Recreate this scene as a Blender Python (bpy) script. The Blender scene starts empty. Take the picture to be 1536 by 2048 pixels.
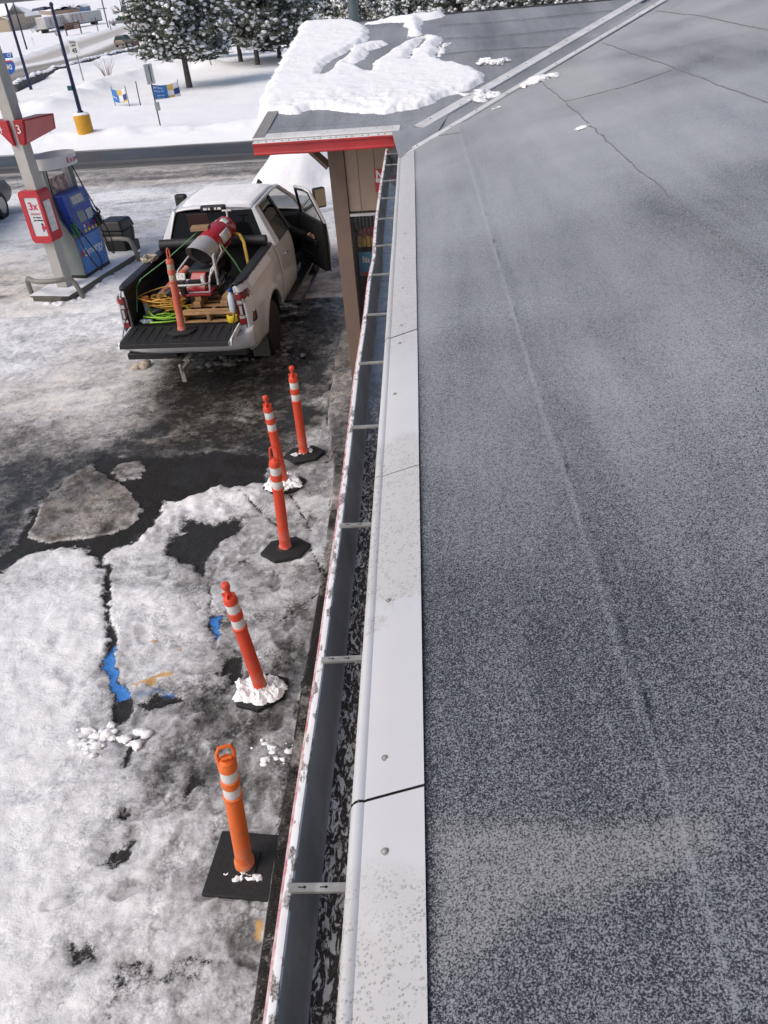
import bpy, math, random
import numpy as np
from mathutils import Matrix, Vector
R = math.radians
random.seed(7)
rng = np.random.RandomState(11)
scn = bpy.context.scene
COL = scn.collection

# ------------------------------------------------------------------ camera, sky, sun, exposure
CAM_H = 4.8
FPX, CX, CY = 1540.0, 768.0, 1024.0
def _camera_matrix():
    r = R(5.3)
    u = np.array([-math.sin(r), -math.cos(r)]); v1 = np.array([823., -60.]); c = np.array([CX, CY])
    d = np.dot(v1 - c, u); nad = c - u * FPX * FPX / d
    ray = lambda p: np.array([p[0]-CX, -(p[1]-CY), -FPX])
    Y = ray(v1); Y /= np.linalg.norm(Y)
    Z = -ray(nad); Z /= np.linalg.norm(Z)
    Y = Y - Z*(Y@Z); Y /= np.linalg.norm(Y)
    X = np.cross(Y, Z)
    return np.array([X, Y, Z])
RW = _camera_matrix()
cam_data = bpy.data.cameras.new('camera')
cam_data.sensor_fit = 'VERTICAL'; cam_data.sensor_height = 36.0
cam_data.lens = 36.0 * FPX / 2048.0
cam_data.clip_start = 0.05; cam_data.clip_end = 5000
cam = bpy.data.objects.new('camera', cam_data); COL.objects.link(cam)
M4 = Matrix([list(RW[0])+[0], list(RW[1])+[0], list(RW[2])+[CAM_H], [0, 0, 0, 1]])
cam.matrix_world = M4
scn.camera = cam

SUN_EL, SUN_AZ = 46.0, -120.0        # azimuth from +Y, negative = to the left
world = bpy.data.worlds.new('World'); scn.world = world; world.use_nodes = True
wn = world.node_tree.nodes; wl = world.node_tree.links
bg = wn['Background']; sky = wn.new('ShaderNodeTexSky'); sky.sky_type = 'NISHITA'
sky.sun_disc = False; sky.sun_elevation = R(SUN_EL); sky.sun_rotation = R(SUN_AZ)
sky.air_density = 0.9; sky.dust_density = 5.0; sky.ozone_density = 1.4
wl.new(sky.outputs[0], bg.inputs[0]); bg.inputs[1].default_value = 0.15
sl = bpy.data.lights.new('sun', 'SUN'); sl.energy = .9; sl.angle = R(40); sl.color = (1, .98, .95)
sun = bpy.data.objects.new('sun', sl); COL.objects.link(sun)
_sd = Vector((math.sin(R(SUN_AZ))*math.cos(R(SUN_EL)), math.cos(R(SUN_AZ))*math.cos(R(SUN_EL)), math.sin(R(SUN_EL))))
sun.rotation_euler = (-_sd).to_track_quat('-Z', 'Y').to_euler()
scn.view_settings.view_transform = 'Standard'; scn.view_settings.look = 'None'
scn.view_settings.gamma = 1.0; scn.view_settings.exposure = 0.0
scn.cycles.max_bounces = 8

# ------------------------------------------------------------------ pixel (of the 1536x2048 photo) -> place
def ray(x, y): return RW @ np.array([x-CX, -(y-CY), -FPX])
def atz(x, y, z=0.0):
    d = ray(x, y); t = (z-CAM_H)/d[2]; return Vector((d[0]*t, d[1]*t, z))
def aty(x, y, Y):
    d = ray(x, y); t = Y/d[1]; return Vector((d[0]*t, Y, CAM_H+d[2]*t))
def tz(Y):                                  # the land falls about two metres beyond the snow field
    t = min(1.0, max(0.0, (Y-62.0)/84.0)); return -2.1*(t*t*(3-2*t))
def ground(x, y):                           # terrain hit
    d = ray(x, y); lo, hi = 1.0, 3000.0
    for _ in range(60):
        m = (lo+hi)/2
        if CAM_H + d[2]/d[1]*m > tz(m): lo = m
        else: hi = m
    return Vector((d[0]/d[1]*lo, lo, tz(lo)))
MZ0, MT = 3.33, 0.25                        # main roof plane z = MZ0 + MT*(x+.2)
def on_main(x, y):
    d = ray(x, y); t = (MZ0+MT*.2-CAM_H)/(d[2]-MT*d[0]); return Vector((d[0]*t, d[1]*t, CAM_H+d[2]*t))
WPH = R(-4.5); WO = Vector((-.22, 8.95, 3.44)); WT = 0.178     # wing frame and roof slope
WU = Vector((math.cos(WPH), math.sin(WPH), 0)); WV = Vector((-math.sin(WPH), math.cos(WPH), 0))
def wing(u, v, z): p = WO + WU*u + WV*v; return Vector((p.x, p.y, z))
def on_wing(x, y):                          # -> (u, v)
    d = Vector(ray(x, y)); n = Vector((0, 0, 1)) - WV*WT
    t = (WO - Vector((0, 0, CAM_H))).dot(n)/d.dot(n); p = Vector((0, 0, CAM_H)) + d*t - WO
    return (p.dot(WU), p.dot(WV))
def wz(v): return WO.z + WT*v
def on_wall(x, y, v):                       # -> (u, z) on the vertical wing plane at depth v
    d = Vector(ray(x, y)); t = ((WO-Vector((0, 0, CAM_H))).dot(WV)+v)/d.dot(WV); p = Vector((0, 0, CAM_H))+d*t
    return ((p-WO).dot(WU), p.z)

# ------------------------------------------------------------------ noise in numpy
def _hash(ix, iy, s):
    h = (ix*374761393 + iy*668265263 + s*974634777) & 0xffffffff
    h = ((h ^ (h >> 13))*1274126177) & 0xffffffff
    return ((h ^ (h >> 16)) & 0xffff)/65535.0
def vnoise(x, y, s=0):
    x = np.asarray(x, float); y = np.asarray(y, float)
    ix = np.floor(x).astype(np.int64); iy = np.floor(y).astype(np.int64)
    fx = x-ix; fy = y-iy; fx = fx*fx*(3-2*fx); fy = fy*fy*(3-2*fy)
    a = _hash(ix, iy, s); b = _hash(ix+1, iy, s); c = _hash(ix, iy+1, s); d = _hash(ix+1, iy+1, s)
    return (a*(1-fx)+b*fx)*(1-fy)+(c*(1-fx)+d*fx)*fy
def fbm(x, y, o=4, s=0, g=.5):
    v = 0; a = 1; t = 0
    for k in range(o):
        v = v + a*vnoise(x*2**k, y*2**k, s+k*17); t += a; a *= g
    return v/t
def sst(a, b, x):
    t = np.clip((x-a)/(b-a), 0, 1); return t*t*(3-2*t)
def poly_sd(px, py, poly):                  # signed distance, negative inside
    n = len(poly); d = np.full(px.shape, 1e9); ins = np.zeros(px.shape, bool)
    for i in range(n):
        ax, ay = poly[i]; bx, by = poly[(i+1) % n]
        ex, ey = bx-ax, by-ay; L = ex*ex+ey*ey+1e-12
        t = np.clip(((px-ax)*ex+(py-ay)*ey)/L, 0, 1)
        d = np.minimum(d, (px-ax-t*ex)**2+(py-ay-t*ey)**2)
        c = ((ay > py) != (by > py)) & (px < (bx-ax)*(py-ay)/((by-ay) if abs(by-ay) > 1e-9 else 1e-9)+ax)
        ins ^= c
    d = np.sqrt(d); return np.where(ins, -d, d)
def line_d(px, py, pts):
    d = np.full(px.shape, 1e9)
    for (ax, ay), (bx, by) in zip(pts[:-1], pts[1:]):
        ex, ey = bx-ax, by-ay; L = ex*ex+ey*ey+1e-12
        t = np.clip(((px-ax)*ex+(py-ay)*ey)/L, 0, 1)
        d = np.minimum(d, (px-ax-t*ex)**2+(py-ay-t*ey)**2)
    return np.sqrt(d)

# ------------------------------------------------------------------ mesh builder
class MB:
    def __init__(s): s.v = []; s.f = []; s.mi = []; s.M = Matrix(); s.m = 0
    def add(s, vs, fs):
        b = len(s.v); M = s.M
        for v in vs: s.v.append(tuple(M @ Vector(v)))
        for f in fs: s.f.append(tuple(b+i for i in f)); s.mi.append(s.m)
        return s
    def box(s, c, size, rz=0, rx=0, ry=0):
        hx, hy, hz = size[0]/2, size[1]/2, size[2]/2
        vs = [(x, y, z) for z in (-hz, hz) for x, y in ((-hx, -hy), (hx, -hy), (hx, hy), (-hx, hy))]
        if rz or rx or ry:
            m = Matrix.Rotation(rz, 3, 'Z') @ Matrix.Rotation(ry, 3, 'Y') @ Matrix.Rotation(rx, 3, 'X')
            vs = [tuple(m @ Vector(v)) for v in vs]
        vs = [(v[0]+c[0], v[1]+c[1], v[2]+c[2]) for v in vs]
        return s.add(vs, [(3, 2, 1, 0), (4, 5, 6, 7), (0, 1, 5, 4), (1, 2, 6, 5), (2, 3, 7, 6), (3, 0, 4, 7)])
    def hexa(s, b, t):                       # bottom quad, top quad (ccw from above)
        return s.add(list(b)+list(t), [(3, 2, 1, 0), (4, 5, 6, 7), (0, 1, 5, 4), (1, 2, 6, 5), (2, 3, 7, 6), (3, 0, 4, 7)])
    def prism(s, poly, z0, z1):              # xy polygon extruded in z
        n = len(poly)
        vs = [(p[0], p[1], z0) for p in poly]+[(p[0], p[1], z1) for p in poly]
        fs = [tuple(range(n-1, -1, -1)), tuple(range(n, 2*n))]+[(i, (i+1) % n, n+(i+1) % n, n+i) for i in range(n)]
        return s.add(vs, fs)
    def quad(s, a, b, c, d): return s.add([a, b, c, d], [(0, 1, 2, 3)])
    def tube(s, path, r, n=8, closed=False, caps=True, flat=None):
        P = [Vector(p) for p in path]; m = len(P); vs = []; fs = []
        rr = r if isinstance(r, (list, tuple)) else [r]*m
        ref = None
        for i in range(m):
            if closed: t = P[(i+1) % m]-P[i-1]
            else: t = P[min(i+1, m-1)]-P[max(i-1, 0)]
            if t.length < 1e-9: t = Vector((0, 0, 1))
            t.normalize()
            if ref is None: ref = Vector((0, 0, 1)) if abs(t.z) < .9 else Vector((1, 0, 0))
            x = t.cross(ref)
            if x.length < 1e-6: x = t.orthogonal()
            x.normalize(); y = t.cross(x); y.normalize(); ref = -y if False else ref - t*ref.dot(t)
            if ref.length < 1e-3: ref = x.cross(t)
            ref.normalize()
            for k in range(n):
                a = 2*math.pi*k/n; e = 1.0 if flat is None else flat
                vs.append(P[i]+x*(math.cos(a)*rr[i])+y*(math.sin(a)*rr[i]*e))
        for i in range(m if closed else m-1):
            for k in range(n):
                j = (i+1) % m
                fs.append((i*n+k, i*n+(k+1) % n, j*n+(k+1) % n, j*n+k))
        if caps and not closed:
            fs.append(tuple(range(n-1, -1, -1))); fs.append(tuple((m-1)*n+k for k in range(n)))
        return s.add(vs, fs)
    def cyl(s, a, b, r, r2=None, n=16): return s.tube([a, b], [r, r if r2 is None else r2], n)
    def lathe(s, prof, n=20, o=(0, 0, 0), M=None, cap=True):
        vs = []; fs = []
        for r_, z in prof:
            for k in range(n):
                a = 2*math.pi*k/n; p = Vector((math.cos(a)*r_, math.sin(a)*r_, z))
                if M is not None: p = M @ p
                vs.append((p[0]+o[0], p[1]+o[1], p[2]+o[2]))
        m = len(prof)
        for i in range(m-1):
            for k in range(n): fs.append((i*n+k, i*n+(k+1) % n, (i+1)*n+(k+1) % n, (i+1)*n+k))
        if cap and prof[0][0] > 1e-5: fs.append(tuple(range(n-1, -1, -1)))
        if cap and prof[-1][0] > 1e-5: fs.append(tuple((m-1)*n+k for k in range(n)))
        return s.add(vs, fs)
    def grid(s, nu, nv, fn):
        vs = [fn(i/(nu-1), j/(nv-1)) for j in range(nv) for i in range(nu)]
        fs = [(j*nu+i, j*nu+i+1, (j+1)*nu+i+1, (j+1)*nu+i) for j in range(nv-1) for i in range(nu-1)]
        return s.add(vs, fs)
    def blob(s, c, r, seed=0, n=10, squash=(1, 1, 1), amp=.25):
        rr = random.Random(seed); vs = []; fs = []; m = n//2+1
        ph = [rr.uniform(0, 6.28) for _ in range(8)]
        for i in range(m+1):
            th = math.pi*i/m
            for k in range(n):
                a = 2*math.pi*k/n
                q = 1+amp*(math.sin(3*a+ph[0])*math.sin(2*th+ph[1])+.7*math.sin(2*a+ph[2]+th*2)+.5*math.sin(5*a+ph[3])*math.sin(3*th+ph[4]))*.6
                if i in (0, m): q = 1
                vs.append((c[0]+r*q*math.sin(th)*math.cos(a)*squash[0], c[1]+r*q*math.sin(th)*math.sin(a)*squash[1], c[2]+r*q*math.cos(th)*squash[2]))
        for i in range(m):
            for k in range(n): fs.append((i*n+k, (i+1)*n+k, (i+1)*n+(k+1) % n, i*n+(k+1) % n))
        return s.add(vs, fs)

MATS = {}
PM = {}
def build(mb, name, mats, parent=None, smooth=40, bevel=0, world=True, solid=0, sub=0):
    me = bpy.data.meshes.new(name)
    vs = mb.v
    if parent is not None and world:
        inv = PM[parent.name].inverted(); vs = [tuple(inv @ Vector(v)) for v in vs]
    me.from_pydata(vs, [], mb.f); me.validate()
    if not isinstance(mats, (list, tuple)): mats = [mats]
    for m in mats: me.materials.append(m)
    if len(mats) > 1 and len(me.polygons) == len(mb.mi): me.polygons.foreach_set('material_index', mb.mi)
    if smooth:
        me.polygons.foreach_set('use_smooth', [True]*len(me.polygons)); me.set_sharp_from_angle(angle=R(smooth))
    me.update()
    o = bpy.data.objects.new(name, me); COL.objects.link(o)
    if parent is not None: o.parent = parent
    if solid:
        m = o.modifiers.new('solid', 'SOLIDIFY'); m.thickness = solid; m.offset = 0
    if bevel:
        m = o.modifiers.new('bevel', 'BEVEL'); m.width = bevel; m.segments = 2; m.limit_method = 'ANGLE'; m.angle_limit = R(40)
        m.harden_normals = False
    if sub:
        m = o.modifiers.new('sub', 'SUBSURF'); m.levels = sub; m.render_levels = sub
    PM[o.name] = PM[parent.name].copy() if parent is not None else Matrix()
    return o
def thing(name, label, cat, loc=(0, 0, 0), rz=0, group=None):
    o = bpy.data.objects.new(name, None); COL.objects.link(o)
    o.location = loc; o.rotation_euler = (0, 0, rz); o.empty_display_size = .2
    o['label'] = label; o['category'] = cat
    if group: o['group'] = group
    PM[o.name] = Matrix.Translation(Vector(loc)) @ Matrix.Rotation(rz, 4, 'Z')
    return o
def tag(o, label=None, cat=None, group=None, kind=None):
    if label: o['label'] = label
    if cat: o['category'] = cat
    if group: o['group'] = group
    if kind: o['kind'] = kind
    return o
def copy_tree(o, parent=None):
    c = o.copy(); COL.objects.link(c)
    if parent is not None: c.parent = parent
    PM[c.name] = PM.get(o.name, Matrix()).copy()
    for ch in list(o.children): copy_tree(ch, c)
    return c
def lettering(body, size, mat, parent, M, name='lettering', align='CENTER', ext=.0015, sx=1.0, label=None, bold=0):
    cu = bpy.data.curves.new('txt', 'FONT'); cu.body = body; cu.size = size; cu.align_x = align; cu.align_y = 'CENTER'
    cu.extrude = ext; cu.offset = bold; cu.resolution_u = 4
    t = bpy.data.objects.new('txt', cu); COL.objects.link(t)
    dg = bpy.context.evaluated_depsgraph_get(); me = bpy.data.meshes.new_from_object(t.evaluated_get(dg))
    bpy.data.objects.remove(t)
    me.transform(Matrix.Diagonal((sx, 1, 1, 1))); me.transform(M)
    if parent is not None: me.transform(PM[parent.name].inverted())
    me.materials.clear(); me.materials.append(mat); me.name = name
    o = bpy.data.objects.new(name, me); COL.objects.link(o)
    if parent is not None: o.parent = parent
    if label: o['label'] = label
    return o
def frame(o, x, y):                         # matrix with text x axis, text up axis
    x = Vector(x).normalized(); y = (Vector(y)-x*x.dot(Vector(y))).normalized(); z = x.cross(y)
    return Matrix(((x.x, y.x, z.x, o[0]), (x.y, y.y, z.y, o[1]), (x.z, y.z, z.z, o[2]), (0, 0, 0, 1)))

# ------------------------------------------------------------------ materials
class NT:
    def __init__(s, name):
        s.mat = bpy.data.materials.new(name); s.mat.use_nodes = True
        s.n = s.mat.node_tree.nodes; s.l = s.mat.node_tree.links; s.p = s.n['Principled BSDF']
        s.tc = s.n.new('ShaderNodeTexCoord')
    def noise(s, scale, detail=4, rough=.55, vec=None, dist=0.0):
        t = s.n.new('ShaderNodeTexNoise'); t.inputs['Scale'].default_value = scale
        t.inputs['Detail'].default_value = detail; t.inputs['Roughness'].default_value = rough; t.inputs['Distortion'].default_value = dist
        s.l.new(vec if vec is not None else s.tc.outputs['Object'], t.inputs['Vector']); return t.outputs['Fac']
    def voro(s, scale, feature='F1', vec=None, out='Distance'):
        t = s.n.new('ShaderNodeTexVoronoi'); t.feature = feature; t.inputs['Scale'].default_value = scale
        s.l.new(vec if vec is not None else s.tc.outputs['Object'], t.inputs['Vector']); return t.outputs[out]
    def ramp(s, fac, stops, interp='LINEAR'):
        r = s.n.new('ShaderNodeValToRGB'); e = r.color_ramp.elements; r.color_ramp.interpolation = interp
        while len(e) < len(stops): e.new(.5)
        for k, (p, c) in enumerate(stops):
            e[k].position = p; c = (c, c, c) if not isinstance(c, (tuple, list)) else c; e[k].color = (c[0], c[1], c[2], 1)
        s.l.new(fac, r.inputs[0]); return r.outputs[0]
    def mix(s, fac, a, b, mode='MIX'):
        m = s.n.new('ShaderNodeMix'); m.data_type = 'RGBA'; m.blend_type = mode
        for k, v in ((0, fac), (6, a), (7, b)):
            if hasattr(v, 'links'): s.l.new(v, m.inputs[k])
            elif k == 0: m.inputs[0].default_value = v
            else: m.inputs[k].default_value = (v[0], v[1], v[2], 1) if isinstance(v, (tuple, list)) else (v, v, v, 1)
        return m.outputs[2]
    def math(s, op, a, b=0.0, c=None):
        m = s.n.new('ShaderNodeMath'); m.operation = op
        for k, v in enumerate((a, b) if c is None else (a, b, c)):
            if hasattr(v, 'links'): s.l.new(v, m.inputs[k])
            else: m.inputs[k].default_value = v
        return m.outputs[0]
    def attr(s, name):
        a = s.n.new('ShaderNodeAttribute'); a.attribute_name = name; return a.outputs['Fac']
    def mapped(s, scale):
        m = s.n.new('ShaderNodeMapping'); m.inputs['Scale'].default_value = scale
        s.l.new(s.tc.outputs['Object'], m.inputs[0]); return m.outputs[0]
    def sep(s):
        q = s.n.new('ShaderNodeSeparateXYZ'); s.l.new(s.tc.outputs['Object'], q.inputs[0]); return q.outputs
    def set(s, key, v):
        if hasattr(v, 'links'): s.l.new(v, s.p.inputs[key])
        else: s.p.inputs[key].default_value = (v[0], v[1], v[2], 1) if isinstance(v, (tuple, list)) else v
    def bump(s, h, strength=.5, dist=.01):
        b = s.n.new('ShaderNodeBump'); b.inputs['Strength'].default_value = strength; b.inputs['Distance'].default_value = dist
        s.l.new(h, b.inputs['Height']); s.l.new(b.outputs[0], s.p.inputs['Normal'])
def mat(name, col, rough=.5, metal=0.0, var=.12, scale=6.0, bump=0.0, bscale=80, dirt=None, dirtamt=.4, dscale=3.0, coat=0.0):
    if name in MATS: return MATS[name]
    t = NT(name); c = col
    n = t.noise(scale, 5)
    lo = tuple(x*(1-var) for x in c); hi = tuple(min(1, x*(1+var)) for x in c)
    colo = t.ramp(n, [(.3, lo), (.7, hi)])
    if dirt is not None:
        d = t.ramp(t.noise(dscale, 6, .65), [(.5-.35*dirtamt, 0), (.85-.35*dirtamt, 1)])
        colo = t.mix(t.math('MULTIPLY', d, min(1, .4+dirtamt)), colo, dirt)
    t.set('Base Color', colo); t.set('Metallic', metal)
    t.set('Roughness', t.ramp(t.noise(scale*2.3, 3), [(.3, max(0, rough*.8)), (.7, min(1, rough*1.2))]))
    if coat: t.set('Coat Weight', coat); t.set('Coat Roughness', .08)
    if bump: t.bump(t.noise(bscale, 3), bump, .004)
    MATS[name] = t.mat; return t.mat
def glass(name, col=(.005, .006, .007), rough=.04, alpha=1.0):
    if name in MATS: return MATS[name]
    t = NT(name); t.set('Base Color', col); t.set('Specular IOR Level', .14); t.set('Roughness', t.ramp(t.noise(9, 3), [(.3, rough*.6), (.8, rough*2.2)])); t.set('Alpha', alpha)
    MATS[name] = t.mat; return t.mat

# ================================================================== GROUND
def sheet(name, X, Y, Z, mat_, attrs=None, keep=None, smooth=True):
    ny, nx = Z.shape
    co = np.stack([X, Y, Z], -1).reshape(-1, 3)
    idx = np.arange(ny*nx).reshape(ny, nx)
    q = np.stack([idx[:-1, :-1], idx[:-1, 1:], idx[1:, 1:], idx[1:, :-1]], -1).reshape(-1, 4)
    if keep is not None:
        k = keep.reshape(-1)[q].any(1); q = q[k]
        used = np.unique(q); re = np.full(ny*nx, -1); re[used] = np.arange(len(used)); q = re[q]; co = co[used]
    me = bpy.data.meshes.new(name)
    me.vertices.add(len(co)); me.vertices.foreach_set('co', co.ravel())
    me.loops.add(q.size); me.loops.foreach_set('vertex_index', q.ravel())
    me.polygons.add(len(q)); me.polygons.foreach_set('loop_start', np.arange(0, q.size, 4)); me.polygons.foreach_set('loop_total', np.full(len(q), 4))
    me.update(calc_edges=True); me.validate()
    if smooth: me.polygons.foreach_set('use_smooth', np.ones(len(me.polygons), bool))
    for k, v in (attrs or {}).items():
        a = me.attributes.new(k, 'FLOAT', 'POINT'); v = v.reshape(-1)
        a.data.foreach_set('value', (v[used] if keep is not None else v).astype(np.float32))
    me.materials.append(mat_)
    o = bpy.data.objects.new(name, me); COL.objects.link(o); PM[o.name] = Matrix()
    return o

def lot_material():
    t = NT('lot_snow_ice_asphalt')
    snow, tone, tan, paint, yel, wet = (t.attr(k) for k in ('snow', 'tone', 'tan', 'paint', 'yel', 'wet'))
    n1 = t.noise(2.2, 8, .62); n2 = t.noise(14, 8, .72, dist=.4); n3 = t.noise(62, 6, .72, dist=.3); n4 = t.noise(5, 9, .74, dist=.8)
    cr = t.voro(38, 'F1'); crm = t.ramp(t.noise(3.3, 6, .7), [(.48, 0), (.60, 1)])
    # where snow or ice covers the asphalt
    e = t.math('ADD', snow, t.math('MULTIPLY', t.math('SUBTRACT', n2, .5), 1.05))
    e = t.math('ADD', e, t.math('MULTIPLY', t.math('SUBTRACT', n3, .5), .85))
    cover = t.ramp(e, [(.38, 0), (.60, 1)])
    # trodden snow: clean white crumbs in grey ice
    pat = t.ramp(t.noise(3.2, 7, .66, dist=.5), [(.40, 0), (.60, 1)]); pat2 = t.ramp(t.noise(11, 7, .68, dist=.4), [(.43, 0), (.57, 1)])
    v = t.math('ADD', tone, t.math('MULTIPLY', t.math('SUBTRACT', n4, .5), .26))
    v = t.math('ADD', v, t.math('MULTIPLY', t.math('SUBTRACT', pat, .5), .17))
    v = t.math('ADD', v, t.math('MULTIPLY', t.math('SUBTRACT', pat2, .5), .16))
    v = t.math('ADD', v, t.math('MULTIPLY', t.math('SUBTRACT', n2, .5), .50))
    v = t.math('ADD', v, t.math('MULTIPLY', t.math('SUBTRACT', n3, .5), .46))
    v = t.math('ADD', v, t.math('MULTIPLY', t.math('MULTIPLY', t.math('SUBTRACT', .38, cr), crm), .45))
    sc = t.ramp(v, [(.0, (.030, .030, .030)), (.22, (.12, .118, .115)), (.42, (.28, .28, .285)), (.62, (.50, .505, .52)), (.85, (.72, .73, .75)), (1, (.86, .87, .88))])
    tn = t.math('MULTIPLY', tan, t.ramp(n1, [(.3, .35), (.65, 1)]))
    sc = t.mix(tn, sc, (.80, .70, .58), 'MULTIPLY')
    grit = t.ramp(t.noise(170, 2, .5), [(.56, 0), (.66, 1)])
    asp = t.mix(t.ramp(n2, [(.3, 0), (.7, 1)]), (.007, .0065, .006), (.020, .018, .0165))
    asp = t.mix(t.math('MULTIPLY', grit, .55), asp, (.12, .115, .11))
    vc = t.voro(55, 'F1'); asp = t.mix(t.math('MULTIPLY', t.ramp(vc, [(.10, 1), (.17, 0)]), t.ramp(t.noise(28, 3, .6), [(.52, 0), (.60, .9)])), asp, (.34, .335, .33))
    pm = t.ramp(t.math('ADD', paint, t.math('ADD', t.math('MULTIPLY', t.math('SUBTRACT', n3, .5), 2.0), t.math('MULTIPLY', t.math('SUBTRACT', n2, .5), 1.8))), [(.42, 0), (.70, 1)])
    asp = t.mix(pm, asp, t.mix(n2, (.02, .13, .42), (.05, .25, .68)))
    col = t.mix(cover, asp, sc)
    ym = t.ramp(t.math('ADD', yel, t.math('MULTIPLY', t.math('SUBTRACT', n2, .5), .9)), [(.5, 0), (.75, 1)])
    col = t.mix(t.math('MULTIPLY', ym, .8), col, (.62, .34, .05))
    pt = t.ramp(t.math('ADD', paint, t.math('MULTIPLY', t.math('SUBTRACT', n4, .5), .5)), [(.25, 0), (.8, .35)])
    col = t.mix(pt, col, (.08, .28, .70))
    t.set('Base Color', col)
    dryr = t.mix(cover, t.ramp(n2, [(.3, .45), (.7, .75)]), t.ramp(v, [(.15, .30), (.5, .62), (.9, .85)]))
    t.set('Roughness', t.mix(wet, dryr, t.ramp(n1, [(.35, .06), (.7, .3)])))
    t.set('Specular IOR Level', t.mix(wet, t.mix(cover, .18, .35), .5))
    h = t.math('ADD', t.math('MULTIPLY', n2, .9), t.math('MULTIPLY', n3, .55))
    h = t.math('ADD', h, t.math('MULTIPLY', n4, 1.3))
    h = t.math('ADD', h, t.math('MULTIPLY', t.math('MULTIPLY', cr, crm), -.35))
    h = t.math('MULTIPLY', h, t.math('SUBTRACT', 1.0, t.math('MULTIPLY', wet, .92)))
    t.bump(h, .5, .035)
    return t.mat
LOT = lot_material()

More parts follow.
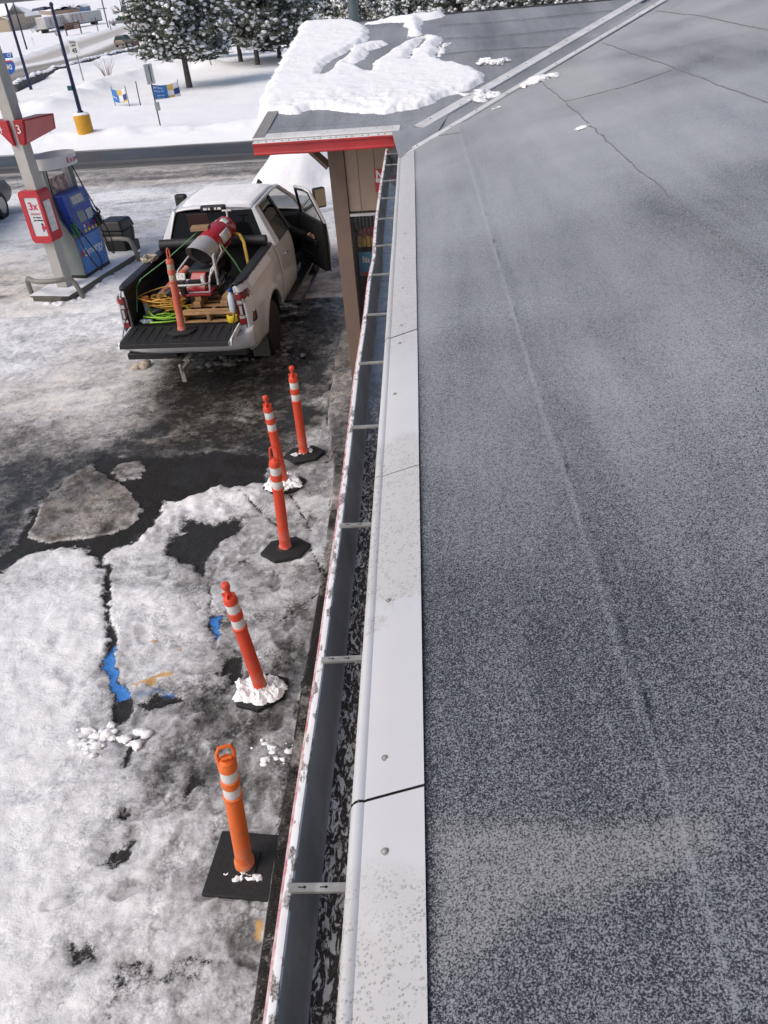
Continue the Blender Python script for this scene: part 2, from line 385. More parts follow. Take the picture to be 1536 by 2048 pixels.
def P(pts, ox=0, oy=0, sc=1.0):             # photo pixels -> ground polygon
    return [tuple(atz(ox+x/sc, oy+y/sc))[:2] for x, y in pts]
Z7 = (0, 640, 2.743); Z6 = (0, 1150, 2.731)
def near_lot():
    ys = [0.35]
    while ys[-1] < 14.2: ys.append(ys[-1]+.011+.0026*ys[-1])
    ys = np.array(ys); xs = np.arange(-10.2, -.02, .024)
    X, Y = np.meshgrid(xs, ys)
    wx = X+.10*(fbm(X*3, Y*3, 4, 3)-.5)+.12*(fbm(X*10, Y*10, 4, 5)-.5)
    wy = Y+.14*(fbm(X*3, Y*3, 4, 9)-.5)+.14*(fbm(X*10, Y*10, 4, 8)-.5)
    snow = np.full(X.shape, .95); tone = np.full(X.shape, .84); tan = np.zeros(X.shape); wet = np.zeros(X.shape)
    paint = np.zeros(X.shape); yel = np.zeros(X.shape)
    def inside(poly, soft=.08): return 1-sst(-soft, soft, poly_sd(wx, wy, poly))
    big = fbm(X*.7, Y*.7, 4, 21); mid = fbm(X*2.3, Y*2.3, 5, 31)
    # grey trodden zone near the building, brighter snow to the left
    w = sst(-3.6, -1.6, X+.5*(mid-.5)*2)
    tone += .12*(1-w); tone -= .28*w
    tone += .14*(big-.5)+.34*(mid-.5)
    tone += .10*sst(3.2, 1.5, Y)
    for px_, py_, rx_, ry_, dl in ((120, 1750, 1.1, 1.0, .16), (60, 1350, 1.0, 1.2, .17), (330, 1900, .7, .5, .10), (100, 2000, .9, .5, .12), (300, 1640, .45, .35, .08), (620, 1100, .35, .8, .14), (430, 1020, .7, .35, .12), (330, 1250, .45, .35, .09),
            (560, 1560, .28, .7, -.20), (600, 1300, .22, .7, -.20), (250, 1320, .16, .6, -.24), (200, 1420, .3, .35, -.14), (330, 1480, .5, .25, -.16), (430, 1420, .35, .3, -.15), (290, 1560, .3, .2, -.12), (400, 1560, .35, .18, -.22), (250, 1640, .18, .14, -.25), (480, 1960, .3, .35, -.17), (180, 1900, .26, .14, -.28), (590, 1160, .22, .3, -.12), (640, 1160, .15, .3, -.16), (290, 1140, .4, .3, -.10), (60, 1170, 1.2, .25, -.22), (380, 1150, .3, .3, -.14), (470, 1800, .16, .3, -.14)):
        g_ = atz(px_, py_); tone += dl*np.exp(-(((wx-g_.x)/rx_)**2+((wy-g_.y)/ry_)**2))
    # zone of ice behind the truck: brown-grey and darker towards the building
    ice = inside(P([(0, 330), (200, 330), (400, 130), (640, 130), (760, 250), (1000, 250), (1560, 200), (1700, 500), (1560, 760), (1300, 735), (640, 770), (560, 820), (420, 850), (300, 940), (0, 1050), (-200, 1100), (-200, 500)], *Z7), .45)
    tone = tone*(1-ice)+ice*(.40+.62*(mid-.5)+.35*(big-.5)); tan = np.maximum(tan, ice*.6); wet = np.maximum(wet, ice*sst(.55, .66, fbm(X*1.3, Y*2.6, 4, 23))*.7)
    dark = inside(P([(800, 300), (1000, 260), (1300, 150), (1750, 100), (1750, 560), (1500, 740), (1300, 735), (1100, 740), (900, 760), (760, 780), (640, 760), (720, 640), (860, 560), (960, 480), (820, 420)], *Z7), .30)
    tone = tone*(1-dark)+dark*(-.02+.55*(mid-.5)); snow -= dark*.30; tan = np.maximum(tan, dark*.8); tone += dark*.30*sst(.52, .66, fbm(X*1.6, Y*4.0+X, 5, 29)); wet = np.maximum(wet, dark*sst(.38, .55, big+.1)*.95)
    ldark = inside(P([(-300, 800), (0, 800), (120, 775), (300, 765), (540, 710), (640, 720), (560, 800), (420, 845), (330, 900), (250, 980), (150, 1080), (90, 1240), (0, 1300), (-300, 1400)], *Z7), .10)
    tone = tone*(1-ldark)+ldark*(.08+.5*(mid-.5)+.25*sst(.55, .68, fbm(X*1.6, Y*3.4, 5, 39))); tan = np.maximum(tan, ldark*.6); wet = np.maximum(wet, ldark*.85)
    # under and behind the truck
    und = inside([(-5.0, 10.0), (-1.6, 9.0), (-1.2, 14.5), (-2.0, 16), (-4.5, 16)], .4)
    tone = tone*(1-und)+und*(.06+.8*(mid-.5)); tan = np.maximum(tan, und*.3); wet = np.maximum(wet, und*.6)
    # bare wet asphalt
    A = [P([(640, 765), (850, 755), (1300, 735), (1470, 755), (1490, 900), (1300, 920), (1200, 930), (1010, 1000), (900, 1000), (890, 1060), (760, 1230), (620, 1260), (575, 1300), (605, 1430), (560, 1430), (540, 1310), (470, 1255), (250, 1262), (120, 1310), (0, 1400), (-300, 1500), (-300, 1350), (0, 1290), (90, 1240), (150, 1090), (250, 980), (320, 920), (420, 840), (520, 800), (590, 740)], *Z7),
         P([(1000, 1110), (1180, 1130), (1340, 1105), (1310, 1180), (1200, 1230), (1140, 1290), (1120, 1390), (1000, 1340), (900, 1300), (930, 1200), (1000, 1170)], *Z7),
         P([(556, -20), (604, -20), (608, 90), (592, 200), (622, 330), (655, 470), (665, 590), (740, 680), (738, 760), (662, 845), (625, 800), (622, 690), (596, 500), (585, 440), (572, 310), (563, 150)], *Z6),
         P([(775, 720), (860, 680), (985, 660), (960, 700), (860, 735)], *Z6),
         P([(1128, 70), (1140, 80), (1156, 220), (1212, 228), (1212, 300), (1195, 380), (1215, 430), (1205, 440), (1172, 360), (1146, 230)], *Z6),
         P([(1225, 480), (1330, 470), (1340, 540), (1300, 600), (1250, 600)], *Z6),
         P([(690, 905), (790, 880), (760, 960), (720, 1060), (690, 1040)], *Z6),
         P([(640, 1330), (700, 1275), (726, 1330), (690, 1370)], *Z6),
         P([(540, 1600), (620, 1560), (700, 1430), (745, 1440), (720, 1530), (640, 1600)], *Z6),
         P([(1040, 1100), (1140, 1090), (1150, 1200), (1080, 1180), (980, 1260), (990, 1200)], *Z6),
         P([(400, 2030), (490, 1990), (560, 2010), (560, 2060), (420, 2080)], *Z6)]
    bare = np.zeros(X.shape)
    for k, a in enumerate(A): bare = np.maximum(bare, inside(a, .12 if k < 2 else .07)*(1 if k < 5 else .85))
    isl = inside(P([(430, 835), (520, 805), (545, 850), (640, 900), (710, 940), (765, 1060), (745, 1120), (600, 1192), (400, 1212), (250, 1225), (165, 1190), (230, 1010), (330, 930)], *Z7), .05)
    isl2 = inside(P([(590, 850), (640, 800), (780, 770), (800, 830), (760, 880), (700, 890)], *Z7), .08)*.8
    isl = np.maximum(isl, isl2)
    bare = bare*(1-isl); ldark = ldark*(1-isl)
    tone = tone*(1-isl)+isl*(.54+.6*(mid-.5)); tan = np.maximum(tan, isl*.9); wet *= (1-isl)
    for k, a in enumerate(A[1:]): f_ = inside(a, .16)*(1-bare); tone -= .30*f_
    edge_g = inside(A[0], .35)*(1-bare)
    tone -= .22*edge_g; tan = np.maximum(tan, edge_g*.5)
    snow = snow*(1-bare)
    wet = np.maximum(wet, bare*.55*sst(.45, .6, fbm(X*1.7, Y*1.7, 4, 27)+.05))
    # small pits where the surface shows through
    pits = fbm(X*3.7, Y*3.7, 5, 71)
    snow -= .42*sst(.63, .74, pits)*w*(1-ice)
    tone -= .16*sst(.56, .70, pits)*w
    # footprints
    fp = np.zeros(X.shape); rim = np.zeros(X.shape)
    rr = random.Random(5)
    for k in range(170):
        g_ = atz(rr.gauss(420, 130), rr.uniform(1000, 1980)); cx, cy = g_.x, g_.y; a = rr.gauss(1.3, .7)
        dx = (X-cx)*math.cos(a)+(Y-cy)*math.sin(a); dy = -(X-cx)*math.sin(a)+(Y-cy)*math.cos(a)
        d = (dx/.15)**2+(dy/.062)**2
        d = d*(.75+.5*vnoise(X*14, Y*14, k)); fp = np.maximum(fp, sst(1.15, .75, d)*rr.uniform(.35, 1)); rim = np.maximum(rim, np.exp(-((d-1.45)/.3)**2)*rr.uniform(0, 1))
    tone -= .19*fp*(.6+.8*mid)*(1-bare); tone += .07*rim
    # tyre streaks beyond the truck
    st = fbm((X+.1*Y)*1.2, (Y-.1*X)*.22+X*.0, 5, 44)
    far = sst(8.8, 10.4, Y+.35*(X+6))*sst(-3.2, -5.0, X)
    tone = tone*(1-far*.9)+far*.9*(.92+.5*(fbm(X*1.1+Y*.3, Y*3.2-X*1.2, 5, 46)-.5)); 
    tone -= .10*far*sst(.5, .65, st)
    # paint of the accessible bay
    def pnt(arr, poly, amt, soft=.03): np.maximum(arr, inside(poly, soft)*amt, out=arr)
    pnt(paint, P([(620, 380), (632, 380), (652, 450), (662, 590), (738, 680), (626, 682), (600, 500), (590, 450)], *Z6), 1.0)
    pnt(paint, P([(1146, 228), (1212, 226), (1212, 300), (1190, 378), (1174, 362)], *Z6), 1.0)
    pnt(paint, P([(740, 640), (850, 630), (960, 622), (960, 665), (760, 690)], *Z6), .62)
    pnt(paint, P([(720, 520), (860, 480), (900, 560), (760, 590)], *Z6), .34, .08)
    snow -= .35*np.clip(paint-.5, 0, 1)
    for pl in ([(690, 590), (770, 595), (860, 570), (940, 545), (950, 570), (860, 605), (760, 620)], [(805, 395), (860, 390), (865, 415), (815, 420)], [(930, 445), (985, 440), (985, 462), (940, 465)], [(650, 565), (675, 570), (680, 600), (655, 590)]):
        pnt(yel, P(pl, *Z6), .9, .03)
    pnt(yel, [tuple(atz(x, y))[:2] for x, y in ((500, 1850), (520, 1840), (532, 1862), (515, 1885))], .8, .03)
    # concrete walk with joints beside the building: dirty ice
    kb = [tuple(atz(x, y))[:2] for x, y in ((503, 2048), (562, 1630), (628, 1240), (652, 1090), (668, 960), (655, 840), (668, 740), (690, 640))]
    walk = X > np.interp(Y, [k[1] for k in kb], [k[0] for k in kb])
    wf = sst(0, .03, X-np.interp(Y, [k[1] for k in kb], [k[0] for k in kb]))
    near_w = wf*sst(6.3, 5.2, Y)
    snow = snow*(1-near_w)+near_w*(.36+1.3*(mid-.5)); tone -= .22*near_w; tan = np.maximum(tan, near_w*.7); 
    farw = wf*(1-sst(6.3, 5.2, Y))
    snow = snow*(1-farw)+farw*.95; tone = tone*(1-farw)+farw*(.30+.7*(mid-.5)); tan = np.maximum(tan, farw*.6); wet = np.maximum(wet, farw*sst(.5, .6, big)*.8)
    # joints in the slab
    J = np.zeros(X.shape)
    for pl in ([(478, 985), (530, 1035), (580, 1080)], [(575, 985), (625, 1065)], [(618, 1095), (660, 1180)], [(655, 830), (705, 790)], [(650, 930), (690, 905)], [(560, 1245), (640, 1190)]):
        pts = [tuple(atz(x, y))[:2] for x, y in pl]; J = np.maximum(J, 1-sst(.003, .015, line_d(wx*.3+X*.7, wy*.3+Y*.7, pts)))
    snow = snow*(1-J*.8)
    k2 = 1-sst(.0, .05, np.abs(X-np.interp(Y, [k[1] for k in kb], [k[0] for k in kb])))
    snow -= .5*k2*sst(.42, .58, mid)
    lump = fbm(X*6, Y*6, 5, 81); lump2 = fbm(X*16, Y*16, 4, 83)
    cover = sst(.4, .6, snow)
    Z = cover*(.018+.050*(lump-.35)*(1-ice*.75)+.020*(lump2-.5)*(1-ice*.6)) - .024*fp*cover + .010*rim*cover + .02*(big-.5)*cover
    Z -= .012*sst(.6, .75, pits)*cover*w
    ch = inside(P([(860, 1000), (1010, 990), (1200, 920), (1330, 930), (1480, 900), (1500, 960), (1340, 1090), (1180, 1120), (1010, 1010), (900, 1190), (760, 1240), (780, 1220), (890, 1070)], *Z7), .12)*cover
    Z += ch*.075*np.clip(fbm(X*5, Y*5, 5, 88)-.30, 0, 1)*1.6; tone += .16*ch
    Z += .01
    Z += .10*wf
    Z = Z*(1-sst(13.5, 14.1, Y))+(-.02)*sst(13.5, 14.1, Y)
    tone = np.clip(tone, 0, 1.05)
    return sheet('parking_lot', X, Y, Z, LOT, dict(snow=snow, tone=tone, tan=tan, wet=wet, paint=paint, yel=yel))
tag(near_lot(), kind='structure')

def far_lot():
    ys = [13.3]
    while ys[-1] < 34: ys.append(ys[-1]+.05+.003*(ys[-1]-13))
    ys = np.array(ys); xs = np.arange(-34, 4.0, .10)
    X, Y = np.meshgrid(xs, ys)
    q = Y+.11*(X+10)                                    # runs along the frontage road
    mid = fbm(X*.9, Y*1.9, 5, 12); big = fbm(X*.25, Y*.4, 4, 14); st = fbm(X*.25, q*2.2, 5, 15)
    tone = .95+.42*(mid-.5)+.15*(big-.5)
    tone -= .35*sst(.5, .62, fbm(X*.5+Y*.4, q*1.9-X*.5, 5, 17))*.6
    br = sst(24.2, 25.6, q)*(1-sst(28.0, 29.2, q))      # brown slush by the road
    tone = tone*(1-br)+br*(.50+1.0*(st-.5)); tan = br*.85
    tan = np.maximum(tan, .4*sst(.55, .7, big))
    br2 = sst(23.0, 24.0, q)*(1-sst(24.0, 25.0, q)); tone += .1*br2
    wet = np.zeros(X.shape); z0 = np.zeros(X.shape)
    snow = np.full(X.shape, .95)
    # wheel-darkened area around the pumps
    d = np.hypot((X+9.6)/2.2, (Y-15.6)/1.4); tone -= .35*(1-sst(.6, 1.4, d))*sst(.4, .6, mid); tan = np.maximum(tan, .8*(1-sst(.6, 1.4, d)))
    u = np.hypot((X+2.2)/1.3, (Y-15.0)/2.0); tone -= .4*(1-sst(.5, 1.2, u))*sst(.35, .6, mid)
    Z = .01+.05*(fbm(X*3, Y*3, 4, 18)-.4)+.05*(big-.5)
    Z = (Z+.03)*(1-sst(27.4, 28.4, q)) + (-.06)*sst(27.4, 28.6, q)
    f0 = sst(13.45, 14.0, Y); Z = Z*f0-.04*(1-f0)
    return sheet('parking_lot', X, Y, Z, LOT, dict(snow=snow, tone=np.clip(tone, 0, 1.05), tan=tan, wet=wet, paint=z0, yel=z0))
tag(far_lot(), kind='structure')

# frontage road: wet asphalt with slush stripes
def road_material(name, lanes):
    t = NT(name); v = t.attr('v')
    n = t.noise(1.3, 6, .6); m = t.mapped((.12, 2.4, 1)); s = t.noise(2.2, 6, .65, m); n3 = t.noise(30, 4, .6)
    e = t.math('ADD', v, t.math('MULTIPLY', t.math('SUBTRACT', s, .5), .26))
    e = t.math('ADD', e, t.math('MULTIPLY', t.math('SUBTRACT', n3, .5), .06))
    col = t.ramp(e, lanes[0])
    col = t.mix(t.ramp(n, [(.45, 0), (.75, .22)]), col, lanes[2])
    t.set('Base Color', col); t.set('Roughness', t.ramp(e, lanes[1])); t.bump(n3, .4, .02)
    return t.mat
FR = road_material('wet_road', ([(.0, (.42, .40, .38)), (.10, (.09, .085, .08)), (.22, (.05, .048, .048)), (.34, (.11, .105, .10)), (.42, (.022, .023, .026)), (.80, (.030, .031, .035)), (.92, (.09, .088, .085)), (1, (.5, .5, .5))],
                                [(0, .8), (.3, .7), (.45, .36), (.8, .42), (1, .8)], (.10, .095, .09)))
FR.node_tree.nodes['Principled BSDF'].inputs['Specular IOR Level'].default_value = .3
def strip(name, left, right, mat_, n_u, n_v, zfn, attr=True):
    X = np.zeros((n_v, n_u)); Y = X.copy(); Z = X.copy(); V = X.copy()
    L = np.array(left); Rr = np.array(right)
    for i in range(n_u):
        f = i/(n_u-1)
        a = np.array([np.interp(f, np.linspace(0, 1, len(L)), L[:, k]) for k in (0, 1)])
        b = np.array([np.interp(f, np.linspace(0, 1, len(Rr)), Rr[:, k]) for k in (0, 1)])
        for j in range(n_v):
            g = j/(n_v-1); p = a*(1-g)+b*g
            X[j, i], Y[j, i] = p; Z[j, i] = zfn(p[0], p[1], g); V[j, i] = g
    return sheet(name, X, Y, Z, mat_, dict(v=V))
fr = strip('frontage_road', [(-60, 33.3), (30, 23.4)], [(-60, 37.5), (30, 27.6)], FR, 90, 14, lambda x, y, g: .02+.02*math.sin(math.pi*g))
tag(fr, kind='structure')

# snow country beyond the road
def snow_material():
    t = NT('clean_snow')
    n = t.noise(.35, 6, .6); n2 = t.noise(3, 7, .65); n3 = t.noise(40, 4, .6); d = t.attr('dirt')
    e = t.math('ADD', d, t.math('MULTIPLY', t.math('SUBTRACT', n2, .5), 1.2))
    col = t.ramp(n, [(.3, (.88, .89, .91)), (.7, (.94, .945, .95))])
    col = t.mix(t.ramp(e, [(.4, 0), (.8, .75)]), col, (.36, .34, .31))
    t.set('Base Color', col); t.set('Roughness', .75); t.set('Subsurface Weight', 0.0)
    t.bump(t.math('ADD', n2, t.math('MULTIPLY', n3, .25)), .5, .05)
    return t.mat
SNOW = snow_material()
HWN = [tuple(ground(x, y))[:2] for x, y in ((28, 178), (120, 140), (270, 100), (400, 62))]     # near edge of the highway
HWF = [tuple(ground(x, y))[:2] for x, y in ((50, 117), (120, 92), (270, 45), (330, 24))]       # far edge
def ext(pts, a, b):
    p0, p1, q0, q1 = np.array(pts[0]), np.array(pts[1]), np.array(pts[-1]), np.array(pts[-2])
    d0 = (p0-p1)/np.linalg.norm(p0-p1); d1 = (q0-q1)/np.linalg.norm(q0-q1)
    return [tuple(p0+d0*a)]+list(pts)+[tuple(q0+d1*b)]
HWN = ext(HWN, 60, 120); HWF = ext(HWF, 110, 120)
def snow_field():
    ys = [28.2]
    while ys[-1] < 420: ys.append(ys[-1]+.10+.012*(ys[-1]-28))
    ys = np.array(ys); f = np.linspace(-1, 1, 420)
    Y = np.repeat(ys[:, None], len(f), 1); X = -10+f[None, :]*(26+1.05*(Y-28))
    q = Y+.11*(X+10)
    T = np.vectorize(tz)(Y)
    Z = T+.02+.25*(fbm(X*.12, Y*.12, 3, 51)-.5)+.06*(fbm(X*.7, Y*.7, 4, 52)-.5)
    berm = np.exp(-((q-34.7)/1.1)**2)
    Z += berm*(.10+.42*fbm(X*.9, Y*.9, 5, 53)); dirt = .20*berm*sst(.4, .6, fbm(X*1.4, Y*1.4, 4, 54))+.22*np.exp(-((q-33.9)/.5)**2)
    bl = [tuple(ground(x, y))[:2] for x, y in ((90, 218), (160, 196), (215, 172), (300, 150), (420, 138))]
    bd = line_d(X, Y, bl); Z += np.exp(-(bd/1.6)**2)*(.25+.55*fbm(X*.8, Y*.8, 5, 57)); dirt += .06*np.exp(-(bd/1.4)**2)
    road = sst(31.6, 33.4, q); Z = Z*road+(1-road)*(-.06)
    hp = HWN+HWF[::-1]; hd = poly_sd(X, Y, hp); Z -= .35*(1-sst(-.5, 1.2, hd))
    fb = np.exp(-((hd-1.6)/1.2)**2)*(Y > 70); Z += fb*.5*fbm(X*.5, Y*.5, 4, 58); dirt += fb*.16
    o = sheet('snow_field', X, Y, Z, SNOW, dict(dirt=dirt))
    return o
tag(snow_field(), kind='structure')
HW = road_material('highway_slush', ([(.0, (.22, .20, .18)), (.10, (.17, .15, .13)), (.2, (.34, .32, .295)), (.3, (.20, .18, .16)), (.38, (.42, .40, .38)), (.44, (.84, .84, .85)), (.58, (.80, .80, .80)), (.64, (.50, .475, .45)), (.84, (.44, .415, .385)), (1, (.75, .74, .73))],
                                     [(0, .6), (.5, .8), (1, .7)], (.3, .28, .26)))
hw = strip('highway', HWN, HWF, HW, 120, 24, lambda x, y, g: tz(y)+.02+.03*math.sin(math.pi*g))
tag(hw, kind='structure')
# base ground to the horizon
gm = MB()
Rr = [0, 15, 40, 70, 110, 160, 250, 420, 800, 1600, 3600]
n = 64
for r_ in Rr:
    for k in range(n):
        a = 2*math.pi*k/n; x, y = r_*math.cos(a), r_*math.sin(a)
        gm.v.append((x, y, tz(y)-.35+(0 if r_ < 800 else (r_-800)*.004)))
for i in range(len(Rr)-1):
    for k in range(n): gm.f.append((i*n+k, (i+1)*n+k, (i+1)*n+(k+1) % n, i*n+(k+1) % n)); gm.mi.append(0)
gm.f.append(tuple(range(n-1, -1, -1))); gm.f.pop()
g = build(gm, 'ground', SNOW); a = g.data.attributes.new('dirt', 'FLOAT', 'POINT'); tag(g, kind='structure')
# far hills
hm = MB()
hm.grid(90, 12, lambda u, v: (-2600+5200*u, 1500+1300*v, -4+ (v**1.3)*150*(.5+.9*float(fbm(u*7, v*2, 4, 91)))))
tag(build(hm, 'hills', SNOW), kind='structure')

# ================================================================== BUILDING
WHITE = mat('white_metal', (.70, .70, .70), .42, 0, .05, 3, dirt=(.42, .40, .37), dirtamt=.30, dscale=4)
RED = mat('red_paint', (.42, .022, .028), .38, 0, .12, 5, dirt=(.22, .04, .04), dirtamt=.25)
BEIGE = mat('beige_siding', (.36, .275, .21), .7, 0, .06, 4, .25, 60)
BROWN = mat('brown_trim', (.175, .125, .098), .65, 0, .08, 5, .25, 60)
GALV = mat('galvanised', (.20, .21, .22), .42, .35, .18, 2.5)
STEEL = mat('bright_steel', (.42, .41, .38), .45, .35, .2, 25, dirt=(.2, .19, .17), dirtamt=.3, dscale=20)
DARK = mat('dark_void', (.012, .012, .012), .8)
BLACK = mat('black_plastic', (.014, .014, .015), .45, 0, .2, 8)
RUB = mat('black_rubber', (.013, .013, .014), .72, 0, .25, 10, .3, 90)

def roof_material(name, wing_=False):
    t = NT(name)
    g1 = t.noise(250, 2, .6); g2 = t.noise(560, 1, .5); g3 = t.noise(85, 3, .65); big = t.noise(.9, 5, .6); st = t.noise(1.0, 6, .62, t.mapped((3.0, .30, 1)), .3)
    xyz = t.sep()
    # granules: light grey stone in dark bitumen
    g = t.math('ADD', t.math('MULTIPLY', g1, .56), t.math('MULTIPLY', g2, .34))
    g = t.math('ADD', g, t.math('ADD', t.math('MULTIPLY', g3, .20), -.045))
    dens = t.math('ADD', t.math('MULTIPLY', t.math('SUBTRACT', big, .5), .13), t.math('MULTIPLY', t.math('SUBTRACT', st, .5), .20))
    if not wing_:
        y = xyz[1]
        dens = t.math('ADD', dens, t.math('SUBTRACT', t.ramp(t.math('DIVIDE', t.math('ADD', y, 9.5), 14.0), [(.02, .105), (.06, .112), (.10, .108), (.16, .14), (.26, .175), (.42, .21), (.6, .25), (.9, .28)]), .10))  # paler granules farther along y stand in for brightening at grazing view
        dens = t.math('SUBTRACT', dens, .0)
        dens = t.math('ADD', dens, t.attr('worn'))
    else:
        dens = t.math('ADD', dens, .06)
    g = t.math('ADD', g, dens)
    col = t.ramp(g, [(.42, (.020, .023, .032)), (.495, (.080, .087, .102)), (.56, (.27, .287, .315)), (.75, (.43, .446, .466))])
    if not wing_: col = t.mix(t.math('MULTIPLY', t.attr('dust_far_tint'), .55), col, t.mix(1.0, col, (1.10, 1.03, .95), 'MULTIPLY'))
    stain = t.ramp(t.noise(.45, 5, .55, None, .5), [(.42, .80), (.6, 1.0)])
    col = t.mix(1.0, col, stain, 'MULTIPLY')
    t.set('Base Color', col); t.set('Roughness', .85); t.set('Specular IOR Level', .18)
    t.set('Sheen Weight', .34); t.set('Sheen Roughness', .32); t.set('Sheen Tint', (.92, .95, 1))
    t.bump(g, .6, .003)
    return t.mat
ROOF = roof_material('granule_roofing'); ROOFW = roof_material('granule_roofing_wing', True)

bld = thing('store_building', 'beige gas station store with grey granule roof, white metal eave edging and red gutter', 'building', (1.5, 9.5, 0))
def mz(x): return MZ0+MT*(x+.2)
XE = -.20
# valley line on the main plane: through the measured points
VA = Vector((.0, 8.40)); VD = Vector((2.95-.01, 12.5-8.40)); 
def valley(x): return VA.y+(x-VA.x)*VD.y/VD.x
uvr = on_wing(1012, 15); VR = uvr[1]                     # ridge of the wing
# main roof sheet (grid, ends on the valley)
def roofz(x, y):
    z = mz(x)+.006*(fbm(np.asarray(x)*1.3, np.asarray(y)*1.3, 3, 61)-.5)
    for xa in (.43, 1.40, 2.34, 3.3, 4.3): z = z-.004*sst(-.02, .02, np.asarray(x)-xa)
    return z
def main_roof():
    xs = np.concatenate([np.arange(-.17, .6, .012), np.arange(.6, 3.2, .06), np.arange(3.2, 7.6, .3)])
    nv = 420; X = np.repeat(xs[None, :], nv, 0); Y = np.zeros_like(X); 
    for i, x in enumerate(xs): Y[:, i] = -2.5+(valley(min(x, 3.6))+max(0, x-3.6)*.2+2.5)*np.linspace(0, 1, nv)**1.3
    Z = roofz(X, Y)
    # laps of the roll roofing: three courses, each a small step
    worn = np.zeros_like(X)
    sa = [on_main(*q) for q in ((930, 290), (1000, 530), (1080, 790), (1180, 1075), (1290, 1420), (1372, 1640), (1492, 2048))][::-1]
    sx_ = np.interp(Y, [q.y for q in sa], [q.x for q in sa])+.006*(fbm(Y*5, Y*0, 3, 2)-.5)
    worn += .060*sst(.010, .002, np.abs(X-sx_+.010))*(.45+.7*fbm(X*9, Y*6, 3, 63)) - .10*sst(.005, .001, np.abs(X-sx_-.008))*sst(.54, .66, fbm(X*3, Y*9, 4, 64))
    pp = [tuple(on_main(*q))[:2] for q in ((862, 1640), (1180, 1650), (1460, 1630), (1440, 1700), (1310, 1760), (1060, 1840), (960, 1930), (858, 1990))]
    worn += .055*sst(.02, -.04, poly_sd(X+.05*(fbm(X*9, Y*9, 3, 4)-.5), Y+.05*(fbm(X*9, Y*9, 3, 6)-.5), pp))
    worn -= .05*np.exp(-((X+.05)/.018)**2)
    worn -= .055*sst(.50, .60, fbm(X*.9+3, Y*.35, 4, 68))*sst(4.5, 7.0, Y)
    worn += .05*sst(.52, .66, fbm(X*1.1+2, Y*.55, 4, 67))*sst(5.5, 8.5, Y) - .045*sst(.50, .64, fbm(X*.75+5, Y*.55+X*.6, 4, 69))*sst(2.2, 5.0, Y)
    worn -= .05*sst(.50, .62, fbm(X*3.0, Y*.5, 4, 66))*sst(2.6, 1.6, Y)
    return sheet('main_roof', X-1.5, Y-9.5, Z, ROOF, dict(worn=worn, dust_far_tint=np.clip(sst(.02, -.04, poly_sd(X+.05*(fbm(X*9, Y*9, 3, 4)-.5), Y+.05*(fbm(X*9, Y*9, 3, 6)-.5), pp))+.5*sst(5, 9, Y), 0, 1)))  # dusty patch plus a warmer tint towards the far end
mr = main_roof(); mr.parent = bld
# seams: bitumen beads that squeeze out along the laps
SEAM = mat('bitumen_bead', (.17, .178, .19), .85, 0, .6, 60, .3, 60)
SEAML = mat('granule_bead', (.34, .35, .37), .9, 0, .5, 160)
def seam(pts_px, w, m_, seed, wig=.005, h=.0015):
    pts = [on_main(*p) for p in pts_px]; out = []; rr = random.Random(seed)
    for a, b in zip(pts[:-1], pts[1:]):
        n_ = max(3, int((b-a).length/.035))
        for k in range(n_): out.append(a.lerp(b, k/n_))
    m = MB(); vs = []
    for i, p in enumerate(out):
        t = (out[min(i+1, len(out)-1)]-out[max(0, i-1)]).normalized(); s = Vector((t.y, -t.x, 0))
        o_ = (float(vnoise(i*.22, seed, 3))-.5)*2*wig+(float(vnoise(i*.8, seed, 5))-.5)*wig*.8
        ww = w*(.45+1.0*float(vnoise(i*.5, seed, 9)))
        c = p+s*o_
        for k, hh in ((-1, -.004), (-.4, h), (.4, h), (1, -.004)):
            q = c+s*(ww*k); q.z = float(roofz(q.x, q.y))+hh+.0055; vs.append(q)
    fs = [(i*4+k, i*4+k+1, i*4+k+5, i*4+k+4) for i in range(len(out)-1) for k in range(3)]
    m.add(vs, fs); return build(m, 'roof_seam', m_, bld)
seam([(1084, 165), (1140, 212), (1255, 318), (1400, 445), (1545, 555)], .0032, SEAM, 3, .009)
seam([(1205, 85), (1330, 128), (1545, 208)], .0038, SEAM, 4, .009); seam([(1312, 20), (1400, 30), (1545, 60)], .004, SEAM, 5)
seam([(1128, 203), (1250, 172), (1356, 135)], .003, SEAM, 6); seam([(835, 278), (925, 266)], .004, SEAM, 7)
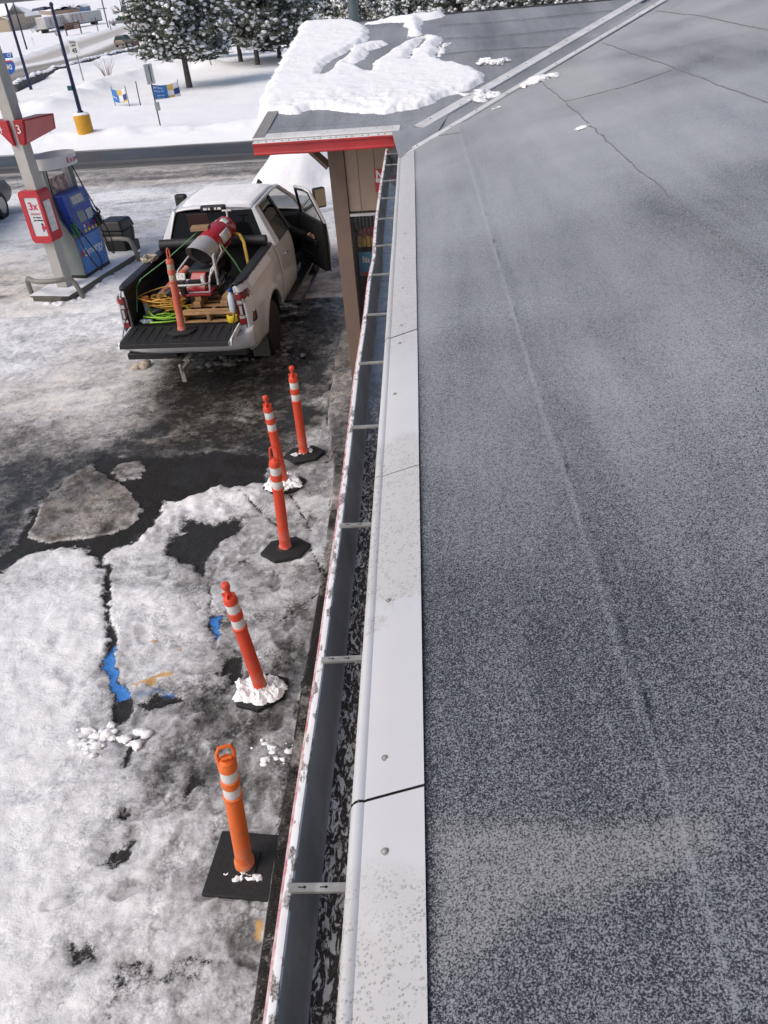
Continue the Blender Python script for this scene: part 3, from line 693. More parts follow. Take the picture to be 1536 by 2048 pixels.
# drip edge at the main eave: flat lengths of white metal with a rolled bead
DRIP = None
def drip_material():
    t = NT('drip_edge_white')
    v = t.voro(125, 'F1'); pick = t.noise(40, 2, .5); zy = t.math('ADD', t.sep()[1], t.math('MULTIPLY', t.noise(5, 4, .6), .55)); zone = t.ramp(t.math('DIVIDE', t.math('ADD', zy, 9.22), 9.0), [(.05, 1), (.10, .42), (.17, .40), (.185, .9), (.26, .8), (.29, .46), (.36, .46), (.40, .62), (.9, .66)]); fine = t.noise(160, 3, .6)
    ring = t.ramp(v, [(.16, 0), (.24, 1), (.32, 1), (.42, 0)])
    spot = t.math('MULTIPLY', ring, t.ramp(pick, [(.46, 0), (.54, 1)]))
    zz = t.ramp(zone, [(.47, 0), (.60, 1)])
    spot = t.math('MULTIPLY', spot, zz)
    base = t.ramp(t.noise(2.5, 5), [(.3, (.53, .54, .56)), (.7, (.59, .592, .60))])
    c = t.mix(t.math('MULTIPLY', zz, .34), base, (.44, .42, .385))
    c = t.mix(t.math('MULTIPLY', t.ramp(fine, [(.58, 0), (.68, 1)]), t.math('MULTIPLY', zz, .35)), c, (.30, .29, .27))
    c = t.mix(t.math('MULTIPLY', spot, .55), c, (.12, .115, .105))
    t.set('Base Color', c); t.set('Roughness', .45); t.bump(t.noise(6, 3), .08, .01)
    return t.mat
DRIP = drip_material()
joint_y = [-1.6] + sorted(on_main(x, y).y for x, y in ((770, 1602), (787, 952), (798, 675), (810, 400))) + [8.40]
FB = -.203; FI = -.052                        # bead and inner edge
for k in range(len(joint_y)-1):
    y0, y1 = joint_y[k]+.004, joint_y[k+1]-.002; lift = .005+.0015*(k % 2)
    m = MB(); seg = max(2, int((y1-y0)/.25))
    prof = [(-.214, -.020), (-.212, -.004), (-.205, .005), (-.196, .0085), (-.187, .005), (-.182, .0015), (-.176, .003), (-.12, .0035), (FI, .0035), (FI, -.001)]
    vs = []
    for j in range(seg+1):
        y = y0+(y1-y0)*j/seg; wob = .0015*(float(vnoise(y*1.3, k, 4))-.5)
        for (x, z) in prof: vs.append((x+wob, y+(x+.2)*.10, mz(x)+z+lift))
    n_ = len(prof)
    m.add(vs, [(j*n_+i, j*n_+i+1, (j+1)*n_+i+1, (j+1)*n_+i) for j in range(seg) for i in range(n_-1)])
    build(m, 'drip_edge', DRIP, bld, smooth=50)
    if k > 0:                                  # dark gap at the joint
        m = MB(); m.quad((-.213, y0-.006-.0013, mz(-.213)+.001), (FI+.002, y0-.006+.015, mz(FI)+.006), (FI+.002, y0+.004+.015, mz(FI)+.006), (-.213, y0+.004-.0013, mz(-.213)+.001)); build(m, 'joint_gap', DARK, bld, smooth=0)
scr = MB()
for x, y in ((771, 1708), (771, 1521), (778, 1206), (790, 792), (800, 690), (803, 655), (806, 580), (808, 520), (811, 470)):
    p = on_main(x, y); m = MB(); z = mz(p.x)+.0095
    m.lathe([(.0085, -.003), (.009, 0), (.0085, .0008), (.0052, .001), (.005, .0045), (.0035, .0055), (0, .0056)], 12, (p.x, p.y, z)); build(m, 'screw', STEEL, bld)
# fascia under the drip edge
m = MB(); m.box((-.13, 3.1, 3.20), (.03, 11.4, .20)); build(m, 'fascia_board', BROWN, bld)

# gutter: red front, chipped white lip, grey inside, flaking bottom with standing water
GZ = 3.29
lip_px = [(520, 2140), (531.6, 2046), (556, 1866), (580, 1686), (600, 1550), (627, 1390), (648, 1230), (668, 1090), (683, 980), (692, 900), (700, 835), (708, 758), (717, 702), (724, 660), (730, 620), (736, 561), (740, 540), (746.5, 516), (747.5, 500), (746.6, 486), (750, 444), (755, 405), (762, 357), (769, 318), (772, 299)]
lip = [atz(x, y, GZ) for x, y in lip_px]; lip.insert(0, Vector((lip[0].x, -1.0, GZ)))
def dens(pts, d):
    out = []
    for a, b in zip(pts[:-1], pts[1:]):
        n_ = max(1, int((b-a).length/d))
        for k in range(n_): out.append(a.lerp(b, k/n_))
    out.append(pts[-1]); return out
lip = dens(lip, .04)
ker = 5
lipx = [sum(lip[min(max(i+k, 0), len(lip)-1)].x for k in range(-ker, ker+1))/(2*ker+1) for i in range(len(lip))]
lip = [Vector((lipx[i], p.y, GZ+.004*math.sin(p.y*1.7))) for i, p in enumerate(lip)]
def lip_material():
    t = NT('chipped_white_lip'); n = t.noise(26, 6, .65, t.mapped((1.6, .6, 1))); n2 = t.noise(9, 4, .6); f = t.noise(220, 2, .5)
    chip = t.math('MULTIPLY', t.ramp(n, [(.50, 0), (.54, 1)]), t.ramp(n2, [(.46, 0), (.52, 1)]))
    rust = t.mix(t.ramp(f, [(.45, 0), (.55, 1)]), (.14, .13, .12), (.38, .36, .33))
    t.set('Base Color', t.mix(chip, t.ramp(n2, [(.3, (.72, .71, .71)), (.7, (.84, .84, .84))]), rust)); t.set('Roughness', .5); t.bump(t.math('MULTIPLY', chip, -1.0), .5, .003)
    return t.mat
def front_material():
    t = NT('faded_red_front'); n = t.noise(30, 6, .7); n2 = t.noise(5, 4)
    t.set('Base Color', t.mix(t.ramp(n, [(.38, 0), (.58, .85)]), t.ramp(n2, [(.3, (.36, .03, .05)), (.7, (.46, .10, .13))]), (.62, .55, .55))); t.set('Roughness', .5); return t.mat
def floor_material():
    t = NT('flaking_gutter_floor')
    n = t.noise(36, 6, .62, t.mapped((1.9, .7, 1)), 1.6); n2 = t.noise(9, 4, .6); f = t.noise(120, 4, .6)
    w = t.attr('water')
    flake = t.ramp(t.math('ADD', n, t.math('MULTIPLY', t.math('SUBTRACT', f, .5), .10)), [(.50, 0), (.56, 1)])
    brown = t.mix(t.ramp(f, [(.4, 0), (.65, 1)]), (.016, .013, .012), (.060, .046, .037))
    c = t.mix(flake, brown, t.ramp(n2, [(.3, (.36, .34, .32)), (.7, (.74, .73, .72))]))
    c = t.mix(w, c, t.mix(t.ramp(n2, [(.35, 0), (.65, 1)]), (.07, .075, .09), (.20, .21, .24)))
    t.set('Base Color', c); t.set('Roughness', t.mix(w, .55, .06)); t.set('Specular IOR Level', t.mix(w, .4, .9))
    t.bump(t.math('MULTIPLY', flake, t.math('SUBTRACT', 1.0, w)), .5, .004)
    return t.mat
gut = MB(); vs = []
prof = [(-.012, -.115, 0), (-.004, -.10, 0), (-.004, -.05, 0), (-.0075, -.010, 0), (-.006, -.003, 0), (.0005, 0, 1), (.004, .003, 1), (.016, .002, 1), (.018, -.004, 1), (.0185, -.008, 2), (.030, -.05, 2), (.046, -.108, 2), (.052, -.117, 2), (.056, -.118, 3), (.15, -.118, 3), (.155, -.116, 2), (.156, -.02, 2)]
for p in lip:
    for x, z, mi in prof:
        xx = p.x+x if x < .14 else max(p.x+x, -.165)
        vs.append((xx, p.y, p.z+z))
n_ = len(prof); mids = []
for j in range(len(lip)-1):
    for i in range(n_-1): gut.f.append((j*n_+i, j*n_+i+1, (j+1)*n_+i+1, (j+1)*n_+i)); gut.mi.append(prof[i][2] if prof[i][2] != 3 else 3)
gut.v = [tuple(v) for v in vs]
gi = mat('gutter_inside', (.30, .297, .29), .55, .05, .15, 2.5, dirt=(.12, .125, .13), dirtamt=.3, dscale=6)
go = build(gut, 'gutter', [front_material(), lip_material(), gi, floor_material()], bld, smooth=60)
wa = go.data.attributes.new('water', 'FLOAT', 'POINT')
yy = np.array([v[1] for v in gut.v]); xx = np.array([v[0] for v in gut.v])
wa.data.foreach_set('value', (sst(2.4, 3.6, yy+.8*(fbm(xx*3, yy*2.5, 3, 77)-.5))*.95).astype(np.float32))
for k, (x, y) in enumerate(((608, 1777), (660, 1320), (690, 1052), (712, 855), (729, 727), (739, 630), (752, 550), (758, 492), (762, 438), (767, 397), (773, 362), (778, 330), (782, 308))):
    p = atz(x, y, GZ+.006); i = min(range(len(lip)), key=lambda q: abs(lip[q].y-p.y)); x0 = lip[i].x+.012; x1 = -.185
    m = MB(); tl = .004*math.sin(k*2.1)
    m.box(((x0+x1)/2, p.y, GZ+.010), (x1-x0, .016, .002), rz=tl*6)
    m.box(((x0+x1)/2, p.y-.0085, GZ+.007), (x1-x0, .002, .007), rz=tl*6); m.box(((x0+x1)/2, p.y+.0085, GZ+.007), (x1-x0, .002, .007), rz=tl*6)
    br = build(m, 'bracket', STEEL, go, smooth=0)
    if k < 3:
        s = MB()
        for fx in (.22, .52):
            cx = x0+(x1-x0)*fx; s.prism([(cx+.003*math.cos(a), p.y+.003*math.sin(a)) for a in np.linspace(0, 6.28, 11)[:-1]], GZ+.0105, GZ+.0118); s.box((cx-.007, p.y, GZ+.0112), (.012, .002, .001))
        build(s, 'slot', DARK, br, smooth=0)
# gutter end at the inside corner
m = MB(); m.box((-.23, 8.62, 3.23), (.17, .006, .14)); build(m, 'gutter_end', GALV, go)

# ---- wing roof
rk = [on_wing(498, 268), on_wing(655, 38)]
UL0, UL1 = -1.60, -1.60
uu = (rk[0][0]+rk[1][0])/2
UL0 = UL1 = uu
def wing_roof():
    nu, nv = 90, 90; U = np.zeros((nv, nu)); V = U.copy()
    for j in range(nv):
        v = VR*j/(nv-1); p = WO+WV*v
        # right end: valley line (solve for u where the point meets the valley)
        lo, hi = -3, 9
        for _ in range(40):
            mid = (lo+hi)/2; q = wing(mid, v, 0)
            if q.y > valley(q.x): hi = mid if False else hi; lo = mid if q.y > valley(q.x) else lo
            else: hi = mid
        U[j] = np.linspace(UL0, lo+.05, nu); V[j] = v
    X = WO.x+WU.x*U+WV.x*V; Y = WO.y+WU.y*U+WV.y*V; Z = WO.z+WT*V+.003*(fbm(X, Y, 3, 5)-.5)
    for k in range(1, 6): Z -= .005*sst(-.02, .02, V-(.28+.93*k-.93))
    return sheet('wing_roof', X-1.5, Y-9.5, Z, ROOFW, dict(worn=Z*0))
wr = wing_roof(); wr.parent = bld
# back slope behind the ridge
m = MB(); a = wing(UL0, VR, wz(VR)); b = wing(5.2, VR, wz(VR)); c = wing(5.2, VR+5, wz(VR)-.9); d = wing(UL0, VR+5, wz(VR)-.9); m.quad(a, b, c, d)
build(m, 'wing_roof_back', ROOFW, bld)
def wpt(px): u, v = on_wing(*px); return wing(u, v, wz(v))
def wseam(pts, w, seed):
    out = dens([wpt(p) for p in pts], .06); m = MB(); vs = []
    for i, p in enumerate(out):
        o_ = (float(vnoise(i*.2, seed, 3))-.5)*.02; ww = w*(.4+float(vnoise(i*.5, seed, 7)))
        for k, hh in ((-1, -.004), (-.4, .004), (.4, .004), (1, -.004)):
            q = p+WV*(o_+ww*k); vv = (q-WO).dot(WV); q.z = wz(vv)+hh-.003; vs.append(q)
    m.add(vs, [(i*4+k, i*4+k+1, i*4+k+5, i*4+k+4) for i in range(len(out)-1) for k in range(3)])
    build(m, 'roof_seam', SEAM, bld)
wseam([(525, 258), (640, 250), (840, 240)], .005, 21); wseam([(845, 112), (960, 100), (1100, 92)], .005, 22); wseam([(860, 78), (1000, 70), (1160, 55)], .006, 23); wseam([(880, 50), (1000, 42), (1225, 20)], .007, 24); wseam([(940, 200), (1010, 185)], .006, 25)
# eave metal of the wing: flashing on top, white strip with rivets, red gutter face
def ustrip(prof, u0, u1, name, m_, n_=40, wob=.0, seed=0):
    m = MB(); vs = []
    for j in range(n_+1):
        u = u0+(u1-u0)*j/n_
        for v, z in prof: vs.append(wing(u, v+wob*(float(vnoise(u*4, seed))-.5), z+wob*(float(vnoise(u*5, seed, 4))-.5)))
    k = len(prof); m.add(vs, [(j*k+i, (j+1)*k+i, (j+1)*k+i+1, j*k+i+1) for j in range(n_) for i in range(k-1)])
    return build(m, name, m_, bld, smooth=40)
ez = WO.z
ustrip([(.115, ez+WT*.115+.004), (-.01, ez+.006), (-.022, ez+.002), (-.026, ez-.012), (-.02, ez-.014)], UL0-.02, .02, 'eave_flashing', WHITE)
ustrip([(-.03, ez-.016), (-.075, ez-.022), (-.105, ez-.026), (-.108, ez-.032), (-.10, ez-.036)], UL0, -.015, 'rivet_strip', WHITE)
ustrip([(-.108, ez-.033), (-.118, ez-.040), (-.116, ez-.055), (-.108, ez-.060), (-.100, ez-.125), (-.106, ez-.135), (-.114, ez-.14), (-.113, ez-.15), (-.10, ez-.155), (.0, ez-.155), (.02, ez-.05)], UL0, -.03, 'red_gutter', RED, 40, .006, 3)
m = MB()
for k in range(18):
    p = wing(UL0+.06+k*.086+.012*math.sin(k*3), -.088+.004*math.sin(k*5), ez-.022)
    m = MB(); m.lathe([(.009, 0), (.008, .004), (0, .006)], 8, tuple(p)); build(m, 'rivet', mat('rivet_dark', (.12, .10, .09), .5), bld)
for k in range(9):
    p = wing(UL0+.1+k*.175, .06+.01*math.sin(k*3), wz(.06)+.006); m = MB(); m.lathe([(.007, 0), (.006, .003), (0, .004)], 8, tuple(p)); build(m, 'rivet', MATS['rivet_dark'], bld)
# rake trim on the left slope edge
m = MB(); w_ = .11
vs = []
for j in range(31):
    v = VR*j/30
    for du, dz in ((-.02, -.16), (-.02, .008), (w_, .010), (w_, -.002)): vs.append(wing(UL0+du, v, wz(v)+dz))
m.add(vs, [(j*4+i, j*4+i+1, (j+1)*4+i+1, (j+1)*4+i) for j in range(30) for i in range(3)])
build(m, 'rake_trim', mat('rake_grey', (.24, .23, .22), .6, 0, .08), bld)
# valley: two metal strips with screws
def vstrip(px_a, px_b, plane, name, wid, seed):
    a, b = (on_main(*px_a), on_main(*px_b)) if plane == 'main' else (wpt(px_a), wpt(px_b))
    d = (b-a); n_ = 40; nrm = (Vector((-MT, 0, 1)) if plane == 'main' else Vector((0, 0, 1))-WV*WT).normalized(); s = d.normalized().cross(nrm)
    m = MB(); vs = []
    for j in range(n_+1):
        p = a+d*(j/n_)
        for k, h in ((-1, .001), (-1, .016), (-.55, .009), (.9, .012), (1, .001)): vs.append(p+s*(wid/2*k)+nrm*h)
    m.add(vs, [(j*5+i, j*5+i+1, (j+1)*5+i+1, (j+1)*5+i) for j in range(n_) for i in range(4)])
    o = build(m, name, WHITE, bld, smooth=30)
    for j in range(11):
        p = a+d*((j+.5)/11)+s*(wid*.2*(1 if j % 2 else -1))+nrm*.012
        q = MB(); q.lathe([(.010, -.002), (.009, .003), (0, .005)], 8, tuple(p)); build(q, 'rivet', MATS['rivet_dark'], o)
# centre lines measured on each plane
vstrip((838, 256), (1290, -6), 'wing', 'valley_flashing', .13, 1)
vstrip((806, 312), (1330, 0), 'main', 'valley_flashing', .115, 2)
# roofing that lines the valley between the strips
m = MB()
vs = []
for j in range(21):
    f = j/20
    a = on_main(800+(1320-800)*f, 306+(2-306)*f); c = wpt((846+(1275-846)*f, 252+(4-252)*f)); 
    b = (a+c)/2; b.z = min(mz(b.x), wz((b-WO).dot(WV)))+.002
    vs += [(a.x, a.y, a.z-.004), tuple(b), (c.x, c.y, c.z-.004)]
m.add(vs, [(j*3+i, j*3+i+1, (j+1)*3+i+1, (j+1)*3+i) for j in range(20) for i in range(2)])
q1, q2 = wpt((783, 262)), wpt((900, 222)); q3, q4 = on_main(872, 268), on_main(800, 324); 
m.quad(tuple(q1-Vector((0, 0, .004))), tuple(q4-Vector((0, 0, .002))), tuple(q3-Vector((0, 0, .006))), tuple(q2-Vector((0, 0, .006))))
vl = build(m, 'valley_lining', ROOFW, bld); vl.data.attributes.new('worn', 'FLOAT', 'POINT')

# ---- wing wall, post, window
WVW = .48                                     # wall plane depth in the wing frame
uL, zt = on_wall(658, 330, WVW); uL2, _ = on_wall(690, 330, WVW)
pl = on_wall(693, 428, WVW); pb = on_wall(725, 690, WVW)
def wallbox(u0, u1, v0, v1, z0, z1, mb): mb.hexa([wing(u0, v0, z0), wing(u1, v0, z0), wing(u1, v1, z0), wing(u0, v1, z0)], [wing(u0, v0, z1), wing(u1, v0, z1), wing(u1, v1, z1), wing(u0, v1, z1)])
UR = 4.5; WU0, WU1, WZ0, WZ1 = pl[0], .55, pb[1], pl[1]
m = MB()
gro = [uL2]+[on_wall(713, 300, WVW)[0]]; step = on_wall(747, 300, WVW)[0]-gro[1]
while gro[-1]+step < UR: gro.append(gro[-1]+step)
gro.append(UR)
for a, b in zip(gro[:-1], gro[1:]):
    a2, b2 = a+.004, b-.004
    wallbox(a2, b2, WVW, WVW+.05, WZ1+.03, ez+.08, m)
    if b2 > WU1+.05: wallbox(max(a2, WU1+.04), b2, WVW, WVW+.05, 0, WZ1+.03, m)
    wallbox(a2, b2, WVW, WVW+.05, 0, WZ0-.03, m)
wallbox(uL2, UR, WVW+.012, WVW+.08, WZ1+.02, ez+.07, m); wallbox(uL2, UR, WVW+.012, WVW+.08, 0, WZ0-.02, m)
build(m, 'siding_wall', BEIGE, bld, smooth=0)
m = MB(); wallbox(uL, uL2, WVW-.03, WVW+.16, 0, ez+.04, m); build(m, 'corner_post', BROWN, bld, smooth=0, bevel=.006)
m = MB(); wallbox(uL+.02, uL+.08, WVW+.1, WVW+VR*2, 0, ez+.1, m); wallbox(uL+.05, UR, WVW+7.5, WVW+7.6, 0, ez, m)
build(m, 'side_wall', BEIGE, bld, smooth=0)
# knee brace under the rake overhang
b0 = on_wall(655, 338, WVW); b1 = on_wall(628, 312, WVW)
m = MB(); m.tube([wing(uL-.01, WVW+.04, 3.02), wing(uL-.12, WVW+.04, 3.13), wing(uL-.33, WVW+.04, 3.34)], .05, 4); build(m, 'knee_brace', BROWN, bld, smooth=0)
m = MB(); wallbox(UL0+.06, uL, WVW-.05, WVW+.1, ez-.06, ez+.06, m); build(m, 'lookout_beam', BROWN, bld, smooth=0)
m = MB(); wallbox(UL0+.02, UR, .0, WVW, ez-.05, ez-.02, m); wallbox(UL0+.02, uL, WVW, VR*2, ez-.04, ez-.02, m); build(m, 'soffit', BROWN, bld, smooth=0)
# main block walls (under the roof, set back)
m = MB(); m.box((4.2, 3.0, 1.55), (8.0, 11.5, 3.1)); build(m, 'main_wall', BEIGE, bld)
# the shop window: frame, panes, things behind it
ALU = mat('window_aluminium', (.55, .55, .55), .4, .5, .1, 9)
wf_ = MB(); f = .03
for a, b, c, d in ((WU0, WU1, WZ1-f, WZ1), (WU0, WU1, WZ0, WZ0+f), (WU0, WU0+f, WZ0, WZ1), (WU1-f, WU1, WZ0, WZ1), (-.02, .01, WZ0, WZ1)): wallbox(a, b, WVW-.012, WVW+.04, c+(f if d-c > .5 else 0), d-(f if d-c > .5 else 0), wf_)
win = build(wf_, 'window', ALU, bld, smooth=0)
g = MB(); g.quad(wing(WU0+f, WVW+.02, WZ0+f), wing(WU1-f, WVW+.02, WZ0+f), wing(WU1-f, WVW+.02, WZ1-f), wing(WU0+f, WVW+.02, WZ1-f))
tg = NT('shop_glass'); tg.set('Base Color', (.03, .035, .035)); tg.set('Roughness', .03); tg.set('Alpha', .34); 
build(g, 'pane', tg.mat, win, smooth=0)
ib = MB(); wallbox(WU0, WU1, WVW+.55, WVW+.57, WZ0-.2, WZ1+.1, ib); wallbox(WU0, WU1, WVW+.06, WVW+.57, WZ0-.25, WZ0-.2, ib); wallbox(WU0-.02, WU0, WVW+.06, WVW+.57, WZ0-.25, WZ1+.1, ib)
build(ib, 'display_recess', mat('shop_dark', (.05, .045, .04), .8), bld, smooth=0)
def pbox(u0, u1, z0, z1, v, name, col, label, cat, d=.02, extra=None):
    m = MB(); wallbox(u0, u1, v, v+d, z0, z1, m); o = build(m, name, mat(name+label[:6], col, .55, 0, .25, 14), None, smooth=0, bevel=.004); tag(o, label, cat); return o
def wz_(x, y, v=WVW+.15): return on_wall(x, y, v)
a = wz_(716, 500); b = wz_(742, 545)
ps = thing('window_poster', 'light blue poster with white lettering behind the store window', 'poster', tuple(wing(a[0]+.1, WVW+.15, b[1])))
m = MB(); wallbox(a[0], a[0]+.30, WVW+.15, WVW+.156, b[1]-.04, a[1]-.03, m); build(m, 'sheet', mat('poster_blue', (.05, .26, .42), .5, 0, .2, 12), ps, smooth=0)
m = MB(); 
for k in range(3): wallbox(a[0]+.05+.03*k, a[0]+.07+.03*k, WVW+.145, WVW+.149, a[1]-.16, a[1]-.08-.015*k, m)
build(m, 'white_figures', mat('poster_white', (.75, .75, .75), .5), ps, smooth=0)
m = MB(); wallbox(a[0]+.02, a[0]+.26, WVW+.145, WVW+.149, b[1]-.035, b[1]+.01, m); build(m, 'red_band', RED, ps, smooth=0)
pt = thing('snack_rack', 'rack of red and yellow snack packets hanging behind the store window', 'rack', tuple(wing(a[0]+.12, WVW+.2, a[1])))
m = MB()
for k in range(5): wallbox(a[0]+.0+.055*k, a[0]+.045+.055*k, WVW+.2, WVW+.23, a[1]+.02, a[1]+.15-.02*(k % 2), m)
build(m, 'packet', mat('packet_yellow', (.62, .40, .05), .5, 0, .4, 25), pt, smooth=0)
m = MB()
for k in range(5): wallbox(a[0]+.02+.05*k, a[0]+.06+.05*k, WVW+.24, WVW+.27, a[1]+.08, a[1]+.24, m)
build(m, 'red_packet', mat('packet_red', (.36, .03, .04), .5, 0, .4, 25), pt, smooth=0)
m = MB()
for k in range(9): wallbox(WU0+.04+.045*k, WU0+.062+.045*k, WVW+.33, WVW+.34, a[1]+.2, WZ1-.06, m)
tag(build(m, 'hanging_blind', mat('blind_grey', (.30, .31, .32), .6), None, smooth=0), 'grey vertical blind strips hanging at the top of the store window', 'blind')
a = wz_(722, 600); m = MB(); m.lathe([(.055, 0), (.06, .02), (.06, .33), (.045, .40), (.015, .43), (.015, .47)], 16, tuple(wing(a[0]+.05, WVW+.22, a[1]-.42)))
tag(build(m, 'fire_extinguisher', RED, None), 'red cylinder standing low behind the store window', 'fire extinguisher')
# no parking sign on the siding
s0 = on_wall(748, 338, WVW); s1 = on_wall(752, 380, WVW); sw = .29
sg = thing('parking_sign', 'red and white NO sign fixed high on the beige siding behind the gutter', 'sign', tuple(wing(s0[0]+sw/2, WVW, s1[1])))
m = MB(); wallbox(s0[0], s0[0]+sw, WVW-.012, WVW-.008, s1[1]-.02, s0[1], m); build(m, 'plate', mat('sign_red', (.46, .03, .05), .4), sg, smooth=0)
m = MB(); wallbox(s0[0]+.012, s0[0]+sw-.012, WVW-.0155, WVW-.0125, s1[1]+.085, s1[1]+.125, m); build(m, 'white_strip', mat('sign_white', (.75, .75, .75), .4), sg, smooth=0)
Mx = lambda u, z, v=WVW-.0145: frame(wing(u, v, z), WU, (0, 0, 1))
lettering('NO', .155, MATS['sign_white'], sg, Mx(s0[0]+.12, s0[1]-.075), sx=.85, bold=.004)
lettering('OF ANY', .035, mat('ink_black', (.015, .015, .015), .5), sg, Mx(s0[0]+.12, s1[1]+.105, WVW-.0175))

# ================================================================== SNOW LYING ON THE ROOFS
def heap_material():
    t = NT('heaped_snow'); n2 = t.noise(9, 7, .65); n3 = t.noise(45, 4, .6)
    t.set('Base Color', t.ramp(n2, [(.3, (.84, .85, .87)), (.7, (.92, .92, .93))])); t.set('Roughness', .7)
    t.bump(t.math('ADD', n2, t.math('MULTIPLY', n3, .3)), .45, .03); return t.mat
HEAP = heap_material()
def roof_heap(polys, holes, res, thick, label, name='roof_snow', edge=.10, rough=1.0):
    Pw = [[on_wing(400+x/2.56, y/2.56) for x, y in p] for p in polys]; Hw = [[on_wing(400+x/2.56, y/2.56) for x, y in p] for p in holes]
    allp = np.array([q for p in Pw for q in p]); u0, v0 = allp.min(0)-.2; u1, v1 = allp.max(0)+.2
    v1 = min(v1, VR+.25)
    U, V = np.meshgrid(np.arange(u0, u1, res), np.arange(v0, v1, res))
    wu = U+.10*(fbm(U*4, V*4, 4, 3)-.5)+.10*(fbm(U*8, V*8, 5, 5, .7)-.5); wv = V+.14*(fbm(U*4, V*4, 4, 9)-.5)+.16*(fbm(U*8, V*8, 5, 8, .7)-.5)
    d = np.full(U.shape, 1e9)
    for p in Pw: d = np.minimum(d, poly_sd(wu, wv, p))
    for p in Hw: d = np.maximum(d, -poly_sd(wu, wv, p))
    h = sst(0, edge*(.4+1.2*fbm(U*6, V*6, 3, 41)), -d)**.8
    lum = fbm(U*2.2, V*2.2, 5, 33); lum2 = fbm(U*11, V*11, 5, 35, .65)
    T = h*thick*(.45+.9*lum+rough*(.30+.55*np.exp(-((V-.75)/.45)**2))*(lum2-.5))
    T = T*(1+.7*np.exp(-((V-.80)/.4)**2)*(U < 1.8))
    Z = wz(0)+WT*np.minimum(V, VR)+T-.012*(1-h)-.02*(h <= .001)
    X = WO.x+WU.x*U+WV.x*V; Y = WO.y+WU.y*U+WV.y*V
    return tag(sheet(name, X, Y, Z, HEAP, keep=(d < .02)), label, 'snow')
roof_heap([[(304, 580), (500, 584), (560, 560), (650, 556), (740, 576), (830, 582), (950, 584), (1050, 572), (1180, 537), (1250, 497), (1380, 462), (1440, 412), (1480, 374), (1400, 350), (1350, 335), (1290, 325), (1200, 300), (1235, 190), (1150, 175), (1090, 195), (1000, 240), (890, 310), (870, 365), (800, 340), (770, 325), (850, 290), (870, 255), (985, 212), (850, 213), (775, 245), (870, 190), (845, 125), (790, 105), (640, 95), (527, 112), (456, 245), (394, 350), (330, 480)]],
          [[(600, 386), (640, 335), (770, 240), (768, 266), (665, 352), (628, 386)], [(1060, 300), (1080, 260), (1150, 185), (1160, 190), (1090, 265), (1075, 300)]],
          .022, .040, 'thick white snow slab sliding down the left slope of the far wing roof')
roof_heap([[(835, 112), (960, 92), (1060, 84), (1180, 66), (1250, 62), (1245, 78), (1140, 96), (1134, 150), (1120, 168), (1062, 188), (1078, 130), (1040, 126), (1050, 105), (960, 106)]], [], .03, .05, 'thin snow strip along the far wing ridge with a tongue hanging down')
roof_heap([[(1208, 290), (1232, 205), (1240, 206), (1222, 288)], [(1225, 285), (1245, 225), (1290, 215), (1255, 235), (1240, 285)]], [], .025, .05, 'narrow leftover snow strips beside the big slab on the wing roof', edge=.05)
def lump(px, plane, r, label, seed, n=5, sq=.5, name='snow_lump'):
    p = on_main(*px) if plane == 'main' else wpt(px); m = MB(); rr = random.Random(seed)
    sl = Vector((1, 0, MT)) if plane == 'main' else WU
    for k in range(n*7):
        q = p+Vector((rr.gauss(0, r*.55), rr.gauss(0, r*.42), 0)); q.z = (mz(q.x) if plane == 'main' else wz((q-WO).dot(WV)))
        m.blob((q.x, q.y, q.z+r*.05), r*rr.uniform(.08, .26)*(1.25 if k % 6 == 0 else 1), seed*9+k, 9, (1.3, 1.1, sq+.1), .6)
    return tag(build(m, name, HEAP, None, smooth=80), label, 'snow')
lump((1077, 162), 'main', .16, 'compact snow clump on the near valley strip of the roof', 3, 7)
lump((975, 194), 'wing', .19, 'flat crumbled snow lying in the roof valley between the metal strips', 4, 8, .3)
lump((970, 125), 'wing', .11, 'left of two small snow pieces on bare wing roof near the valley', 5, 3)
lump((992, 124), 'wing', .13, 'right of two small snow pieces on bare wing roof near the valley', 6, 4)
lump((1164, 256), 'main', .055, 'tiny lone snow crumb on the near roof slope', 7, 3)
lump((994, 216), 'main', .045, 'tiny snow crumb just below the near valley strip', 8, 2)

# ================================================================== DELINEATOR POSTS
def orange(name, c):
    t = NT(name); n = t.noise(3, 4); d = t.ramp(t.noise(13, 7, .75), [(.50, 0), (.72, .55)])
    t.set('Base Color', t.mix(d, t.ramp(n, [(.3, tuple(x*.88 for x in c)), (.7, c)]), (.38, .16, .10))); zf = t.ramp(t.sep()[2], [(.05, 1), (.34, 0)]); fil = t.math('MULTIPLY', zf, t.ramp(t.noise(9, 6, .7), [(.40, 0), (.62, .8)])); bc = t.p.inputs['Base Color'].links[0].from_socket; t.set('Base Color', t.mix(fil, bc, (.50, .36, .30))); t.set('Roughness', .5); t.set('Specular IOR Level', .35); return t.mat
OR1 = orange('delineator_orange', (.78, .16, .03)); OR2 = orange('delineator_red_orange', (.70, .075, .035)); OR3 = orange('faded_orange', (.62, .14, .085))
def band_mat():
    t = NT('reflective_band'); n = t.noise(22, 4); s = t.ramp(t.noise(60, 4, .7), [(.60, 0), (.66, .5)])
    t.set('Base Color', t.mix(s, t.ramp(n, [(.3, (.60, .60, .60)), (.7, (.70, .70, .70))]), (.15, .14, .13))); t.set('Roughness', .35); return t.mat
BAND = band_mat(); BANDT = mat('worn_tan_band', (.42, .36, .25), .5, 0, .2, 30)
SNOWC = HEAP
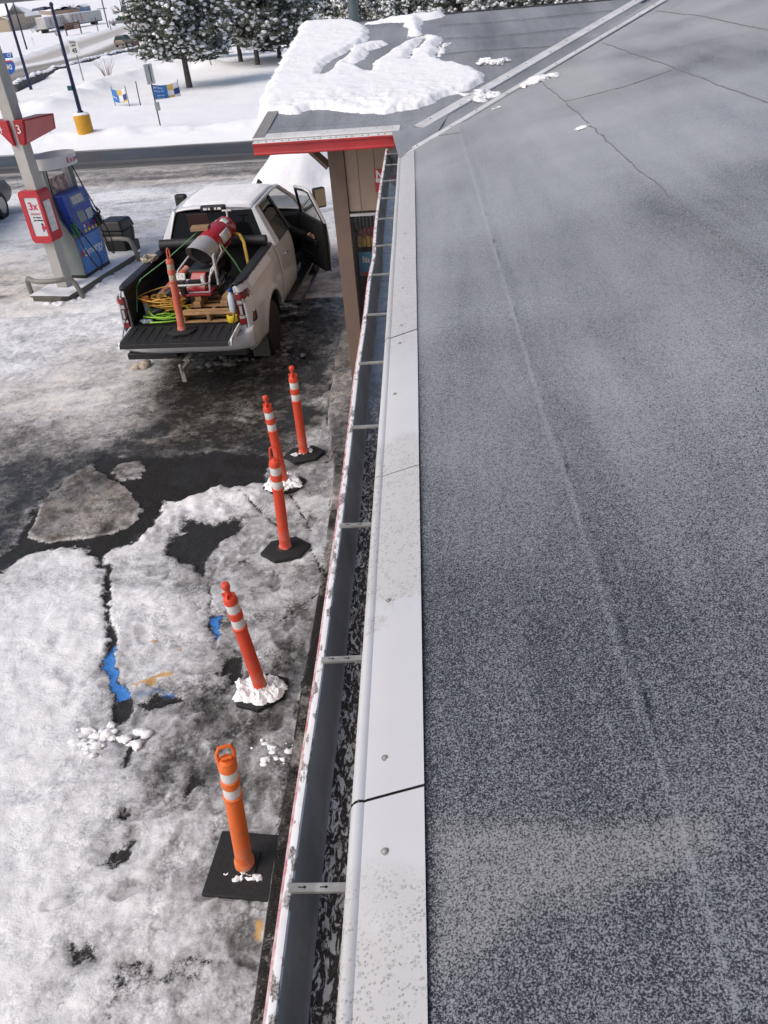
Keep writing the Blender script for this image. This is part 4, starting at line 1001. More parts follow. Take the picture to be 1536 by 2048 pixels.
def delineator(base, top, H, label, base_kind, top_kind, om, seed, snow=0, rz=0, group='orange delineator posts', bandm=None, name='delineator_post', bs=1.0, turn=0.0):
    d = (Vector(top)-Vector(base)).normalized()
    o = thing(name, label, 'traffic post', base, 0, group)
    rm = Vector((0, 0, 1)).rotation_difference(d).to_matrix().to_4x4(); Mt = Matrix.Translation(Vector(base)) @ rm @ Matrix.Rotation(turn, 4, 'Z')
    k = H/1.15
    m = MB(); m.M = Mt
    m.lathe([(.062*k, .035), (.062*k, .075*k), (.055*k, .085*k), (.052*k, .10*k), (.0505*k, .70*k), (.052*k, .712*k), (.056*k, .718*k), (.056*k, .735*k), (.047*k, .74*k), (.047*k, .82*k), (.047*k, .828*k), (.054*k, .832*k), (.054*k, .882*k), (.047*k, .886*k), (.047*k, .965*k), (.052*k, .97*k), (.053*k, .99*k), (.046*k, 1.02*k), (.025*k, 1.035*k)], 24)
    if top_kind == 'knob':
        m.lathe([(.026*k, 1.03*k), (.019*k, 1.05*k), (.0175*k, 1.085*k), (.026*k, 1.098*k), (.032*k, 1.115*k), (.030*k, 1.14*k), (.019*k, 1.152*k), (0, 1.153*k)], 16)
        for q in range(4):
            a = q*math.pi/2; m.box((.030*k*math.cos(a), .030*k*math.sin(a), 1.04*k), (.030*k, .008, .045*k), rz=a, ry=.3)
    elif top_kind == 'loop':
        m.tube([(-.028*k, 0, 1.02*k), (-.032*k, 0, 1.10*k), (-.027*k, 0, 1.15*k), (0, 0, 1.168*k), (.027*k, 0, 1.15*k), (.032*k, 0, 1.10*k), (.028*k, 0, 1.02*k)], .0105*k, 8, caps=True)
        m.lathe([(.036*k, 1.02*k), (.020*k, 1.05*k), (0, 1.052*k)], 14)
    else:                                        # handle: flat slanting grip
        m.tube([(-.042*k, .0, 1.0*k), (-.046*k, .012*k, 1.09*k), (-.030*k, .018*k, 1.125*k), (.030*k, .018*k, 1.125*k), (.046*k, .012*k, 1.09*k), (.042*k, .0, 1.0*k)], .011*k, 8)
        m.lathe([(.046*k, 1.0*k), (.044*k, 1.035*k), (.03*k, 1.05*k), (0, 1.052*k)], 18)
        m.box((0, -.012*k, 1.06*k), (.055*k, .014*k, .05*k), rx=.5)
    post = build(m, 'tube', om, o, smooth=35)
    for z0 in (.742, .888):
        m = MB(); m.M = Mt; m.lathe([(.0478*k, z0*k), (.0484*k, (z0+.002)*k), (.0484*k, (z0+.074)*k), (.0478*k, (z0+.076)*k)], 24); build(m, 'reflective_band', bandm or BAND, o, smooth=60)
    m = MB(); m.M = Matrix.Translation(Vector(base)) @ Matrix.Rotation(rz, 4, 'Z') @ Matrix.Scale(bs, 4)
    if base_kind == 'square':
        s = .225; m.prism([(-s, -s), (s, -s), (s, s), (-s, s)], .0, .030); m.prism([(-.09, -.09), (.09, -.09), (.09, .09), (-.09, .09)], .030, .042)
    else:
        hx = [(.26*math.cos(a)*1.0, .20*math.sin(a)) for a in np.linspace(0, 2*math.pi, 7)[:-1]]; hi = [(x*.82, y*.80) for x, y in hx]; hl = [(x*.36, y*.44) for x, y in hx]
        n6 = 6
        vs = [(x, y, 0) for x, y in hx]+[(x, y, .038) for x, y in hx]+[(x, y, .052) for x, y in hi]+[(x, y, .056) for x, y in hl]+[(x, y, .070) for x, y in [(q[0]*.8, q[1]*.8) for q in hl]]
        fs = [tuple(range(5, -1, -1)), tuple(range(24, 30))]
        for L in range(4): fs += [(L*6+i, L*6+(i+1) % 6, L*6+6+(i+1) % 6, L*6+6+i) for i in range(6)]
        m.add(vs, fs)
    build(m, 'rubber_base', RUB, o, smooth=30, bevel=.005)
    if snow:
        rr = random.Random(seed); m = MB()
        if snow > .5:
            def md(u, v):
                a = 2*math.pi*u; r_ = .05+(.045*bs+.20*bs*float(fbm(math.cos(a)*2.2+seed, math.sin(a)*2.2, 4, seed, .7)))*v; x, y = r_*math.cos(a)*1.1, r_*math.sin(a)*.88
                return (base[0]+x, base[1]+y, base[2]+.048+max(0, -.016+.125*float(fbm(x*26+seed, y*26, 5, seed+2, .65)))*min(1, (1-v)*4))
            m.grid(90, 22, md)
        for q in range(int(70*snow)):
            a = rr.uniform(0, 6.28); r_ = rr.uniform(.065, .17*bs)*(1 if snow > .5 else rr.uniform(.3, 1)); r0 = rr.uniform(.008, .017)+(.018 if q % 9 == 0 else 0)
            m.blob((base[0]+r_*math.cos(a)*1.1, base[1]+r_*math.sin(a)*.85, base[2]+.052+rr.uniform(0, .024)), r0, seed+q, 8, (1.2, 1.1, .65), .6)
        so = build(m, 'caked_snow', SNOWC, o, smooth=70)
    return o
def dpost(bpx, tpx, H, *a, lean=None, **k):
    b = atz(*bpx, .06); t = aty(*tpx, b.y); t = b+(t-b)
    b.z = k.pop('bz', .03); return delineator(tuple(b), tuple(t), H, *a, **k)
dpost((489, 1728), (447, 1485), 1.24, 'bright orange post with flat handle on a square black base, nearest the gutter bottom', 'square', 'handle', OR1, 1, snow=0, rz=-.10, turn=.35)
D1 = [o for o in bpy.data.objects if o.get('label', '').startswith('bright orange post')][0]
m = MB(); a_ = Vector(atz(489, 1728, .03)); d_ = (aty(447, 1485, a_.y)-a_).normalized(); c_ = a_+d_*.78+Vector((.045, -.035, 0)); n_ = Vector((.72, -.69, 0)); s_ = n_.cross(d_).normalized()
m.add([c_-s_*.016-d_*.03+n_*.003, c_+s_*.016-d_*.03+n_*.003, c_+s_*.016+d_*.03+n_*.003, c_-s_*.016+d_*.03+n_*.003], [(0, 1, 2, 3)]); build(m, 'sticker', mat('sticker_white', (.62, .58, .56), .5, 0, .4, 60), D1, smooth=0, solid=.002)
D2 = dpost((525, 1383), (458, 1192), 1.20, 'leaning red orange knob post whose octagonal base is heaped with snow, second nearest', 'hex', 'knob', OR2, 2, snow=1.3, rz=.6, bs=.92)
dpost((571, 1098), (545, 893), 1.22, 'red orange post with loop handle on a clean hexagonal black base', 'hex', 'loop', OR2, 3, rz=.25)
dpost((569, 968), (531, 797), 1.16, 'red orange knob post with snow covered base, standing just behind the loop handled post', 'hex', 'knob', OR2, 4, snow=1.5, rz=.3)
dpost((608, 908), (583, 735), 1.19, 'farthest knob post, snow crumbs on its black base beside the sidewalk slab', 'hex', 'knob', OR2, 5, snow=.22, rz=.2)
b = atz(494, 1752, .035); m = MB(); rr = random.Random(4)
for q in range(16): m.blob((b.x+rr.gauss(0, .05), b.y+rr.gauss(-.01, .02), .055), rr.uniform(.012, .028), q, 8, (1.2, 1, .8), .6)
for q in range(3): m.blob((b.x-.13+rr.gauss(0, .01), b.y+.0+rr.gauss(0, .01), .05), rr.uniform(.012, .02), q+40, 8, (1.2, 1, .8), .6)
tag(build(m, 'snow_crumbs', HEAP, None, smooth=70), 'snow crumbs on the square black post base', 'snow')
# loose snow chunks on the lot
def chunks(px, n_, spread, r, label, seed, m_=None, sq=.6):
    p = atz(*px); m = MB(); rr = random.Random(seed)
    for q in range(int(n_*2.2)): m.blob((p.x+rr.gauss(0, spread[0]), p.y+rr.gauss(0, spread[1]), .035+rr.uniform(0, r*.4)), (rr.uniform(.15, 1)**1.6)*r, seed*7+q, 9, (1.25, 1.05, sq*.95), .4)
    tag(build(m, 'snow_chunks', m_ or HEAP, None, smooth=70), label, 'snow')
chunks((218, 1478), 26, (.13, .05), .045, 'broken ridge of white snow crumbs on grey ice left of the orange posts', 3)
chunks((172, 1508), 9, (.08, .07), .03, 'few scattered snow crumbs left of the broken snow ridge', 4)
chunks((560, 1510), 12, (.10, .06), .03, 'white snow crumbs between the two nearest orange posts', 6)
ICE = mat('dirty_ice', (.42, .36, .29), .6, 0, .3, 12, .6, 40)
chunks((283, 738), 7, (.05, .05), .085, 'tan block of dirty ice on wet pavement behind the pickup', 8, ICE, .8)
chunks((452, 730), 14, (.25, .12), .06, 'grey slush lumps behind the pickup right rear wheel', 9, mat('slush', (.20, .195, .19), .6, 0, .25, 14, .6, 40))
chunks((590, 690), 16, (.22, .22), .05, 'slush lumps beside the pickup rear wheel near the sidewalk', 10, MATS['slush'])

# ================================================================== FUEL ISLAND
IO = atz(132, 572, .15); IA = R(-12)           # column foot and island heading
IX = Vector((math.cos(IA), math.sin(IA), 0)); IY = Vector((-math.sin(IA), math.cos(IA), 0))
def isl(x, y, z): p = IO+IX*x+IY*y; return Vector((p.x, p.y, z))
MI = Matrix(((IX.x, IY.x, 0, IO.x), (IX.y, IY.y, 0, IO.y), (0, 0, 1, 0), (0, 0, 0, 1)))
PAINTW = mat('column_paint', (.44, .43, .40), .55, 0, .05, 2, dirt=(.33, .31, .28), dirtamt=.25)
CURB = mat('island_steel', (.105, .098, .085), .6, .2, .25, 5, .3, 50)
ISNOW = mat('island_snow', (.78, .79, .81), .75, 0, .06, 5, .5, 22)
it = thing('pump_island', 'raised fuel island with dark steel edge and snow on top', 'pump island', tuple(isl(0, 1, 0)), IA)
op = [(-.50, -.42), (-.36, -.62), (.30, -.66), (.46, -.40), (.46, 2.15), (.30, 2.45), (-.32, 2.45), (-.50, 2.15)]
m = MB(); m.M = MI; m.prism(op, -.02, .15); build(m, 'steel_edge', CURB, it, smooth=0, bevel=.012)
m = MB(); m.M = MI
m.grid(30, 60, lambda u, v: (-.47+.90*u*1.0, -.58+2.95*v, .152+.028*float(fbm(u*5, v*14, 4, 3))*min(1, min(u, 1-u)*12, min(v, 1-v)*14)))
build(m, 'snow_cover', ISNOW, it, smooth=80)
m = MB(); rr = random.Random(2)
for k in range(34):
    y = rr.uniform(-.6, 2.3); m.blob(tuple(isl(.50+rr.gauss(0, .05) if k % 3 else rr.uniform(-.4, .4), y if k % 3 else -.70, .03)), rr.uniform(.04, .10), k, 9, (1.3, 1.2, .6), .5)
tag(build(m, 'snow_bank', ISNOW, None, smooth=80), 'lumpy ploughed snow against the fuel island edge', 'snow')
# canopy with its column
cn = thing('fuel_canopy', 'grey fuel canopy beam carried on a square off-white column', 'canopy', tuple(isl(0, 0, .15)), IA)
m = MB(); m.M = MI; m.hexa([(-.115, -.125, .17), (.115, -.125, .17), (.115, .125, .17), (-.115, .125, .17)], [(-.115, -.125, 5.0), (.115, -.125, 5.0), (.115, .125, 5.0), (-.115, .125, 5.0)]); build(m, 'column', PAINTW, cn, smooth=0, bevel=.012)
cq = aty(135, 0, IO.y+.1)
m = MB(); m.M = MI @ Matrix.Translation((0, 0, 0)); m.box((-2.4, .9, 5.17), (5.4, 3.6, .6)); build(m, 'deck', mat('canopy_grey', (.30, .30, .29), .6, 0, .05, 3), cn, smooth=0)
# red number flag
FR_ = mat('flag_red', (.40, .02, .03), .3, 0, .08, 5); FL = mat('flag_red_sky_glare', (.55, .17, .165), .2, 0, .08, 5)  # second red is paled: sky glare on the sign side put into colour
ns = thing('pump_number_sign', 'red wedge sign with numbers 4 and 3 mounted on the canopy column', 'sign', tuple(isl(0, 0, 2.8)), IA)
def nz(z): return z
m = MB(); m.M = MI
top, bot = 3.17, 2.76
m.add([(-.40, -.16, top), (.0, -.20, top), (.0, .12, top), (-.40, .12, top), (-.06, -.16, bot), (.0, -.20, bot), (.0, .12, bot), (-.06, .12, bot)], [(0, 1, 5, 4), (3, 2, 1, 0), (2, 3, 7, 6), (4, 5, 6, 7), (0, 4, 7, 3), (1, 2, 6, 5)])
m.add([(.125, -.20, top), (.30, -.16, top), (.50, .50, top), (.125, .50, top), (.125, -.20, bot+.02), (.20, -.17, bot), (.46, .50, bot+.16), (.125, .50, bot+.1)], [(0, 1, 5, 4), (3, 2, 1, 0), (1, 2, 6, 5), (4, 5, 6, 7), (2, 3, 7, 6), (0, 4, 7, 3)])
build(m, 'wedge', FR_, ns, smooth=0, bevel=.006)
A_, B_, C_, D_ = Vector((.30, -.16, top)), Vector((.50, .50, top)), Vector((.46, .50, bot+.16)), Vector((.20, -.17, bot)); cc_ = (A_+B_+C_+D_)/4; nn_ = (D_-A_).cross(B_-A_).normalized(); nn_ = nn_ if nn_.x > 0 else -nn_
m = MB(); m.M = MI; m.quad(*[tuple(cc_+(q-cc_)*.88+nn_*.012) for q in (D_, C_, B_, A_)]); o = build(m, 'side_panel', FL, ns, smooth=0, solid=.004)
lettering('4', .20, MATS['sign_white'], ns, frame(isl(-.20, -.186, 3.04), IX, (0, 0, 1))); lettering('3', .20, MATS['sign_white'], ns, frame(isl(.19, -.195, 3.02), IX, (0, 0, 1)))
# red framed advert round the column
ad = thing('column_sign', 'red rounded sign frame with a 3x cleaner advert wrapped on the column', 'sign', tuple(isl(0, 0, 1.5)), IA)
m = MB(); m.M = MI
def rrect(w0, w1, z0, z1, r, n=6):
    out = []
    for cx, cz, a0 in ((w1-r, z1-r, 0), (w0+r, z1-r, 90), (w0+r, z0+r, 180), (w1-r, z0+r, 270)):
        for k in range(n+1): a = R(a0+90*k/n); out.append((cx+r*math.cos(a), cz+r*math.sin(a)))
    return out
zl, zh = 1.05, 2.00
oc = rrect(-.27, .17, zl, zh, .09); n_ = len(oc); ic = rrect(-.175, .115, zl+.13, zh-.12, .015)
vs = [(x, -.20, z) for x, z in oc]+[(x, -.20, z) for x, z in ic]+[(x, -.185, z) for x, z in ic]+[(x, .16, z) for x, z in oc]
fs = [(i, (i+1) % n_, n_+(i+1) % n_, n_+i)[::-1] for i in range(n_)]+[(n_+i, n_+(i+1) % n_, 2*n_+(i+1) % n_, 2*n_+i)[::-1] for i in range(n_)]+[(i, (i+1) % n_, 3*n_+(i+1) % n_, 3*n_+i) for i in range(n_)]+[tuple(3*n_+i for i in range(n_))]
m.add(vs, fs); build(m, 'red_frame', mat('frame_red', (.45, .025, .035), .35, 0, .08, 4), ad, smooth=35)
m = MB(); m.M = MI; m.box((-.03, -.184, (zl+zh)/2+.005), (.30, .006, .71)); build(m, 'poster', mat('poster_grey', (.60, .61, .63), .4, 0, .05, 4), ad, smooth=0)
m = MB(); m.M = MI; m.box((.172, -.02, 1.52), (.006, .20, .55)); build(m, 'side_poster', mat('poster_grey2', (.66, .66, .67), .4, 0, .2, 12), ad, smooth=0)
INKR = mat('ink_red', (.45, .02, .06), .5); INKB = mat('ink_blue', (.01, .02, .06), .5)
AF = lambda x, z: frame(isl(x, -.189, z), IX, (0, 0, 1))
lettering('3x', .19, INKR, ad, AF(-.03, 1.72), bold=.005); lettering('cleaner', .075, INKR, ad, AF(-.02, 1.59)); lettering('for better', .045, INKB, ad, AF(-.01, 1.525), bold=.001); lettering('gas mileage', .045, INKB, ad, AF(0, 1.475), bold=.001)
m = MB(); m.M = MI; m.box((.065, -.190, 1.33), (.085, .003, .05)); m.box((.06, -.190, 1.365), (.05, .003, .03)); build(m, 'car_picture', INKR, ad, smooth=0)
m = MB(); m.M = MI; m.box((.055, -.1905, 1.40), (.045, .003, .04)); m.box((.05, -.1905, 1.285), (.03, .003, .035)); build(m, 'dark_wheel', INKB, ad, smooth=0)

# fuel dispenser
fp = thing('fuel_pump', 'grey and blue fuel dispenser with a white ring top and Synergy panel', 'fuel pump', tuple(isl(.0, 1.0, .15)), IA)
MP_ = MI @ Matrix.Translation((.05, .42, .165))
BLUE = mat('pump_blue', (.008, .045, .30), .32, 0, .15, 6); BLUEL = mat('pump_light_blue', (.04, .20, .58), .4, 0, .12, 6, dirt=(.25, .3, .4), dirtamt=.2); PG = mat('pump_grey', (.21, .235, .235), .45, .1, .08, 3); PGL = mat('pump_light_grey', (.44, .45, .46), .45, 0, .06, 3)
m = MB(); m.M = MP_
m.prism([(-.26, .0), (.16, .0), (.16, .95), (-.26, .95)], 0, .06); build(m, 'plinth', BLACK, fp, smooth=0)
# side cheek: flared grey profile extruded across the narrow face
ck = [(.0, .06), (.42, .06), (.42, .55), (.40, .80), (.30, 1.0), (.22, 1.15), (.18, 1.5), (.16, 2.1), (.0, 2.1)]
for yy in (0.0, .90):
    m = MB(); m.M = MP_; n_ = len(ck); w = .055
    vs = [(x-.26, yy, z) for x, z in ck]+[(x-.26, yy+w, z) for x, z in ck]
    m.add(vs, [tuple(range(n_)), tuple(range(2*n_-1, n_-1, -1))]+[(i, n_+i, n_+(i+1) % n_, (i+1) % n_) for i in range(n_)]); build(m, 'side_cheek', PG, fp, smooth=0, bevel=.008)
m = MB(); m.M = MP_; m.box((-.05, .475, .52), (.40, .83, .92)); build(m, 'lower_cabinet', PG, fp, smooth=0)
m = MB(); m.M = MP_; m.box((.160, .475, .42), (.03, .82, .70)); lp = build(m, 'lower_panel', BLUEL, fp, smooth=0, bevel=.006)
lettering('Synergy', .22, mat('panel_white', (.7, .72, .75), .5), fp, MP_ @ frame((.178, .50, .46), (0, 1, 0), (0, 0, 1)), bold=.004)
m = MB(); m.M = MP_; m.prism([(.177+.001*0, .12)]*0 or [(.176, .06), (.179, .06), (.179, .14), (.176, .14)], .40, .52); build(m, 'red_mark', INKR, fp, smooth=0)
m = MB(); m.M = MP_; m.hexa([(-.2, .06, .98), (.24, .06, .80), (.24, .89, .80), (-.2, .89, .98)], [(-.2, .06, 1.58), (.10, .06, 1.58), (.10, .89, 1.58), (-.2, .89, 1.58)]); hd = build(m, 'blue_head', BLUE, fp, smooth=0, bevel=.012)
def hp(y, z, off=.004): x = .24+(.10-.24)*(z-.80)/.78; return (x+off, y, z)
def hquad(name, y0, y1, z0, z1, m_, off=.006):
    m = MB(); m.M = MP_; a = hp(y0, z0, off); b = hp(y1, z0, off); c = hp(y1, z1, off); d = hp(y0, z1, off); m.quad(a, b, c, d); return build(m, name, m_, fp, smooth=0, solid=.004)
hquad('price_screen', .30, .68, 1.36, 1.50, mat('screen_grey', (.42, .42, .38), .3, 0, .2, 12)); hquad('screen_frame', .24, .74, 1.32, 1.54, mat('frame_blue', (.06, .13, .30), .4), .003)
hquad('card_screen', .28, .52, 1.02, 1.22, mat('lcd', (.14, .19, .20), .2)); hquad('keypad', .58, .80, 1.02, 1.20, PGL)
for k in range(4): hquad('grade_button', .30+.13*k, .37+.13*k, .83, .885, [mat('yellow_button', (.62, .42, .04), .4), MATS['yellow_button'], MATS['yellow_button'], MATS['yellow_button']][k])
for k in range(4): hquad('price_flag', .32+.13*k, .38+.13*k, .91, .97, [PGL, INKR, INKB, INKR][k])
# upper posts and open ring with lettering
for yy in (.10, .80):
    m = MB(); m.M = MP_; m.box((-.17, yy, 1.86), (.11, .07, .55)); build(m, 'ring_post', PGL, fp, smooth=0, bevel=.008)
m = MB(); m.M = MP_; m.box((-.16, .45, 1.72), (.03, .58, .30)); build(m, 'topper_advert', mat('advert_mix', (.42, .30, .26), .5, 0, .9, 9), fp, smooth=0)
m = MB(); m.M = MP_
ring = []
for k in range(49):
    a = 2*math.pi*k/48; x = .40*math.sin(a); y = .50*math.cos(a); ring.append((x-.12, y+.45))
oz = 2.06; ih = .20
vs = []
for x, y in ring[:-1]: vs += [(x, y, oz), (x, y, oz+ih), (x*.985-.0018, (y-.45)*.985+.45, oz+ih), (x*.985-.0018, (y-.45)*.985+.45, oz)]
n_ = 48
fs = []
for i in range(n_):
    j = (i+1) % n_
    for k in range(4): fs.append((i*4+k, j*4+k, j*4+(k+1) % 4, i*4+(k+1) % 4)[::-1])
m.add(vs, fs); build(m, 'ring_band', mat('ring_white', (.60, .60, .61), .4, 0, .04, 3), fp, smooth=50)
m = MB(); m.M = MP_; m.prism([(x*.9-.012, (y-.45)*.9+.45) for x, y in ring[:-1]], oz+.01, oz+.03); build(m, 'ring_floor', PGL, fp, smooth=0)
m = MB(); m.M = MP_; m.box((-.14, .55, oz+.06), (.22, .30, .06)); build(m, 'ring_motor', BLACK, fp, smooth=0)
tx = bpy.data.curves.new('x', 'FONT')
ch = 'Exxon'
for k, c_ in enumerate(ch):
    a = R(96-11*(k-.5)); x = .403*math.sin(a)-.12; y = .503*math.cos(a)+.45
    # letters follow the curved band
    tang = Vector((.40*math.cos(a), -.50*math.sin(a), 0)); tang = -tang if tang.y < 0 else tang
    lettering(c_, .125, INKR, fp, MP_ @ frame((x, y, oz+.10), tang, (0, 0, 1)), bold=.003)
HOSE = mat('hose_black', (.010, .011, .012), .4)
def hose(pts, r=.014, par=None, name='hose', m_=None):
    m = MB(); P_ = [Vector(p) for p in pts]; out = []
    for i in range(len(P_)-1):
        p0, p1, p2, p3 = P_[max(i-1, 0)], P_[i], P_[i+1], P_[min(i+2, len(P_)-1)]
        for k in range(8):
            t = k/8; out.append(.5*((2*p1)+(-p0+p2)*t+(2*p0-5*p1+4*p2-p3)*t*t+(-p0+3*p1-3*p2+p3)*t**3))
    out.append(P_[-1]); m.tube(out, r, 8); return build(m, name, m_ or HOSE, par, smooth=60)
L = lambda x, y, z: tuple(MP_ @ Vector((x, y, z)))
hose([L(.0, -.02, 2.05), L(.02, -.06, 1.6), L(.12, -.06, 1.2), L(.26, -.03, .9), L(.30, .06, .5), L(.32, .28, .12), L(.34, .36, .10), L(.34, .40, .3), L(.26, .22, .75), L(.22, .13, .95)], .014, fp)
hose([L(-.1, .93, 2.05), L(.0, .98, 1.6), L(.18, .97, 1.1), L(.34, .95, .6), L(.36, .90, .25), L(.30, .86, .4), L(.26, .80, .9)], .014, fp)
hose([L(-.30, -.02, 1.0), L(-.36, -.06, .6), L(-.30, -.08, .15), L(-.2, -.06, .06)], .014, fp)
def nozzle(y, col):
    m = MB(); m.M = MP_
    m.hexa([(.19, y-.03, .84), (.30, y-.03, .84), (.30, y+.03, .84), (.19, y+.03, .84)], [(.15, y-.03, 1.06), (.24, y-.03, 1.04), (.24, y+.03, 1.04), (.15, y+.03, 1.06)]); m.tube([(.2, y, .96), (.28, y+.02, 1.08), (.20, y+.03, 1.16)], .018, 8); m.tube([(.30, y, .86), (.34, y, .95), (.25, y, 1.03)], .008, 6)
    build(m, 'nozzle', col, fp, smooth=30, bevel=.006)
nozzle(.02, mat('nozzle_green', (.015, .13, .05), .4)); nozzle(.90, BLACK); nozzle(.78, BLACK)
# tubular guards
GUARD = mat('guard_paint', (.24, .225, .20), .45, .1, .15, 6, dirt=(.09, .085, .075), dirtamt=.3)
def guard(y0, label, s=1):
    o = thing('pump_guard', label, 'guard rail', tuple(isl(0, y0, 0)), IA, 'bent pipe guards at the fuel island ends')
    a = [(-.54, 0, 0), (-.55, 0, .30), (-.50, -.02*s, .40), (-.40, -.10*s, .43), (-.2, -.22*s, .43), (.05, -.25*s, .43), (.28, -.18*s, .43), (.42, -.06*s, .42), (.50, 0, .33), (.56, .02*s, .12), (.58, .02*s, 0)]
    P_ = [isl(x, y0+y, z+.02) for x, y, z in a]; out = []
    for i in range(len(P_)-1):
        p0, p1, p2, p3 = P_[max(i-1, 0)], P_[i], P_[i+1], P_[min(i+2, len(P_)-1)]
        for k in range(5):
            t = k/5; out.append(.5*((2*p1)+(-p0+p2)*t+(2*p0-5*p1+4*p2-p3)*t*t+(-p0+3*p1-3*p2+p3)*t**3))
    out.append(P_[-1]); m = MB(); m.tube(out, .048, 12); build(m, 'pipe', GUARD, o, smooth=60)
    m = MB(); m.cyl(tuple(isl(-.54, y0, -.01)), tuple(isl(-.54, y0, .03)), .075, None, 14); m.cyl(tuple(isl(.58, y0+.02*s, -.01)), tuple(isl(.58, y0+.02*s, .03)), .075, None, 14); build(m, 'foot', GUARD, o, smooth=40)
guard(-.38, 'bent grey pipe guard in front of the column at the near island end'); guard(1.95, 'bent grey pipe guard at the far island end beside the black bin', -1)
# black bin with squeegee holder
tb = thing('waste_bin', 'black plastic waste bin with squeegee holder at the far end of the fuel island', 'bin', tuple(isl(.18, 2.35, 0)), IA)
m = MB(); m.M = MI @ Matrix.Translation((-.12, 2.46, .02)) @ Matrix.Scale(.92, 4)
m.hexa([(-.24, -.24, 0), (.24, -.24, 0), (.24, .24, 0), (-.24, .24, 0)], [(-.30, -.29, .62), (.30, -.29, .62), (.30, .29, .62), (-.30, .29, .62)]); build(m, 'bin_body', BLACK, tb, smooth=0, bevel=.03)
m = MB(); m.M = MI @ Matrix.Translation((-.12, 2.46, .02)) @ Matrix.Scale(.92, 4); m.hexa([(-.33, -.32, .63), (.33, -.32, .63), (.33, .32, .63), (-.33, .32, .63)], [(-.27, -.26, .86), (.27, -.26, .86), (.27, .26, .86), (-.27, .26, .86)]); build(m, 'bin_lid', BLACK, tb, smooth=0, bevel=.04)
m = MB(); m.M = MI @ Matrix.Translation((-.12, 2.46, .02)) @ Matrix.Scale(.92, 4); m.box((.40, -.05, .26), (.16, .22, .24)); build(m, 'squeegee_bucket', mat('bucket_grey', (.04, .042, .05), .5), tb, smooth=0, bevel=.015)
m = MB(); m.M = MI @ Matrix.Translation((-.12, 2.46, .02)) @ Matrix.Scale(.92, 4); m.cyl((.40, -.05, .3), (.43, -.05, .72), .014, None, 8); build(m, 'squeegee_handle', BLACK, tb)

# ================================================================== WHITE PICKUP
TX, TY, TA = -3.43, 10.39, R(-4.08)
TM = Matrix.Translation((TX, TY, 0)) @ Matrix.Rotation(TA, 4, 'Z')
def tl(x, y, z): return TM @ Vector((x, y, z))
def truck_paint():
    t = NT('dirty_white_paint'); xyz = t.sep(); n = t.noise(6, 6, .65); s = t.noise(9, 6, .7, t.mapped((2, 2.2, .35)), .3)
    c = t.ramp(t.noise(2, 3), [(.3, (.62, .64, .67)), (.7, (.68, .695, .715))])
    hgt = t.ramp(t.math('DIVIDE', xyz[2], 2.0), [(.22, .95), (.33, .66), (.43, .26), (.52, .05), (.62, 0)])
    side = t.ramp(t.math('ABSOLUTE', xyz[0]), [(.75, .4), (.90, 1)])
    d = t.math('MULTIPLY', t.math('MULTIPLY', hgt, t.ramp(s, [(.30, .35), (.62, 1)])), side)
    c = t.mix(t.math('MULTIPLY', d, .88), c, (.215, .21, .20))
    t.set('Base Color', c); t.set('Roughness', t.mix(d, .22, .7)); t.set('Coat Weight', .4); t.set('Coat Roughness', .12); return t.mat
TP = truck_paint()
tk = thing('pickup_truck', 'dirty white crew cab pickup with tailgate down and right front door open', 'pickup truck', (TX, TY, 0), TA)
def tb_(): m = MB(); m.M = TM; return m
AX1, AX2, AR, AZ = 1.18, 4.97, .53, .43
def bodyx(y, z):
    x = .955+.035*math.sin(max(0, min(1, (z-.45)/.95))*math.pi)
    if z > 1.15: x -= .16*((z-1.15)/.5)**2
    for ya in (AX1, AX2):
        d = math.hypot(y-ya, z-AZ); x += .032*math.exp(-((d-AR-.03)/.10)**2)
    if y < .28: x -= .075*((.28-y)/.28)**2
    if y > 5.2: x -= .16*((y-5.2)/.65)**2
    return x
def side_panel(name, y0, y1, zt, sgn, parent=None, zb=.52, m_=None, nz=14):
    m = tb_(); ys = np.linspace(y0, y1, max(6, int((y1-y0)/.045))); vs = []
    for y in ys:
        lo = zb
        for ya in (AX1, AX2):
            if abs(y-ya) < AR: lo = max(lo, AZ+math.sqrt(AR*AR-(y-ya)**2))
        top = zt(y) if callable(zt) else zt
        for k in range(nz+1):
            z = lo+(top-lo)*k/nz; vs.append((sgn*bodyx(y, z), y, z))
    n_ = nz+1
    fs = [(i*n_+k, i*n_+k+1, (i+1)*n_+k+1, (i+1)*n_+k) if sgn < 0 else (i*n_+k, (i+1)*n_+k, (i+1)*n_+k+1, i*n_+k+1) for i in range(len(ys)-1) for k in range(nz)]
    m.add(vs, fs); return build(m, name, m_ or TP, parent or tk, smooth=50, solid=.02)
for s in (-1, 1):
    side_panel('bed_side', .0, 1.955, 1.45, s)
    side_panel('rear_door', 2.0, 3.04, 1.40, s)
    side_panel('front_fender', 4.18, 5.80, lambda y: 1.38-.02*(y-4.18), s)
side_panel('front_door', 3.06, 4.15, 1.40, -1)
